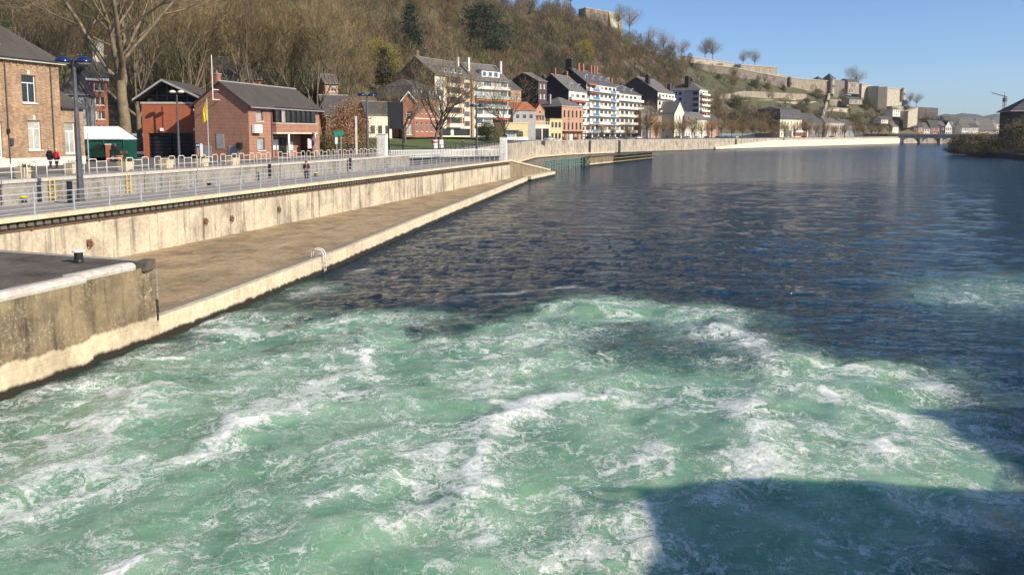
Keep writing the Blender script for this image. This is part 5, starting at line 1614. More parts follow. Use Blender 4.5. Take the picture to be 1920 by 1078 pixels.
# dark pergola garage and yellow wing
pw_, W, H = bld('carport', 'open carport with dark bays and a cream frame below the red roof', 'carport', 1001, 288, 1031, 52, 236, 5.85, 7, {'all': m_render},
    lambda W, H, Dp: {'front': [(W * .08, .1, W * .48, H - 1.0, 'plain', m_framed, GL_D, 0), (W * .54, .1, W * .94, H - 1.0, 'plain', m_framed, GL_D, 0)]}, dict(kind='flat', mat=m_render, ov=.15))
for k in range(9):
    MB().box(W * k / 8.5, -.1, H + .36, W * k / 8.5 + .12, -.02, H + 1.3).build('baluster', m_stonetrim, pw_)
MB().box(-.1, -.14, H + 1.3, W + .1, .02, H + 1.42).build('handrail', m_stonetrim, pw_)
MB().box(-.1, 3, H + .36, W + .4, 6.9, H + 3.3).build('upper_room', m_greyr, pw_); MB().box(-.3, 2.5, H + 3.3, W + .6, 7.1, H + 3.55).build('upper_roof', m_shaded_blackslate, pw_)
MB().box(.5, 2.9, H + .8, W - .3, 2.995, H + 2.9).build('upper_glazing', GL_D, pw_)
bld('yellow_wing', 'two storey wing, orange above and yellow below, beside the salmon brick house', 'house', 1031, 300, 1054, 48, 224, 5.85, 8, {'all': m_yellowr},
    lambda W, H, Dp: {'front': grid(3, 2, .4, W - .4, .6, H * .53, 1.2, 2.0, 'plain', m_framed, GL_D)}, dict(kind='flat', mat=B_PNK, ov=.1))
# salmon brick house
sb, W, H = bld('salmon_brick_house', 'salmon brick house with five tall window bays and dark gable side', 'house', 1053, 318, 1093, 38, 199, 5.85, 13, {'all': B_PNK, 'left': m_shaded_blackslate},
    lambda W, H, Dp: {'front': grid(5, 2, .5, W - .5, H * .30, H * .36, 1.15, 2.9, 'tall', m_framed, GL_D)}, dict(kind='hip', rh=3.8, mat=m_slate2, ov=.4))
for k in range(6):
    MB().box(W * k / 5.2 + .2, -1.5, 0, W * k / 5.2 + .5, -1.2, 3.3).build('arcade_post', m_rust, sb)
MB().box(0, -1.6, 3.3, W, -.01, 3.5).build('arcade_roof', m_rust, sb)
chimney(sb, 1.0, 6.5, H + 1.0, H + 4.6, .8, .8, m_greyr, 1)
# dark gabled terrace behind
db, W, H = bld('dark_gabled_house', 'tall dark slate gabled house with grey front, left of the white balconies', 'house', 1009, 334, 1025, 40, 152, 6, 16, {'all': m_purple, 'left': m_shaded_blackslate},
    lambda W, H, Dp: {'front': grid(2, 3, .4, W - .4, H - 11.5, 4.2, 1.2, 2.0, 'cross', m_frame, GL_C)}, dict(kind='gable', rh=3.6, mat=m_slate2, ov=.3))
eb, W, H = bld('slate_gabled_block', 'apartment block with shaded black slate gable wall and white front with orange awning', 'apartment house', 1066, 345, 1099, 29, 169, 5.9, 17, {'all': m_whiter, 'left': m_shaded_blackslate},
    lambda W, H, Dp: {'front': grid(3, 5, .6, W - .6, 3.4, (H - 3.4) / 5, 3.4, 2.0, 'multi', m_framed, None, 0)}, dict(kind='gable', rh=7.0, mat=m_slate2, ov=.3))
for k in range(5):
    balcony(eb, .2, W - .2, 3.0 + k * (H - 3.4) / 5, 1.3)
awning(eb, .5, W - .5, 3.0 + 4 * (H - 3.4) / 5 - .1, m_awning)
for k in range(2):
    dormer(eb, W * (.3 + .45 * k), 1.6, H + 1.2, 2.0, 1.9, 2.4, m_white, m_white)
chimney(eb, W * .15, 8, H + 5, H + 9.5, 1.0, .8); chimney(eb, W * .85, 8.5, H + 5, H + 9, 1.2, .8); chimney(eb, .7, 12.5, H + 2, H + 6.5, 1.2, 1.0, m_shaded_blackslate, 0)
# the long white balcony block: tall part and lower part
def opsF(nb, nf):
    def f(W, H, Dp):
        dv = (H - 3.2) / nf
        return {'front': [(W * (k + .16) / nb, 3.4 + j * dv + .05, W * (k + .84) / nb, 3.4 + j * dv + dv * .66, 'multi', random.choice((m_framed, m_frame, m_rustf)), random.choice((GL_D, GL_C, GL_B)), 0) for k in range(nb) for j in range(nf)] +
                [(W * (k + .1) / 5, .2, W * (k + .9) / 5, 2.5, 'plain', m_framed, GL_D, 0) for k in range(5)]}
    return f
m_rustf = M('red_brown_frame', (.22, .06, .03), .5, .2, 2)
f_end = 345 + math.cos(R(29)) * width_to(1066, 345, 1099, R(29))
fb, W, H = bld('balcony_block', 'tall white apartment block with blue balcony panels and red chimneys', 'apartment house', 1099, f_end + .3, 1154, 29, 155, 5.9, 17, {'all': m_whiter, 'left': m_shaded_blackslate}, opsF(7, 6), dict(kind='gable', rh=6.6, mat=m_slate, ov=.4))
nf = 6
for k in range(nf):
    balcony(fb, .1, W - .1, 3.2 + k * (H - 3.2) / nf, 1.7, None, ((.10, .32), (.70, .90)), 1.15)
awning(fb, .3, W * .3, 3.2 + 6 * (H - 3.2) / nf - .3, m_awning, 1.6); awning(fb, .3, W * .32, 3.2 + 5 * (H - 3.2) / nf - .1, m_awning, 1.6); awning(fb, W * .30, W * .48, 3.2 + 1 * (H - 3.2) / nf - .1, m_awning, 1.5)
for k in range(4):
    dormer(fb, W * (.14 + .235 * k), 2.2, H + 1.4, 2.0, 2.3, 2.6, m_white, m_white)
for x in (.22, .36, .62, .73, .82):
    chimney(fb, W * x, 7.6, H + 5, H + 9.2, 1.6, .8, m_chim, 2)
chimney(fb, .8, 9, H + 4, H + 10.8, 1.6, 3.0, m_shaded_blackslate, 0)
g_start = f_end + .3 + math.cos(R(29)) * W
gb2, W, H = bld('balcony_block', 'lower white apartment block with long balconies, right of the blue panelled one', 'apartment house', 1154, g_start + .3, 1201, 29, 173, 5.9, 17, {'all': m_whiter}, opsF(6, 5), dict(kind='gable', rh=4.6, mat=m_slate, ov=.4))
for k in range(5):
    balcony(gb2, .1, W - .1, 3.2 + k * (H - 3.2) / 5, 1.7, None, (), 1.15)
for k in range(3):
    dormer(gb2, W * (.18 + .3 * k), 2.0, H + .9, 2.2, 2.0, 2.6, m_white, m_white)
for x in (.24, .36):
    chimney(gb2, W * x, 7.6, H + 3.5, H + 7.5, 1.6, .8, m_chim, 2)
# plum gabled block
lb, W, H = bld('plum_gabled_block', 'apartment block with big plum coloured slate gable and white balconies', 'apartment house', 1232, 452, 1264, 31, 172, 6, 26, {'all': m_whiter, 'left': m_purple},
    lambda W, H, Dp: {'front': grid(5, 6, .5, W - .5, 3.4, (H - 3.2) / 6, 3.2, 2.1, 'multi', m_framed, None, 0)}, dict(kind='gable', rh=8.5, mat=m_slate2, ov=.4))
for k in range(6):
    balcony(lb, W * (.0 if k % 2 else .25), W * (.9 if k % 2 else 1.05), 3.2 + k * (H - 3.2) / 6, 1.8)
chimney(lb, 2.0, 7.0, H + 2, H + 9.5, 2.8, 2.0, m_shaded_blackslate, 0); chimney(lb, W - 1.5, 3.0, H + 0, H + 5.5, 2.6, 2.0, m_purple, 0)
# white tower block
tb, W, H = bld('tower_block', 'white tower block with blue grey side wall, hipped roof and red awnings', 'apartment house', 1310, 500, 1325, 31, 168, 6, 19, {'all': m_whiter, 'left': m_bluegrey},
    lambda W, H, Dp: {'front': grid(3, 8, .5, W - .5, 3.2, (H - 3) / 8, 3.6, 2.0, 'multi', m_framed, None, 0),
                      'left': [(u, 5.0 + k * (H - 4.6) / 7, u + w_, 5.0 + k * (H - 4.6) / 7 + 2.0, 'multi', m_framed, GL_D, 0) for k in range(7) for u, w_ in ((2.6, 1.9), (5.6, 1.9), (14.6, 3.4))]}, dict(kind='hip', rh=5.6, mat=m_slate2, ov=.5, hip=.5))
MB().box(-.35, .1, 0, -.01, 9.6, H - .3).build('side_bay', m_greyr, tb)
for k in range(7):
    add_window(tb, 'left', W, 19, 15.0, 5.0 + k * (H - 4.6) / 7, 18.2, 7.0 + k * (H - 4.6) / 7, 'multi', m_framed, GL_D, -.42, sill=False)
for k in range(8):
    balcony(tb, .3, W + .3, 3.0 + k * (H - 3) / 8, 1.8)
    if k in (3, 5, 6): awning(tb, .5, W * .7, 3.0 + (k + 1) * (H - 3) / 8 - .2, m_awnred, 1.6)
chimney(tb, 3.5, 9, H + 1, H + 8.6, 4.0, 2.4, m_shaded_blackslate, 0); chimney(tb, 11, 9, H + 3, H + 7.5, 1.4, 1.2, m_shaded_blackslate, 0); chimney(tb, 14, 9, H + 2, H + 6, 1.4, 1.2, m_shaded_blackslate, 0)
# small old houses in the street trees
def smallhouse(label, px1, d, px2, a, eave, z0, Dp, wall, rh, roofm, nf, nw, kind='gable', side=None, name='town_house', group='old houses behind the street trees'):
    h, W, H = bld(name, label, 'house', px1, d, px2, a, eave, z0, Dp, {'all': wall, 'left': side or wall},
        lambda W, H, Dp: {'front': grid(nw, nf, .4, W - .4, 1.0, (H - .6) / nf, min(1.3, W / nw * .55), (H - .6) / nf * .58, 'two' if W / nw > 2 else 'plain', m_frame, None)}, dict(kind=kind, rh=rh, mat=roofm, ov=.35), group)
    return h, W, H
h, W, H = smallhouse('brown rendered house with slate roof right of the balcony blocks', 1202, 415, 1221, 33, 210, 6, 14, m_greyr, 5, m_slate2, 3, 3, side=m_brownbay)
h, W, H = smallhouse('pink brick house with steep dormers below the plum gable', 1220, 424, 1240, 35, 215, 6, 12, B_PNK, 4.5, m_slate, 3, 4)
dormer(h, W * .3, .8, H + .8, 1.4, 1.8, 2, m_white, m_slate); dormer(h, W * .7, .8, H + .8, 1.4, 1.8, 2, m_white, m_slate)
h, W, H = smallhouse('narrow cream house with a pointed gable among the street trees', 1264, 448, 1283, 38, 212, 6, 12, m_render, 6.5, m_slate2, 3, 3, 'gabley')
h, W, H = smallhouse('white house under a dark mansard roof with one white dormer', 1284, 455, 1305, 38, 232, 6, 12, m_whiter, 5.5, m_slate2, 2, 4, 'mansard')
dormer(h, W * .3, .1, H + 1.6, 2.2, 2.4, 2, m_white, m_slate)
h, W, H = smallhouse('tan brick house at the right foot of the tower block', 1326, 505, 1350, 38, 226, 6, 12, B_PNK, 4.0, m_slate, 3, 4)
h, W, H = smallhouse('cream house with red ground floor in front of the tower block', 1306, 470, 1325, 38, 224, 6, 10, m_render, 4.0, m_slate2, 3, 3)
# mansion and abbey at the foot of the citadel
m_conv = wall_mat('faded_pink_render', (.52, .43, .36), (.33, .27, .22), .4, .6)
h, W, H = smallhouse('cream mansion with tall grey mansard roof at the foot of the citadel', 1462, 585, 1503, 46, 224, 6.2, 20, m_render, 7.5, m_slate, 3, 7, 'mansard', name='mansion', group='large houses below the citadel')
MB().box(W * .25, -5, 0, W, -.01, 5).build('front_wing', m_whiter, h); MB().box(W * .3, -5.06, .8, W * .95, -5.005, 3.6).build('wing_glazing', m_rustf, h)
for k in range(7):
    dormer(h, W * (.08 + .14 * k), .1, H + .8, 1.8, 2.4, 2, m_white, m_slate)
h, W, H = smallhouse('grey roofed abbey hall with stepped gables below the round tower', 1512, 610, 1545, 52, 231, 6.3, 22, m_lockwall, 7.5, m_slate, 2, 5, 'gable', name='abbey_hall', group='large houses below the citadel')
h, W, H = smallhouse('long faded pink convent building with pale slate roof', 1547, 622, 1582, 50, 231, 6.3, 16, m_conv, 4.5, m_slate2, 2, 8, 'hip', name='convent', group='large houses below the citadel')
h, W, H = smallhouse('dark roofed house right of the convent', 1584, 640, 1602, 50, 236, 6.4, 12, m_greyr, 4.5, m_slate, 2, 3, 'gable', name='town_house', group='large houses below the citadel')
# row behind the bridge
row = [(1640, 1652, 243, m_whiter, 'white gabled house left of the bridge head'), (1653, 1662, 240, m_purple, 'dark plum house left of the bridge head'), (1663, 1672, 236, B_PNK, 'orange house with yellow shop front at the bridge head'), (1673, 1684, 238, m_render, 'cream house with grey roof at the bridge head'),
       (1686, 1697, 238, m_greyr, 'grey house above the first bridge pier'), (1698, 1719, 239, m_whiter, 'white house with green gable above the first arch'), (1720, 1731, 238, B_PNK, 'salmon house between white ones above the bridge'), (1732, 1743, 241, m_whiter, 'low white house above the second arch'),
       (1744, 1762, 238, B_VIL, 'red and white brick house above the second pier'), (1763, 1771, 236, m_shaded_blackslate, 'dark slate house above the third arch'), (1772, 1784, 237, m_whiter, 'white gabled house with pale roof above the third arch'), (1803, 1817, 239, m_whiter, 'white terraced house right of the dark gap behind the bridge'), (1818, 1834, 239, m_render, 'cream terraced house behind the right part of the bridge'), (1836, 1868, 244, B_PNK, 'long low pink house behind the right end of the bridge')]
for i, (p1, p2, ev, mt, lab) in enumerate(row):
    smallhouse(lab, p1, (726 if i < 4 else 752 + i * .8), p2, (50 if i < 4 else 85), ev, 7.0, 11, mt, 4.2 + (i * 7 % 3) * .9, (m_slate, m_slate2, m_slate, m_slate2)[i % 4] if i not in (2,) else m_slate, 2, max(2, int((p2 - p1) / 4)), 'gabley' if i in (0, 10) else 'gable', group='houses behind the bridge')
# second row of roofs
for i, (p1, p2, ev, lab) in enumerate(((1693, 1712, 232, 'grey roof behind the first row of bridge houses, left'), (1772, 1786, 228, 'tall dark roofed house with turret behind the bridge'), (1786, 1803, 232, 'broad dark hall roof behind the bridge'), (1805, 1830, 233, 'pale roof behind the white terrace by the bridge'), (1838, 1862, 234, 'white roofed hall near the crane'), (1868, 1886, 232, 'white block at the foot of the crane'))):
    smallhouse(lab, p1, 800 + i * 6, p2, 84, ev, 7.0, 14, (m_greyr, m_greyr, m_shaded_blackslate, m_whiter, m_whiter, m_whiter)[i], 6.0, (m_slate, m_slate, m_slate, m_slate2, m_slate2, m_slate2)[i], 3, 4, group='houses behind the bridge')
# villas up the slope behind the trees at left
def slopehouse(label, px1, d, px2, a, eave, base_py, Dp, wall, rh, roofm, nf, nw, **k):
    z0 = zat(base_py, d)
    return smallhouse(label, px1, d, px2, a, eave, z0, Dp, wall, rh, roofm, nf, nw, name='hillside_house', group='houses on the wooded slope', **k)
h, W, H = slopehouse('brick villa with pale cornice and slate roof behind the big bare tree', 155, 128, 205, 62, 148, 262, 10, B_VIL, 4.0, m_slate, 4, 4)
MB().box(-.3, -.4, H - .3, W + .3, -.005, H + .1).build('cornice', m_white, h); chimney(h, W * .75, 4, H + 2, H + 6.5, 1.6, 1.0, m_whiter, 2)
h, W, H = slopehouse('grey house with mansard dormers between the tan house and the bare tree', 119, 118, 165, 70, 178, 262, 9, m_greyr, 3.2, m_slate, 2, 4, kind='mansard')
slopehouse('cream timber house behind the garage roof', 408, 150, 452, 70, 140, 200, 9, m_render, 3.5, m_slate2, 3, 4)
slopehouse('orange brick house glimpsed behind the gabled brick building', 455, 160, 492, 68, 147, 200, 9, B_ORG, 3.0, m_slate, 2, 3)
slopehouse('pink rendered house among the trees right of the brick building', 612, 175, 636, 66, 156, 190, 9, B_PNK, 2.0, m_slate2, 3, 3)
slopehouse('small red brick cottage below the white house among the trees', 612, 140, 662, 64, 215, 270, 8, B_VIL, 3.4, m_slate, 2, 4)

# ================================================================== HILL
#  column, base depth, base z, ridge depth, ridge row
HS = [(-1200, 95, 6, 280, -300), (-600, 110, 7, 320, -220), (-150, 128, 7.5, 380, -160), (150, 140, 8, 405, -130), (400, 155, 8, 430, -100), (600, 180, 8, 450, -75), (760, 235, 8.5, 490, -45), (880, 290, 9, 530, -8), (950, 325, 9, 560, 22),
      (1050, 400, 9, 585, 30), (1110, 425, 9, 600, 42), (1160, 445, 9, 615, 70), (1200, 468, 9, 630, 95), (1260, 500, 9, 642, 112), (1320, 532, 9, 658, 128), (1400, 560, 9, 675, 146), (1470, 590, 9, 698, 160), (1560, 632, 9, 728, 176),
      (1640, 700, 9, 752, 188), (1700, 745, 9, 785, 208), (1750, 770, 9, 800, 222), (1790, 780, 8, 806, 250), (1840, 785, 7, 810, 258)]
HPX = np.array([h[0] for h in HS], float)
def hill_pt(px, t, rough=True):
    bd = np.interp(px, HPX, [h[1] for h in HS]); bz = np.interp(px, HPX, [h[2] for h in HS])
    rd = np.interp(px, HPX, [h[3] for h in HS]); rp = np.interp(px, HPX, [h[4] for h in HS])
    k = (px - CX) / FPX * cp
    rz = CAMZ + (254 - rp) / FPX * rd
    tt = np.minimum(t, 1.0)
    d = bd + (rd - bd) * t
    z = bz + (rz - bz) * (tt ** 0.92) - np.maximum(t - 1, 0) * 16
    x = k * d
    if rough:
        z = z + (fbm(x * 0.02, d * 0.02, 4) - .5) * 7 * np.clip(t * 3, 0, 1) * np.clip((1.02 - t) * 5 + .15, 0, 1)
    return x, d, z
pxs = np.concatenate([np.arange(-1200, 600, 40), np.arange(600, 1845, 12)]).astype(float)
ts = np.concatenate([np.linspace(0, 1, 40), np.linspace(1.05, 2.0, 8)])
PX, TT = np.meshgrid(pxs, ts)
hx, hy, hz = hill_pt(PX.ravel(), TT.ravel())
nx_, ny_ = len(pxs), len(ts)
i = np.arange((ny_ - 1) * (nx_ - 1)); r_, c_ = i // (nx_ - 1), i % (nx_ - 1)
a = r_ * nx_ + c_
mh, nt, b = _new('hill_ground')
f = noise(nt, wpos(nt), 0.05, 6, .65); f2 = noise(nt, wpos(nt), .6, 5, .7)
litter = ramp(nt, f2, [(.3, (.075, .055, .032)), (.7, (.16, .12, .07))])
px_attr = nd(nt, 'ShaderNodeAttribute'); px_attr.attribute_name = 'meadow'
gr = ramp(nt, f2, [(.3, (.050, .058, .022)), (.7, (.095, .102, .042))])
mm = math_(nt, 'MULTIPLY', px_attr.outputs['Fac'], ramp(nt, f, [(.35, .25), (.55, 1.0)]))
nt.links.new(mixc(nt, mm, litter, gr), b.inputs['Base Color']); b.inputs['Roughness'].default_value = .95
bump(nt, b, f2, .8, .5)
meh = arrays('hill', np.stack([hx, hy, hz], 1), np.stack([a, a + 1, a + nx_ + 1, a + nx_], 1), mh, smooth=True)
def meadow(px, t):
    return np.clip((px - 1255) / 60, 0, 1) * np.clip((1640 - px) / 60, 0, 1) * np.clip((t - .28) * 6, 0, 1)
at = meh.attributes.new('meadow', 'FLOAT', 'POINT'); at.data.foreach_set('value', meadow(PX, TT).ravel().astype(np.float32))
tag(link('hill', meh), kind='structure')

# sheet of land to the horizon, and distant hills
lm = M('far_land', (.10, .10, .06), .95, .3, .02)
g_ = MB()
for k in range(len(EDGE)):
    q = EDGE[k] + edge_n(k) * 60
    g_.v += [(q.x, q.y, 4.2), (-8000, q.y + (0 if k else -600), 4.2)]
for k in range(len(EDGE) - 1):
    g_.f.append((2 * k, 2 * k + 2, 2 * k + 3, 2 * k + 1))
ye = EDGE[-1].y
g_.quad((-8000, ye + 45, 4.19), (8000, ye + 45, 4.19), (8000, 9000, 4.19), (-8000, 9000, 4.19))
tag(g_.build('land', lm), kind='structure')
RB = [(175, -200), (172, 60), (166, 200), (163, 250), (176, 300), (196, 345), (285, 500), (365, 600), (432, 655), (560, 690), (1200, 700)]
rb = MB()
for x, y in RB:
    rb.v += [(x, y, -1.0), (x + 5, y - 1, 2.2), (x + 12, y - 2, 5.0), (3000, y - 2, 5.5)]
for k in range(len(RB) - 1):
    for j in range(3):
        rb.f.append((k * 4 + j, k * 4 + j + 1, (k + 1) * 4 + j + 1, (k + 1) * 4 + j))
tag(rb.build('right_bank', wall_mat('dark_bank_earth', (.075, .065, .04), (.03, .028, .02), .5, .3), smooth=True), kind='structure')
def ridge_hill(name, d, pts, mat, depth=900):
    px_ = np.linspace(pts[0][0], pts[-1][0], 90); py_ = np.interp(px_, [p[0] for p in pts], [p[1] for p in pts])
    V = []
    for q, y in zip(px_, py_):
        top = D(q, y, d)
        top.z += (fbm(np.array([q * .05]), np.array([3.0]), 4)[0] - .5) * 22
        V += [(KX(q) * (d - depth * .6), d - depth * .6, 4), (top.x * .9, d - depth * .25, 4 + (top.z - 4) * .6), (top.x, d, top.z), (top.x * 1.1, d + depth, 4)]
    F = [(k * 4 + j, k * 4 + j + 1, (k + 1) * 4 + j + 1, (k + 1) * 4 + j) for k in range(89) for j in range(3)]
    me = arrays(name, np.array(V), np.array(F), mat, smooth=True)
    return tag(link(name, me), kind='structure')
m_farhill = M('far_wooded_hill', (.085, .085, .06), .95, .4, .012)
ridge_hill('distant_hill', 2300, [(1500, 235), (1700, 222), (1780, 212), (1830, 210), (1850, 216), (1880, 213), (1930, 222), (2100, 215), (2400, 200)], m_farhill)
ridge_hill('distant_hill', 1700, [(1700, 245), (1760, 233), (1800, 224), (1850, 222), (1900, 226), (2000, 222), (2300, 215)], m_farhill, 500)

# ================================================================== TREES
m_bark = M('bark', (0.185, 0.14, 0.085), 0.95, 0.35, 1.2, bmp=.5, bscale=6)
m_barkd = M('dark_bark', (0.11, 0.085, 0.06), 0.95, 0.35, 1.2)
m_twig = M('twigs', (0.27, 0.20, 0.095), 0.95, 0.25, .4)
m_twigr = M('reddish_twigs', (0.26, 0.135, 0.065), 0.95, 0.25, .4)
m_twigo = M('ochre_twigs', (0.30, 0.17, 0.06), 0.95, 0.25, .4)
m_fol_y = M('yellow_green_leaves', (0.27, 0.22, 0.025), 0.9, 0.35, .8)
m_fol_d = M('dark_needles', (0.022, 0.036, 0.020), 0.9, 0.4, .8)
m_fol_o = M('olive_leaves', (0.085, 0.085, 0.022), 0.9, 0.4, .8)
m_fol_b = M('brown_green_leaves', (0.135, 0.105, 0.042), 0.9, 0.4, .8)
def rot_about(v, ax, an):
    return v * math.cos(an) + ax.cross(v) * math.sin(an) + ax * ax.dot(v) * (1 - math.cos(an))
def grow(seed, H, r0, levels, nch, trunk=.32, ang=(28, 52), upw=.16, lenf=.62, twig=1.0, lean=(0, 0)):
    """segments of wood and twig slivers of a bare deciduous tree"""
    rd = random.Random(seed)
    segs, tw = [], []
    stack = [(Vector((0, 0, 0)), Vector((lean[0], lean[1], 1)).normalized(), H * trunk * 1.35, r0, 0)]
    while stack:
        p, d, L, r, lv = stack.pop()
        n = 5 if lv < 2 else (4 if lv < 3 else 3)
        pts = [p]; rs = [r * (1.25 if lv == 0 else 1)]
        dd_ = d.copy(); q = p.copy()
        rend = r * (.62 if lv == 0 else .40)
        for k in range(n):
            w = .10 if lv == 0 else .20
            dd_ = (dd_ + Vector((rd.uniform(-w, w), rd.uniform(-w, w), rd.uniform(-w, w) * .6 + upw * (lv > 0)))).normalized()
            q = q + dd_ * (L / n)
            pts.append(q.copy()); rs.append(r + (rend - r) * (k + 1) / n)
        segs.append((pts, rs, lv))
        if lv >= levels:
            for k in range(nch[-1]):
                t = rd.uniform(.25, 1.0); a = pts[int(t * n * .999)]
                v = (dd_ + Vector((rd.uniform(-.9, .9), rd.uniform(-.9, .9), rd.uniform(-.4, .8)))).normalized()
                tw.append((a, v, L * rd.uniform(.35, .8), twig * rd.uniform(.7, 1.3)))
            continue
        c = nch[lv]
        for k in range(c):
            f = .42 + .58 * (k + rd.random() * .8) / c if lv > 0 else .55 + .45 * (k + .5) / c
            f = min(f, 1.0)
            x = f * n; j = min(int(x), n - 1)
            a = pts[j].lerp(pts[j + 1], x - j)
            ax = Vector((rd.uniform(-1, 1), rd.uniform(-1, 1), rd.uniform(-.3, .3)))
            ax = (ax - dd_ * ax.dot(dd_))
            if ax.length < 1e-3: continue
            ax.normalize()
            v = rot_about(dd_, ax, R(rd.uniform(*ang)))
            LL = (H * (1 - trunk) * .55 if lv == 0 else L * lenf) * rd.uniform(.75, 1.2)
            stack.append((a, v, LL, rs[j] * rd.uniform(.45, .66), lv + 1))
    return segs, tw
def wood_arrays(segs, sides=(7, 6, 5, 4, 3, 3)):
    V, F = [], []
    for pts, rs, lv in segs:
        n = sides[min(lv, 5)]
        i0 = len(V)
        for k, p in enumerate(pts):
            t = (pts[min(k + 1, len(pts) - 1)] - pts[max(k - 1, 0)]).normalized()
            ref = Vector((0, 0, 1)) if abs(t.z) < .9 else Vector((1, 0, 0))
            a = t.cross(ref).normalized(); b = t.cross(a)
            for j in range(n):
                an = 2 * math.pi * j / n
                V.append(p + (a * math.cos(an) + b * math.sin(an)) * rs[k])
        for k in range(len(pts) - 1):
            for j in range(n):
                F.append((i0 + k * n + j, i0 + k * n + (j + 1) % n, i0 + (k + 1) * n + (j + 1) % n, i0 + (k + 1) * n + j))
    return np.array([tuple(v) for v in V]), np.array(F)
def sliver_arrays(P, Dv, L, w, rng, per=None):
    n = len(P)
    s = np.cross(Dv, rng.normal(size=(n, 3))); s /= np.linalg.norm(s, axis=1)[:, None] + 1e-9
    V = np.stack([P - s * w[:, None], P + s * w[:, None], P + Dv * L[:, None]], 1).reshape(-1, 3)
    return V, np.arange(3 * n).reshape(-1, 3)
def tree_meshes(seed, H, r0, levels=3, nch=(6, 6, 6, 5, 7), w=.022, barkm=None, twigm=None, **k):
    segs, tw = grow(seed, H, r0, levels, nch, **k)
    V, F = wood_arrays(segs)
    me1 = arrays('trunk', V, F, barkm or m_bark, smooth=True)
    P = np.array([tuple(t[0]) for t in tw]); Dv = np.array([tuple(t[1]) for t in tw]); L = np.array([t[2] for t in tw]); ww = np.array([t[3] for t in tw]) * w
    V2, F2 = sliver_arrays(P, Dv, L, ww, np.random.default_rng(seed))
    me2 = arrays('crown', V2, F2, twigm or m_twig)
    return me1, me2
def put_tree(label, loc, meshes, rz=0.0, s=1.0, name='bare_tree', group=None, cat='tree'):
    o = thing(name, label, cat, loc, rz, group)
    o.scale = (s, s, s) if not hasattr(s, '__len__') else s
    link('trunk', meshes[0], o); link('crown', meshes[1], o)
    return o
T_BIG = tree_meshes(11, 34, .80, 4, (7, 5, 5, 5, 5), .024, trunk=.26, ang=(28, 58), upw=.13)
T_TALL = [tree_meshes(s, 28, .42, 4, (8, 6, 5, 5, 6), .020, trunk=.20, ang=(22, 50), upw=.16, barkm=M('olive_bark', (.155, .122, .075), .95, .35, 1.2)) for s in (21, 22, 23)]
T_PARK = tree_meshes(31, 20, .38, 4, (8, 6, 5, 3, 4), .020, trunk=.22, ang=(28, 55), upw=.12, barkm=m_barkd)
def far_tree(seed, h, cr, n, w, twigm):
    """bare tree at a distance: trunk, limbs and a rounded brush of twigs"""
    rng = np.random.default_rng(seed)
    lob = rng.normal(size=(9, 3)) * np.array([cr * .45, cr * .45, h * .15]) + np.array([0, 0, h * .60])
    k = rng.integers(0, 9, n)
    u = rng.normal(size=(n, 3)); u /= np.linalg.norm(u, axis=1)[:, None]
    P = lob[k] + u * (rng.uniform(.05, 1, n) ** .5)[:, None] * np.array([cr * .6, cr * .6, h * .25])
    Dv = P - np.array([0, 0, h * .30]); Dv /= np.linalg.norm(Dv, axis=1)[:, None]
    Dv = Dv + rng.normal(size=(n, 3)) * .35; Dv /= np.linalg.norm(Dv, axis=1)[:, None]
    V, F = sliver_arrays(P - Dv * .4, Dv, rng.uniform(.6, 1.7, n), rng.uniform(.6, 1.4, n) * w, rng)
    mb = MB().tube([(0, 0, 0), (.1, .05, h * .3), (0, 0, h * .75)], [.24, .19, .05], 6)
    for j in range(22):
        e = P[rng.integers(0, n)]
        z0 = rng.uniform(h * .22, h * .45)
        mid = (np.array([0, 0, z0]) * .45 + e * .55) + rng.normal(size=3) * .3 - np.array([0, 0, .3])
        mb.tube([(0, 0, z0), tuple(mid), tuple(e)], [.11, .07, .03], 4)
    return mb.mesh('trunk', m_barkd), arrays('crown', V, F, twigm)
T_MID = [far_tree(41, 12, 4.2, 1500, .035, m_twigo), far_tree(42, 11, 3.8, 1500, .035, m_twigr), far_tree(43, 15, 5.8, 3400, .026, m_twig), far_tree(44, 12, 4.4, 1700, .035, m_twig)]
c = D(237, 285, 97)
put_tree('huge bare tree with forked pale trunk behind the green tent', (c.x, 97, 5.0), T_BIG, R(40))
tall = [(62, 112, 0, 1.0, 'tall bare tree trunk rising behind the tan brick house'), (262, 112, 1, 1.0, 'bare tree just right of the huge forked tree'), (345, 128, 1, .95, 'bare tree with dark trunk rising behind the garage roof'), (395, 135, 2, 1.0, 'bare tree directly behind the antenna mast'),
        (470, 138, 0, 1.0, 'broad bare tree behind the brick building ridge'), (540, 145, 2, .95, 'bare tree behind the right half of the slate roof'), (602, 138, 1, .92, 'bare tree at the right end of the brick building'), (300, 150, 2, 1.0, 'bare tree further back between garage and forked tree'),
        (440, 170, 1, 1.0, 'taller bare tree deep in the wood behind the antenna'), (650, 160, 0, .80, 'smaller bare tree behind the weeping red one')]
for px, d, k, s, lab in tall:
    x = KX(px) * d
    put_tree(lab, (x, d, 5.5 if d < 140 else 8), T_TALL[k], px * .37, s, group='tall bare trees behind the brick building')
put_tree('bare park tree with spreading crown in front of the cream apartments', (KX(826) * 150, 150, 5.5), T_PARK, 1.0, .98, group='bare trees on the lawn')
put_tree('second bare park tree with white painted trunk base, right beside the first', (KX(815) * 147, 147, 5.4), T_PARK, 2.9, .78, group='bare trees on the lawn')
put_tree('slender bare tree in front of the white loggia house', (KX(948) * 190, 190, 5.7), T_PARK, 4.2, .85, group='bare trees on the lawn')
put_tree('leaning bare tree in front of the villa wing', (KX(760) * 175, 175, 5.6), T_PARK, .3, .72, group='bare trees on the lawn')
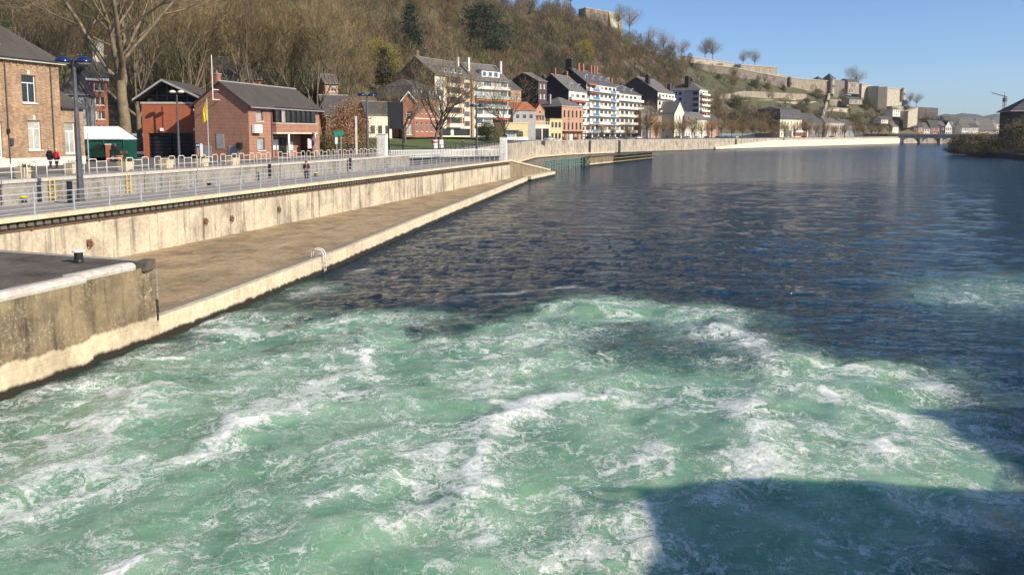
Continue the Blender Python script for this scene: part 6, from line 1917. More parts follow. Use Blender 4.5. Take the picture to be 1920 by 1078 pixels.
# painted trunk guards
for px, d, lab in ((826, 149.2, 'white painted trunk guard on the park tree'), (815, 146.3, 'red and white marker post beside the park trees')):
    o = thing('trunk_guard', lab, 'post', (KX(px) * d, d, 5.3))
    MB().lathe([(.52, 0), (.50, 1.5), (.46, 1.55)], 10).build('sleeve', m_white, o)
    if 'red' in lab: MB().lathe([(.53, 1.0), (.53, 1.3)], 10).build('red_band', m_coatred, o)
    else: MB().lathe([(.54, 0), (.54, .15)], 10).build('base_ring', m_coping, o)
# street trees along the quay
def ordinal(n):
    one = 'zeroth first second third fourth fifth sixth seventh eighth ninth tenth eleventh twelfth thirteenth fourteenth fifteenth sixteenth seventeenth eighteenth nineteenth'.split()
    if n < 20: return one[n]
    t, u_ = ('twent', 'thirt')[n // 10 - 2], n % 10
    return t + 'ieth' if u_ == 0 else t + 'y-' + one[u_]
stx = [(1080, 348), (1103, 362), (1128, 372), (1150, 384), (1176, 392), (1198, 402), (1214, 404), (1230, 415), (1244, 428), (1262, 432), (1280, 440), (1298, 450), (1316, 462), (1334, 480), (1352, 500), (1372, 515), (1392, 530), (1412, 542), (1434, 556), (1452, 566), (1470, 575), (1490, 588), (1512, 600), (1530, 608), (1548, 618), (1566, 628), (1584, 638), (1602, 648), (1618, 658), (1634, 668), (1648, 678)]
for i, (px, d) in enumerate(stx):
    s = (.62 if px < 1200 else 1.08) * random.uniform(.85, 1.15)
    put_tree('bare street tree along the far quay, ' + ordinal(i + 1) + ' of its row from the left', (KX(px) * d, d, 5.85), T_MID[(0, 1, 3)[i % 3]], i * 1.3, s, 'street_tree', 'street trees along the far quay')
put_tree('dense dark bare tree between the balcony blocks and the plum gable', (KX(1212) * 398, 398, 5.85), T_MID[2], 1, (1.35, 1.35, 1.2), 'street_tree')
# trees standing on the skyline
def sky_tree(lab, px, py_base, d, s, k=2, sz=1.0):
    p = D(px, py_base, d)
    put_tree(lab, (p.x, p.y, p.z - .5), T_MID[k], px * .7, (s, s, s * sz), 'skyline_tree', 'bare trees on the citadel skyline')
for px, py, d, s, lab in ((1322, 112, 662, 1.15, 'left one of the twin bare trees above the pale rampart'), (1336, 113, 662, 1.25, 'right one of the twin bare trees above the pale rampart'), (1393, 122, 676, .85, 'small bare tree left of the round one above the citadel rampart'), (1415, 125, 680, 1.0, 'round bare tree standing on the stone bastion'),
                          (1605, 165, 742, 1.35, 'dark round tree beside the citadel gatehouse roof'), (1718, 200, 772, .85, 'small umbrella shaped tree at the right end of the citadel'), (1706, 196, 772, .8, 'left one of the two umbrella trees at the citadel end'),
                          (1160, 50, 608, 1.1, 'bare tree just right of the fort wall on the ridge'), (1180, 62, 612, 1.25, 'big bare tree at the bend of the ridge line'), (1216, 92, 630, 1.15, 'bare tree on the ridge below the big one'), (1244, 100, 640, 1.2, 'bare tree midway along the descending ridge'), (1262, 104, 644, .9, 'slim bare tree on the descending ridge'), (1278, 108, 648, .95, 'bare tree left of the pale rampart end'),
                          (1030, 12, 590, 1.2, 'bare tree on the ridge left of the fort'), (1070, 14, 596, 1.2, 'bare tree directly left of the fort wall'), (1046, 10, 596, .9, 'small bare tree on the ridge at the top edge')):
    sky_tree(lab, px, py, d, s)
# conifers, cedar and green trees on the slope
def clump_tree(seed, H, prof, n, lw, mat, trunk_r=.3, droop=0.0, flat=0.0):
    """crown of small leaf faces; prof = [(height fraction, radius)]"""
    rng = np.random.default_rng(seed)
    hf = np.array([p[0] for p in prof]); rr = np.array([p[1] for p in prof])
    nb = max(24, n // 60)
    bh = rng.uniform(prof[0][0], prof[-1][0], nb)
    ba = rng.uniform(0, 2 * np.pi, nb); br = np.interp(bh, hf, rr) * np.sqrt(rng.uniform(.15, 1, nb))
    C = np.stack([br * np.cos(ba), br * np.sin(ba), bh * H - droop * br], 1)
    idx = rng.integers(0, nb, n)
    sig = np.interp(bh, hf, rr).mean() * .22
    P = C[idx] + rng.normal(size=(n, 3)) * sig * np.array([1.2, 1.2, .8 - flat])
    Dv = rng.normal(size=(n, 3)) + np.array([0, 0, .3 - droop]); Dv /= np.linalg.norm(Dv, axis=1)[:, None]
    V, F = sliver_arrays(P, Dv, rng.uniform(.7, 1.5, n) * lw * 2.2, rng.uniform(.5, 1.2, n) * lw * .6, rng)
    me2 = arrays('crown', V, F, mat)
    mb = MB().tube([(0, 0, 0), (.1, 0, H * .5), (0, 0, H * .92)], [trunk_r, trunk_r * .6, .05], 6)
    for k in range(10):
        j = rng.integers(0, nb)
        mb.tube([(0, 0, C[j][2] * .8), tuple(C[j])], [trunk_r * .3, .04], 4)
    return mb.mesh('trunk', m_barkd), me2
cedar = clump_tree(51, 19, [(.25, 5), (.4, 9.5), (.6, 8.5), (.8, 6), (1, 2)], 7000, .32, m_fol_d, .6, .0, .55)
conif = clump_tree(52, 17, [(.08, 4.2), (.3, 4.0), (.6, 2.6), (.85, 1.3), (1, .2)], 5000, .26, m_fol_d, .35, .15)
willow = clump_tree(53, 13, [(.12, 3.5), (.35, 5.2), (.7, 4.6), (.95, 2.4)], 6000, .22, m_fol_y, .35, .1)
bushy = clump_tree(54, 8, [(.02, 3.6), (.3, 4.4), (.65, 3.8), (.95, 1.8)], 5000, .20, m_fol_b, .25)
bushg = clump_tree(55, 8, [(.02, 3.6), (.3, 4.4), (.65, 3.8), (.95, 1.8)], 5000, .20, m_fol_o, .25)
def slope_at(px, py):
    """where a pixel column meets the slope at that row"""
    t = np.linspace(.0, 1.0, 300)
    x, y, z = hill_pt(np.full(300, float(px)), t)
    row = 254 - (z - CAMZ) / y * FPX
    j = int(np.argmin(np.abs(row - py)))
    return Vector((x[j], y[j], z[j]))
def green(label, px, py, meshes, s, name, group=None, rz=0.0):
    p = slope_at(px, py); p.z -= .4
    return put_tree(label, p, meshes, rz, s, name, group)
green('big dark spreading cedar on the wooded slope', 905, 122, cedar, 1.4, 'cedar_tree')
green('dark conifer left of the cedar on the slope', 772, 122, conif, 1.25, 'conifer', 'dark conifers on the slope')
green('dark narrow conifer below the yellow green tree', 722, 195, conif, .95, 'conifer', 'dark conifers on the slope', 1)
green('yellow green budding tree above the villa', 712, 160, willow, 1.1, 'budding_tree', 'yellow green trees')
green('small second yellow green tree right of the first', 745, 172, willow, .8, 'budding_tree', 'yellow green trees', 2)
green('single bright yellow green tree in the brown wood above the balcony block', 1092, 128, willow, 1.25, 'budding_tree', 'yellow green trees', 3)
# weeping reddish shrub and hedge by the lawn
wp = clump_tree(56, 7.5, [(.05, 4.0), (.4, 4.2), (.75, 3.0), (1, 1.0)], 6000, .14, m_twigr, .25, .5)
put_tree('weeping tree with reddish brown twigs right of the brick building', (KX(652) * 122, 122, 5.1), wp, 0, 1.0, 'weeping_tree')
hb = clump_tree(57, 3.0, [(.02, 2.2), (.5, 2.4), (.95, 2.2)], 4000, .10, m_fol_b, .15)
put_tree('brown clipped hedge mass beside the brick building', (KX(612) * 116, 116, 5.0), hb, 0, 1.0, 'hedge', cat='hedge')
put_tree('low rounded grey green shrub before the white loggia house', (KX(915) * 196, 196, 5.9), bushg, 0, .62, 'shrub', cat='shrub')
sh = clump_tree(58, 1.9, [(.05, .42), (.3, .62), (.6, .5), (.9, .2), (1, .05)], 1500, .06, M('gold_conifer', (.22, .17, .03), .9, .3, 3), .06)
c = G(41, 296, 4.95)
put_tree('small golden cone shrub in front of the tan house', Vector((c.x, c.y - 0.4, 5.5)), sh, 0, 1.25, 'cone_shrub', cat='shrub')

# --- the wooded hillside, one mass of bare trees
def wood():
    rng = np.random.default_rng(99)
    temps = []
    for s in range(12):
        near_ = s >= 7
        n = 1500 if near_ else 420
        h = rng.uniform(9, 13); cr = rng.uniform(3.0, 4.6)
        u = rng.normal(size=(n, 3)); u /= np.linalg.norm(u, axis=1)[:, None]
        rad = rng.uniform(.15, 1, n) ** .45
        P = np.stack([u[:, 0] * rad * cr, u[:, 1] * rad * cr, h * .62 + u[:, 2] * rad * h * .38], 1)
        base = np.array([0, 0, h * .22])
        Dv = P - base; Dv /= np.linalg.norm(Dv, axis=1)[:, None]
        Dv = Dv + rng.normal(size=(n, 3)) * (.6 if near_ else .42) + np.array([0, 0, .12]); Dv /= np.linalg.norm(Dv, axis=1)[:, None]
        V, F = sliver_arrays(P - Dv * .4, Dv, rng.uniform(.6, 1.5, n) if near_ else rng.uniform(.9, 2.4, n), rng.uniform(.016, .040, n) if near_ else rng.uniform(.03, .085, n), rng)
        # limbs
        m = 16
        e = P[rng.integers(0, n, m)]
        Pl = np.tile(np.array([0, 0, h * .15]), (m, 1)) + rng.normal(size=(m, 3)) * .12
        Dl = e - Pl; Ll = np.linalg.norm(Dl, axis=1)
        V2, F2 = sliver_arrays(Pl, Dl / Ll[:, None], Ll, np.full(m, .07 if near_ else .12), rng)
        V3, F3 = sliver_arrays(np.zeros((2, 3)), np.array([[0, 0, 1.0], [.05, 0, 1.0]]), np.array([h * .7, h * .7]), np.array([.15, .15]), rng)
        Vt = np.concatenate([V, V2, V3]); temps.append(Vt)
    pxr = []; tr = []
    cnt = 0
    while cnt < 2600:
        px = rng.uniform(-150, 1800, 4000); t = rng.uniform(0.0, 1.03, 4000)
        bd = np.interp(px, HPX, [h[1] for h in HS]); rd = np.interp(px, HPX, [h[3] for h in HS])
        area = (bd + (rd - bd) * t) / 500 * (rd - bd) / 200
        keep = rng.random(4000) < area * .55
        md = meadow(px, t)
        keep &= rng.random(4000) > md * .68
        keep &= ~((px > 1480) & (t > .45) & (rng.random(4000) < .8))
        keep &= ~((px > 1085) & (px < 1150) & (t > .92))
        pxr.append(px[keep]); tr.append(t[keep]); cnt += keep.sum()
    px = np.concatenate(pxr)[:2600]; t = np.concatenate(tr)[:2600]
    x, y, z = hill_pt(px, t)
    VV, TI, off = [], [], 0
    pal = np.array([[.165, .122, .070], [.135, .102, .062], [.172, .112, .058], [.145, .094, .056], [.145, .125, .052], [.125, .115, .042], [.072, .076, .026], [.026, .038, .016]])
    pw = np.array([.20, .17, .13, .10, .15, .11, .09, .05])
    pw2 = np.array([.10, .17, .08, .10, .12, .13, .18, .12])          # near trees: darker ivy mix, shade behind the lit crowns put into colour
    for k in range(len(px)):
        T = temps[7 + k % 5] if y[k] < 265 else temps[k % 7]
        an = rng.uniform(0, 6.28); s = rng.uniform(.65, 1.2) * (.8 if t[k] > .93 else 1.0)
        if px[k] > 1290: s *= .72
        ca, sa = math.cos(an) * s, math.sin(an) * s
        W_ = np.stack([T[:, 0] * ca - T[:, 1] * sa + x[k], T[:, 0] * sa + T[:, 1] * ca + y[k], T[:, 2] * s * rng.uniform(.9, 1.25) + z[k] - .3], 1)
        VV.append(W_)
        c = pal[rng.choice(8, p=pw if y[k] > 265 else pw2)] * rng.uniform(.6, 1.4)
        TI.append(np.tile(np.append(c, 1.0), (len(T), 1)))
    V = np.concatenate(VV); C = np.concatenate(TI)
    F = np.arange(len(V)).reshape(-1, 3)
    m, nt, b = _new('hillside_wood')
    at = nd(nt, 'ShaderNodeAttribute'); at.attribute_name = 'species_and_shade'
    nt.links.new(at.outputs['Color'], b.inputs['Base Color']); b.inputs['Roughness'].default_value = .95
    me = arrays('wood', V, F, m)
    ca_ = me.attributes.new('species_and_shade', 'FLOAT_COLOR', 'POINT'); ca_.data.foreach_set('color', C.astype(np.float32).ravel())
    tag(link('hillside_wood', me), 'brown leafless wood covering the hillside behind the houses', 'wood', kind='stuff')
wood()

# ================================================================== CITADEL
m_fort = wall_mat('citadel_limestone', (0.40, 0.33, 0.24), (0.15, 0.125, 0.095), .65, 1.0)
m_fortl = wall_mat('pale_citadel_limestone', (0.55, 0.47, 0.35), (0.25, 0.21, 0.155), .55, 1.0)
m_fortd = wall_mat('dark_shaded_citadel_stone', (0.24, 0.20, 0.155), (0.13, 0.11, 0.085), .45, .8)  # darker citadel stone; also serves as the shaded copy on the bastion flank
def rampart(label, pts, mat, thick=3.0, drop=6.0, name='rampart', cap=True, group=None):
    """pts = (column, top row, bottom row, depth); wall with real thickness"""
    pts = [(a, b, c, d or slope_at(a, c).y - .5) for a, b, c, d in pts]
    p0 = D(pts[0][0], pts[0][1], pts[0][3])
    o = thing(name, label, 'rampart', (p0.x, p0.y, D(pts[0][0], pts[0][2], pts[0][3]).z), 0, group)
    for (a, at_, ab, ad), (b_, bt, bb, bd) in zip(pts[:-1], pts[1:]):
        A, B = D(a, at_, ad), D(b_, bt, bd); zA, zB = D(a, ab, ad).z - drop, D(b_, bb, bd).z - drop
        t = (B - A); t.z = 0; t.normalize(); n = Vector((-t.y, t.x, 0)) * thick
        off = o.location
        q = [A, B, B + n, A + n]
        MB().hexa([(q[0].x - off.x, q[0].y - off.y, zA - off.z), (q[1].x - off.x, q[1].y - off.y, zB - off.z), (q[2].x - off.x, q[2].y - off.y, zB - off.z), (q[3].x - off.x, q[3].y - off.y, zA - off.z)] +
                  [(v.x - off.x, v.y - off.y, z - off.z) for v, z in zip(q, (A.z, B.z, B.z, A.z))]).build('wall_section', mat, o)
        if cap:
            m_ = t.cross(Vector((0, 0, 1))) * .35
            q = [A + m_, B + m_, B + n, A + n]
            MB().hexa([(v.x - off.x, v.y - off.y, z + .004 - off.z) for v, z in zip(q, (A.z, B.z, B.z, A.z))] + [(v.x - off.x, v.y - off.y, z + .7 - off.z) for v, z in zip(q, (A.z, B.z, B.z, A.z))]).build('parapet', m_fortl, o)
    return o
rampart('pale fort wall standing on the ridge above the wood', [(1098, 16, 42, 600), (1142, 24, 52, 606), (1146, 52, 60, 604)], m_fort, 12, 3)
rampart('dark end wall of the ridge fort', [(1085, 18, 30, 612), (1097.6, 16.2, 42, 600.5)], m_fortd, 2, 3, cap=False)
rampart('long pale upper rampart descending from the bare twin trees', [(1284, 107, 118, 650), (1340, 114, 124, 660), (1376, 121, 130, 668)], m_fortl, 6, 2)
rampart('dark brown lower curtain wall under the upper rampart', [(1300, 119, 128, 645), (1378, 128, 142, 660), (1420, 137, 154, 670), (1476, 147, 164, 684)], m_fortd, 4, 4)
rampart('square stone bastion with bare trees on top', [(1378, 122, 134, 672), (1389, 122.5, 138, 670), (1457, 128, 143, 684)], m_fort, 16, 4)
rampart('thin pale wall running down right of the bastion', [(1415, 134, 140, 676), (1476, 144, 150, 692)], m_fortl, 3, 2)
rampart('brown curtain wall with buttresses left of the round tower', [(1480, 146, 168, 694), (1500, 149, 170, 700), (1556, 153, 174, 714)], m_fort, 8, 6)
rampart('sloping dark wall right of the round tower', [(1563, 150, 172, 716), (1584, 152, 168, 722)], m_fortd, 6, 6, cap=False)
rampart('long curved terrace wall half way down the citadel slope', [(1332, 186, 192, 0), (1362, 177, 186, 0), (1395, 171, 184, 0), (1440, 173, 187, 0), (1512, 177, 187, 0)], m_fort, 3, 4, cap=False)
rampart('lower zigzag path wall below the curved terrace wall', [(1332, 196, 198, 0), (1392, 189, 191, 0), (1440, 187.5, 190, 0), (1492, 186, 190, 0)], m_fortl, 2, 3, cap=False)
rampart('straight pale path wall in the lower meadow', [(1455, 191.5, 193.5, 0), (1530, 191, 193, 0)], m_fortl, 1.5, 2, cap=False)
rampart('stepped stone wall climbing to the round tower', [(1542, 222, 228, 0), (1548, 204, 211, 0), (1554, 186, 194, 0), (1557, 172, 182, 0)], m_fortl, 1.4, 2, cap=False)
rampart('terrace retaining wall below the gatehouse', [(1556, 189, 200, 0), (1592, 190, 201, 0)], m_fort, 6, 6)
rampart('pale low terrace wall below the retaining wall', [(1546, 203, 211, 0), (1590, 205, 213, 0)], m_fortl, 6, 6)
rampart('pale stone flank left of the great bastion', [(1606, 160, 176, 738), (1616, 159, 178, 734), (1632, 160, 178, 742)], m_fortl, 10, 6)
rampart('great citadel bastion with dark flank and sunlit pale face', [(1633, 163, 194, 748), (1647, 163, 194, 730)], m_fortd, 8, 6, cap=False)  # flank's shade is put into the darker stone colour
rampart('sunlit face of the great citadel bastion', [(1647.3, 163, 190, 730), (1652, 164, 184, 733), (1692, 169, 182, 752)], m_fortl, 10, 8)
rampart('long lower rampart at the nose of the citadel', [(1640, 197, 205, 0), (1700, 200, 211, 0), (1759, 203, 212, 772)], m_fort, 8, 6, cap=False)
rampart('pale buttressed corner wall below the lower rampart', [(1703, 210, 228, 736), (1721, 203, 222, 748)], m_fortl, 4, 6)
def fort_tower(label, px, top, bot, d, r, mat, roof=None, sq=False):
    p = D(px, bot, d); h = D(px, top, d).z - p.z
    o = thing('fort_tower', label, 'tower', (p.x, p.y, p.z - 3), R(35))
    if sq: MB().box(-r, -r, 0, r, r, h + 3).build('shaft', mat, o)
    else: MB().lathe([(r * 1.08, 0), (r, h + 2), (r * 1.08, h + 2.1), (r * 1.08, h + 3)], 16).build('shaft', mat, o)
    if roof: MB().hexa([(-r * 1.25, -r * 1.25, h + 3), (r * 1.25, -r * 1.25, h + 3), (r * 1.25, r * 1.25, h + 3), (-r * 1.25, r * 1.25, h + 3), (-.2, -.2, h + 3 + roof), (.2, -.2, h + 3 + roof), (.2, .2, h + 3 + roof), (-.2, .2, h + 3 + roof)]).build('roof', m_slate, o)
    else: MB().lathe([(r * .8, h + 3), (r * .7, h + 3.4)], 12).build('top', m_fortd, o)
    for k in (-.4, .4):
        MB().box(r * k - .3, -r * 1.1, h * .6, r * k + .3, -r * .95, h * .6 + 1.6).build('slit', m_band, o)
    return o
fort_tower('pale round tower of the citadel', 1559.5, 149, 170, 712, 1.9, m_fortl)
fort_tower('square citadel tower with dark pointed roof left of the round one', 1554, 149, 160, 728, 3.6, m_fortd, 5.0, True)
fort_tower('low roofed watch house further left on the citadel wall', 1533, 150, 160, 726, 3.2, m_fortd, 3.0, True)
fort_tower('dark shaded sentry tower on the curtain wall', 1481, 146, 162, 692, 1.3, m_fortd)
fort_tower('small turret at the right corner of the great bastion', 1693, 166, 182, 750, 1.7, m_fortl)
smallhouse('citadel gatehouse with dark roof and white eaves', 1586, 726, 1607, 60, 153, zat(176, 726), 10, m_fort, 2.6, m_slate, 2, 4, 'gable', name='gatehouse', group='houses on the citadel')
smallhouse('low pavilion with columns below the gatehouse', 1590, 690, 1614, 60, 186, zat(196, 690), 8, m_fort, 1.6, m_slate, 1, 5, 'gable', name='pavilion', group='houses on the citadel')
smallhouse('small white villa standing in the trees below the bastion', 1672, 716, 1686, 60, 206, zat(219, 716), 8, m_whiter, 2.5, m_slate2, 2, 3, 'hip', name='hillside_villa', group='houses on the citadel')
smallhouse('pale house with grey roof in the trees above the bridge head', 1651, 700, 1664, 60, 224, zat(232, 700), 8, m_render, 2.6, m_slate, 1, 3, 'gable', name='hillside_villa', group='houses on the citadel')
for k, (px, py, s, lab) in enumerate(((1510, 196, .7, 'green shrub at the left of the stepped citadel wall'), (1620, 205, 1.3, 'dark green bush below the great bastion'), (1650, 195, .9, 'evergreen bush at the foot of the bastion face'), (1668, 192, .85, 'rounded olive bush before the bastion'), (1690, 194, 1.2, 'tall olive bush at the right corner of the bastion'),
                                      (1740, 228, 1.9, 'broad dark green bush below the lower rampart'), (1755, 224, 1.5, 'dark bush at the right foot of the hill'), (1640, 225, 1.5, 'brown green thicket above the bridge head houses'), (1600, 222, 1.6, 'brown thicket right of the convent roof'), (1700, 226, 1.3, 'dark thicket behind the bridge houses'), (1500, 212, 1.2, 'brown bush behind the mansion'), (1420, 225, 1.6, 'dark brown tree mass left of the mansion'), (1445, 222, 1.8, 'large grey brown tree mass beside the mansion'), (1375, 232, 1.7, 'ochre leafless thicket right of the tower block'), (1400, 240, 1.4, 'low ochre thicket above the far cars'))):
    d = np.interp(px, HPX, [h[1] for h in HS]) + 12
    p = slope_at(px, py)
    if py > 218: p = Vector((KX(px) * d, d, zat(254, d) + 1 + (254 - py) / FPX * d * .3))
    put_tree(lab, p - Vector((0, 0, .8)), bushg if 'green' in lab or 'olive' in lab else bushy, k * 1.1, s, 'bush', 'bushes below the citadel', 'bush')

for k, (px, py, s, lab) in enumerate(((1345, 150, .55, 'dark shrub high on the left of the citadel meadow'), (1372, 160, .6, 'shrub in the middle of the citadel meadow'), (1412, 165, .8, 'biggest dark tree on the citadel meadow below the bastion'), (1436, 168, .6, 'small leaning tree right of the biggest meadow tree'), (1466, 172, .6, 'shrub at the right end of the citadel meadow'), (1530, 185, 1.0, 'olive tree in front of the brown curtain wall'), (1380, 205, 1.3, 'tall dark tree in front of the curved terrace wall'), (1575, 185, 1.1, 'bare brown tree on the terrace right of the round tower'), (1640, 186, .8, 'bush hiding the foot of the dark bastion flank'), (1612, 184, .8, 'bush below the pale stone flank'))):
    put_tree(lab, slope_at(px, py) - Vector((0, 0, .5)), bushy if k % 2 else bushg, k * .9, s, 'bush', 'bushes on the citadel meadow', 'bush')

# ================================================================== BRIDGE
B0 = Vector((344, 714, 0)); bd_ = Vector((.90, -.436, 0)).normalized(); BL = 112.0
m_bridge = wall_mat('bridge_stone', (0.20, 0.195, 0.19), (0.10, 0.10, 0.10), .4, .5, wet=.5)
br = thing('arch_bridge', 'grey stone bridge with round arches across the river in the distance', 'bridge', B0, math.atan2(bd_.y, bd_.x))
pitch = 15.6; x = 2.5; top = 7.3
na = 7
pts_front = []
for k in range(na):
    x0, x1 = x + k * pitch, x + k * pitch + 12.2
    n = 12
    arc = [(x0 + (x1 - x0) * (1 - math.cos(math.pi * j / n)) / 2, .7 + 4.6 * math.sin(math.pi * j / n)) for j in range(n + 1)]
    mb = MB()
    for (ax_, az), (bx_, bz) in zip(arc[:-1], arc[1:]):
        for y in (-5.0, 5.0):
            mb.quad((ax_, y, az), (bx_, y, bz), (bx_, y, top), (ax_, y, top))
        mb.quad((ax_, -5, az), (ax_, 5, az), (bx_, 5, bz), (bx_, -5, bz))
    mb.build('arch', m_bridge, br)
    xp0, xp1 = x1, x + (k + 1) * pitch
    MB().box(xp0, -5, -1.5, xp1, 5, top).build('pier', m_bridge, br)
    xm = (xp0 + xp1) / 2
    MB().prism([(xp0 - .2, -5), (xm, -7.4), (xp1 + .2, -5)], -1.5, 5.2).build('cutwater', m_fort if k % 2 else m_bridge, br)
MB().box(-6, -5, -1.5, x, 5, top).build('abutment', m_bridge, br)
MB().box(-8, -5.3, top, BL + 6, 5.3, top + .5).build('deck', m_bridge, br)
for y in (-5.2, 4.9):
    MB().box(-8, y, top + .5, BL + 6, y + .3, top + 1.4).build('parapet', m_bridge, br)

# ================================================================== RIGHT BANK
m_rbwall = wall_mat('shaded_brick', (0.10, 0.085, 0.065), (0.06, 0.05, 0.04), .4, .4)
loc = Vector((KX(1897) * 262, 262, 5.2))
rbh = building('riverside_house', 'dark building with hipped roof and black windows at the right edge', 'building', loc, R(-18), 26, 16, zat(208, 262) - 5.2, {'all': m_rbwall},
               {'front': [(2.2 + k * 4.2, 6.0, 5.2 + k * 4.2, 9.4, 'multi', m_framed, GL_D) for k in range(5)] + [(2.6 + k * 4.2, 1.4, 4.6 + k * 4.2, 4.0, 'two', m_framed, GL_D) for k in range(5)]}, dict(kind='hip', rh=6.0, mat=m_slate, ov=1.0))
for k, (px, d, s, lab) in enumerate(((1795, 316, .78, 'olive brown willow bush leaning over the water, leftmost on the right bank'), (1812, 312, .95, 'taller olive brown bush second from the left on the right bank'), (1838, 300, .95, 'brown bush right of the tallest bush on the right bank'), (1860, 285, .8, 'dark bush below the crane on the right bank'),
                                     (1900, 250, .95, 'large ochre bush in front of the dark riverside house'), (1925, 240, 1.05, 'ochre bush cut off by the right edge of the picture'))):
    put_tree(lab, (KX(px) * d, d, .5 if k < 4 else 3.5), bushy, k * 1.7, (s * 1.15, s * 1.15, s), 'river_bush', 'bushes on the right bank', 'bush')
rbw = thing('boat_landing', 'dark low landing wall along the right bank', 'quay wall', (0, 0, 0))
for (ax_, ay), (bx_, by) in zip(RB[2:6], RB[3:7]):
    MB().hexa([(ax_ - 3, ay, -1), (bx_ - 3, by, -1), (bx_ + 2, by, -1), (ax_ + 2, ay, -1), (ax_ - 2.6, ay, 1.6), (bx_ - 2.6, by, 1.6), (bx_ + 2, by, 1.7), (ax_ + 2, ay, 1.7)]).build('wall_section', m_band, rbw)
# tower crane
cb = Vector((KX(1880) * 900, 900, 6))
cr_ = thing('tower_crane', 'thin orange tower crane rising behind the right bank', 'crane', cb, .4)
m_crane = M('faded_orange_steel', (.42, .20, .14), .6, .15, .3)
Hc = zat(172, 900) - 6
for sx in (-1, 1):
    for sy in (-1, 1):
        MB().box(sx * 1.1 - .22, sy * 1.1 - .22, 0, sx * 1.1 + .22, sy * 1.1 + .22, Hc * .86).build('mast_leg', m_crane, cr_)
n = 14
br_ = MB()
for k in range(n):
    z0, z1 = Hc * .86 * k / n, Hc * .86 * (k + 1) / n
    for s in (-1, 1):
        br_.tube([(-1.1, s * 1.1, z0), (1.1, s * 1.1, z1)], .14, 4); br_.tube([(s * 1.1, -1.1, z1), (s * 1.1, 1.1, z0)], .14, 4)
br_.build('lattice', m_crane, cr_)
MB().box(-1.6, -1.6, Hc * .78, 1.6, 1.6, Hc * .86).build('cab', m_dark, cr_)
MB().tube([(0, 0, Hc * .86), (0, .5, Hc)], [.8, .15], 5).build('apex', m_crane, cr_)
MB().tube([(0, -3, Hc * .87), (0, 16, Hc * .99)], .45, 4).build('jib', m_crane, cr_)

# ================================================================== CARS AND STREET FURNITURE ON THE FAR QUAY
paints = [('silver_car', (.5, .51, .52), 'silver'), ('white_car', (.75, .75, .74), 'white'), ('black_car', (.015, .015, .018), 'black'), ('grey_car', (.13, .135, .14), 'grey'), ('blue_car', (.03, .06, .16), 'blue'), ('dark_car', (.04, .042, .05), 'charcoal'), ('red_car', (.35, .02, .02), 'red')]
car('silver hatchback at the bend of the quay street beside the carport', Vector((KX(1030) * 282, 282, 5.8)), R(50), car_paint('silver_car', (.55, .56, .57)), None)
cars = [(1052, 308, 3, 'grey car behind the white box on the quay street'), (1075, 326, 4, 'blue car parked in front of the salmon brick arcade'), (1090, 336, 1, 'white car below the left end of the balconies'), (1104, 344, 2, 'black car parked under the blue balcony panels'), (1120, 352, 0, 'silver car below the second row of blue panels'), (1134, 360, 5, 'charcoal car below the middle of the balcony block'),
        (1150, 368, 1, 'white car where the two balcony blocks meet'), (1164, 376, 2, 'black car below the lower balcony block'), (1180, 386, 3, 'grey car near the right end of the lower balcony block'), (1196, 394, 1, 'white van like car beside the dense dark tree'), (1252, 424, 2, 'black car below the plum gabled block'), (1270, 436, 5, 'charcoal car in front of the narrow cream house'), (1288, 448, 3, 'grey car in front of the dark mansard house'),
        (1306, 458, 0, 'silver car in front of the cream and red house'), (1324, 470, 2, 'black car below the tower block'), (1345, 490, 5, 'charcoal car right of the tower block'), (1362, 506, 4, 'blue car beside the ochre thicket'), (1380, 520, 1, 'white car beneath the ochre thicket'), (1560, 622, 6, 'red car below the convent'), (1476, 578, 1, 'white car in front of the mansion'), (1508, 596, 2, 'black car right of the mansion')]
for px, d, k, lab in cars:
    car(lab, Vector((KX(px) * d, d, 5.82)), R(random.choice((52, 57, 140))), car_paint(paints[k][0], paints[k][1]))
o = thing('electrical_box', 'white box standing on the quay street near the salmon house', 'box', Vector((KX(1070) * 318, 318, 5.8)), .4)
MB().box(-.7, -.4, 0, .7, .4, 2.3).build('cabinet', m_white, o); MB().box(-.75, -.45, 2.3, .75, .45, 2.4).build('lid', m_coping, o)
# railing on top of the far quay and the park
def edge_rail(label, y0, y1, step, off, h, mat, name='quay_railing', nr=2):
    o = thing(name, label, 'railing', (0, 0, 0))
    pm = MB().box(-.05, -.05, 0, .05, .05, h).mesh('post', mat)
    y = y0; last = None
    while y <= y1:
        p, an = EP(y, off, .03)
        link('post', pm, o, p, an)
        if last is not None:
            for k in range(nr):
                z = h * (k + 1) / nr
                MB().tube([last + Vector((0, 0, z)), p + Vector((0, 0, z))], .045, 4).build('rail', mat, o)
        last = p; y += step
edge_rail('dark railing along the park edge below the lawn', 126, 262, 4.0, .4, 1.1, m_dark)
edge_rail('dark railing along the top of the far quay wall', 264, 700, 9.0, .5, 1.1, m_dark)
# lamp posts on the far quay
for i, (px, d) in enumerate(((1058, 313), (1165, 372), (1250, 436), (1345, 500), (1420, 555), (1500, 610), (1565, 640))):
    p, an = EP(d, .8, .02)
    o = thing('quay_lamp', 'thin dark lamp post at the far quay railing, ' + ordinal(i + 1) + ' from the left', 'street lamp', p, an, 'lamp posts along the far quay')
    MB().tube([(0, 0, 0), (0, 0, 8)], [.14, .08], 6).build('post', m_dark, o); MB().lathe([(.1, 7.9), (.42, 8.0), (.3, 8.25), (.02, 8.35)], 8).build('lamp_head', m_dark, o)
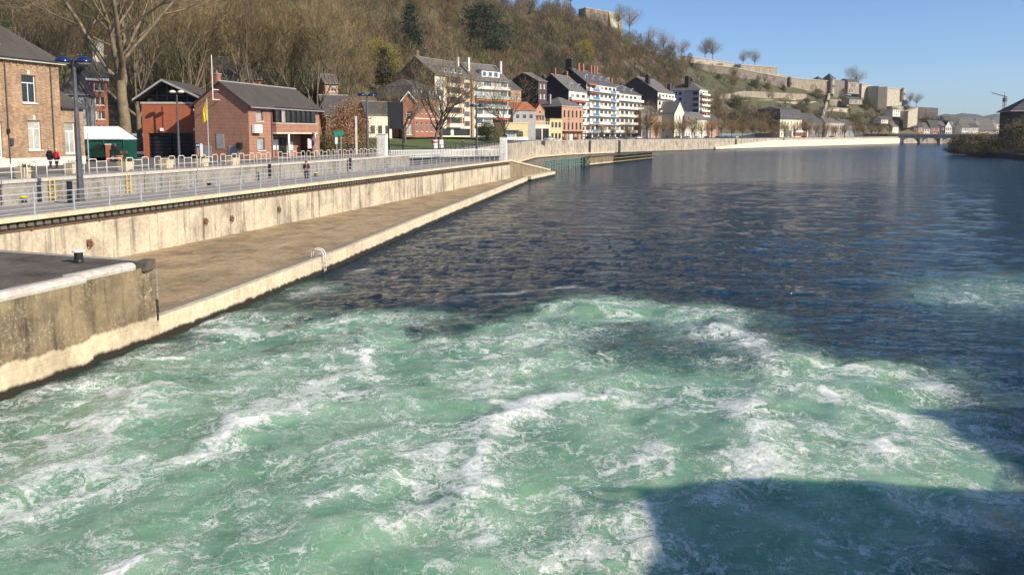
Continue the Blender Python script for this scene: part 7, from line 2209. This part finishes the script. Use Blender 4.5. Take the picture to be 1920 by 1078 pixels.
# information board, signs, pale post in the park
def zg(d): return EP(min(d, 280))[0].z
o = thing('notice_hoarding', 'tall black display board on two posts on the lawn', 'board', (KX(742) * 132, 132, 5.05), R(8))
for x in (-1.15, 1.15):
    MB().box(x - .12, -.12, 0, x + .12, .12, zat(192, 132) - 5).build('post', m_black, o)
MB().box(-1.02, -.08, zat(243, 132) - 5, 1.02, .08, zat(193, 132) - 5).build('panel', m_black, o, bevel=.03)
o = thing('cycle_sign', 'green and white round topped route sign right of the hedge', 'sign', (KX(635) * 112, 112, 5.0), R(5))
MB().tube([(-.3, 0, 0), (-.3, 0, 3.1)], .05, 6).build('post', m_galv, o); MB().tube([(.3, 0, 0), (.3, 0, 2.9)], .05, 6).build('post', m_galv, o)
MB().box(-.55, -.05, 1.4, -.1, -.01, 3.3).build('panel', M('sign_green', (.02, .25, .17), .5, .1, 3), o); MB().box(-.50, -.056, 1.5, -.15, -.052, 2.4).build('white_field', m_white, o)
dsk = MB(); 
for y in (-.06, -.02): dsk.v += [(.3 + .42 * math.cos(k * math.pi / 8), y, 3.0 + .42 * math.sin(k * math.pi / 8)) for k in range(16)]
dsk.f = [tuple(range(15, -1, -1)), tuple(range(16, 32))] + [(k, (k + 1) % 16, 16 + (k + 1) % 16, 16 + k) for k in range(16)]
dsk.build('disc', M('sign_green', (.02, .25, .17), .5, .1, 3), o)
o = thing('pale_post', 'slim cream post on the lawn beside the weeping tree', 'post', (KX(668) * 116, 116, 5.0)); MB().box(-.12, -.12, 0, .12, .12, zat(220, 116) - 5).build('shaft', m_wht_old, o); MB().box(-.16, -.16, zat(220, 116) - 5, .16, .16, zat(220, 116) - 4.9).build('cap', m_wht_old, o)
# dark walker in the park
person('person in dark clothes walking along the park path', Vector((KX(1112 - 0) * 0 + KX(867) * 160, 160, 5.1)), R(80), 1.75, m_coatblk, m_jean, m_hairbr, .22)

# ================================================================== WEIR BRIDGE (behind and right of the viewpoint; it shades the water)
m_conc = wall_mat('weir_concrete', (.34, .32, .28), (.2, .185, .16), .4, .8)
wb = thing('weir_bridge', 'concrete weir footbridge the view is taken from', 'bridge', (0, 0, 0))
MB().box(-30, -4.0, 5.4, 170, .2, 6.0).build('deck', m_conc, wb)
for z in (6.5, 7.0):
    MB().tube([(-30, .1, z), (170, .1, z)], .03, 6).build('rail', m_galv, wb)
for x in range(-28, 170, 3):
    MB().box(x - .03, .07, 6.0, x + .03, .13, 7.0).build('post', m_galv, wb)
for k, (x, h) in enumerate(((11.9, 9.4), (31.6, 14.6), (62, 14.6), (90, 14.6), (118, 14.6))):
    w = 11.4 if k == 0 else 8.5
    pr = thing('weir_pier', ('low' if k == 0 else 'tall') + ' concrete weir pier house, ' + 'first second third fourth fifth'.split()[k] + ' from the left bank', 'weir pier', (x, 0, 0), 0, 'weir piers')
    if k == 0:
        prof = [(0, -2), (w, -2), (w, h - .4), (6.4, h), (3.6, h - .5), (2.6, h - 2.0), (1.0, h - 2.6), (0, h - 4.2)]
        mb = MB(); n = len(prof)
        for y, dz in ((.4, 0), (8.3, .0), (8.9, -.7)):
            mb.v += [(a, y, z + (dz if z > 0 else 0)) for a, z in prof]
        mb.f = [tuple(range(n - 1, -1, -1))] + [tuple(range(2 * n, 3 * n))] + [(r_ * n + j, (r_ + 1) * n + j, (r_ + 1) * n + (j + 1) % n, r_ * n + (j + 1) % n) for r_ in range(2) for j in range(n)]
        mb.f = [tuple(reversed(f)) for f in mb.f]
        mb.build('pier_body', m_conc, pr)
        for x0 in (4.2, 5.6, 7.2, 8.8):
            MB().tube([(x0, 7.0, h - .8), (x0, 7.0, h + .9)], .05, 6).build('post', m_galv, pr)
        MB().tube([(4.2, 7.0, h + .9), (8.8, 7.0, h + .9)], .05, 6).build('rail', m_galv, pr)
    else:
        MB().box(0, .4, -2, w, 9.2, h - 2).build('pier_body', m_conc, pr)
        MB().hexa([(-.2, .3, h - 2), (w + .2, .3, h - 2), (w + .2, 9.6, h - 2), (-.2, 9.6, h - 2), (1.2, 1.4, h), (w, 1.4, h), (w, 8.4, h), (1.2, 8.4, h)]).build('roof', m_conc, pr)
    for j in range(3):
        MB().box(w * (.2 + .26 * j), .33, 3.2, w * (.2 + .26 * j) + 1.2, .39, 4.8).build('window', GL_D, pr)

# ================================================================== HAZE
hv = MB().box(-1400, -260, -3.0, 1500, 3300, 175)
hm = bpy.data.materials.new('haze'); hm.use_nodes = True
hn = hm.node_tree; hn.nodes.remove(hn.nodes['Principled BSDF'])
pv = hn.nodes.new('ShaderNodeVolumePrincipled')
pv.inputs['Color'].default_value = (0.86, 0.91, 1.0, 1); pv.inputs['Density'].default_value = 0.00007; pv.inputs['Anisotropy'].default_value = 0.2
hn.links.new(pv.outputs[0], hn.nodes['Material Output'].inputs['Volume'])
tag(hv.build('haze', hm), 'thin pale haze in the river valley', 'haze', kind='stuff')
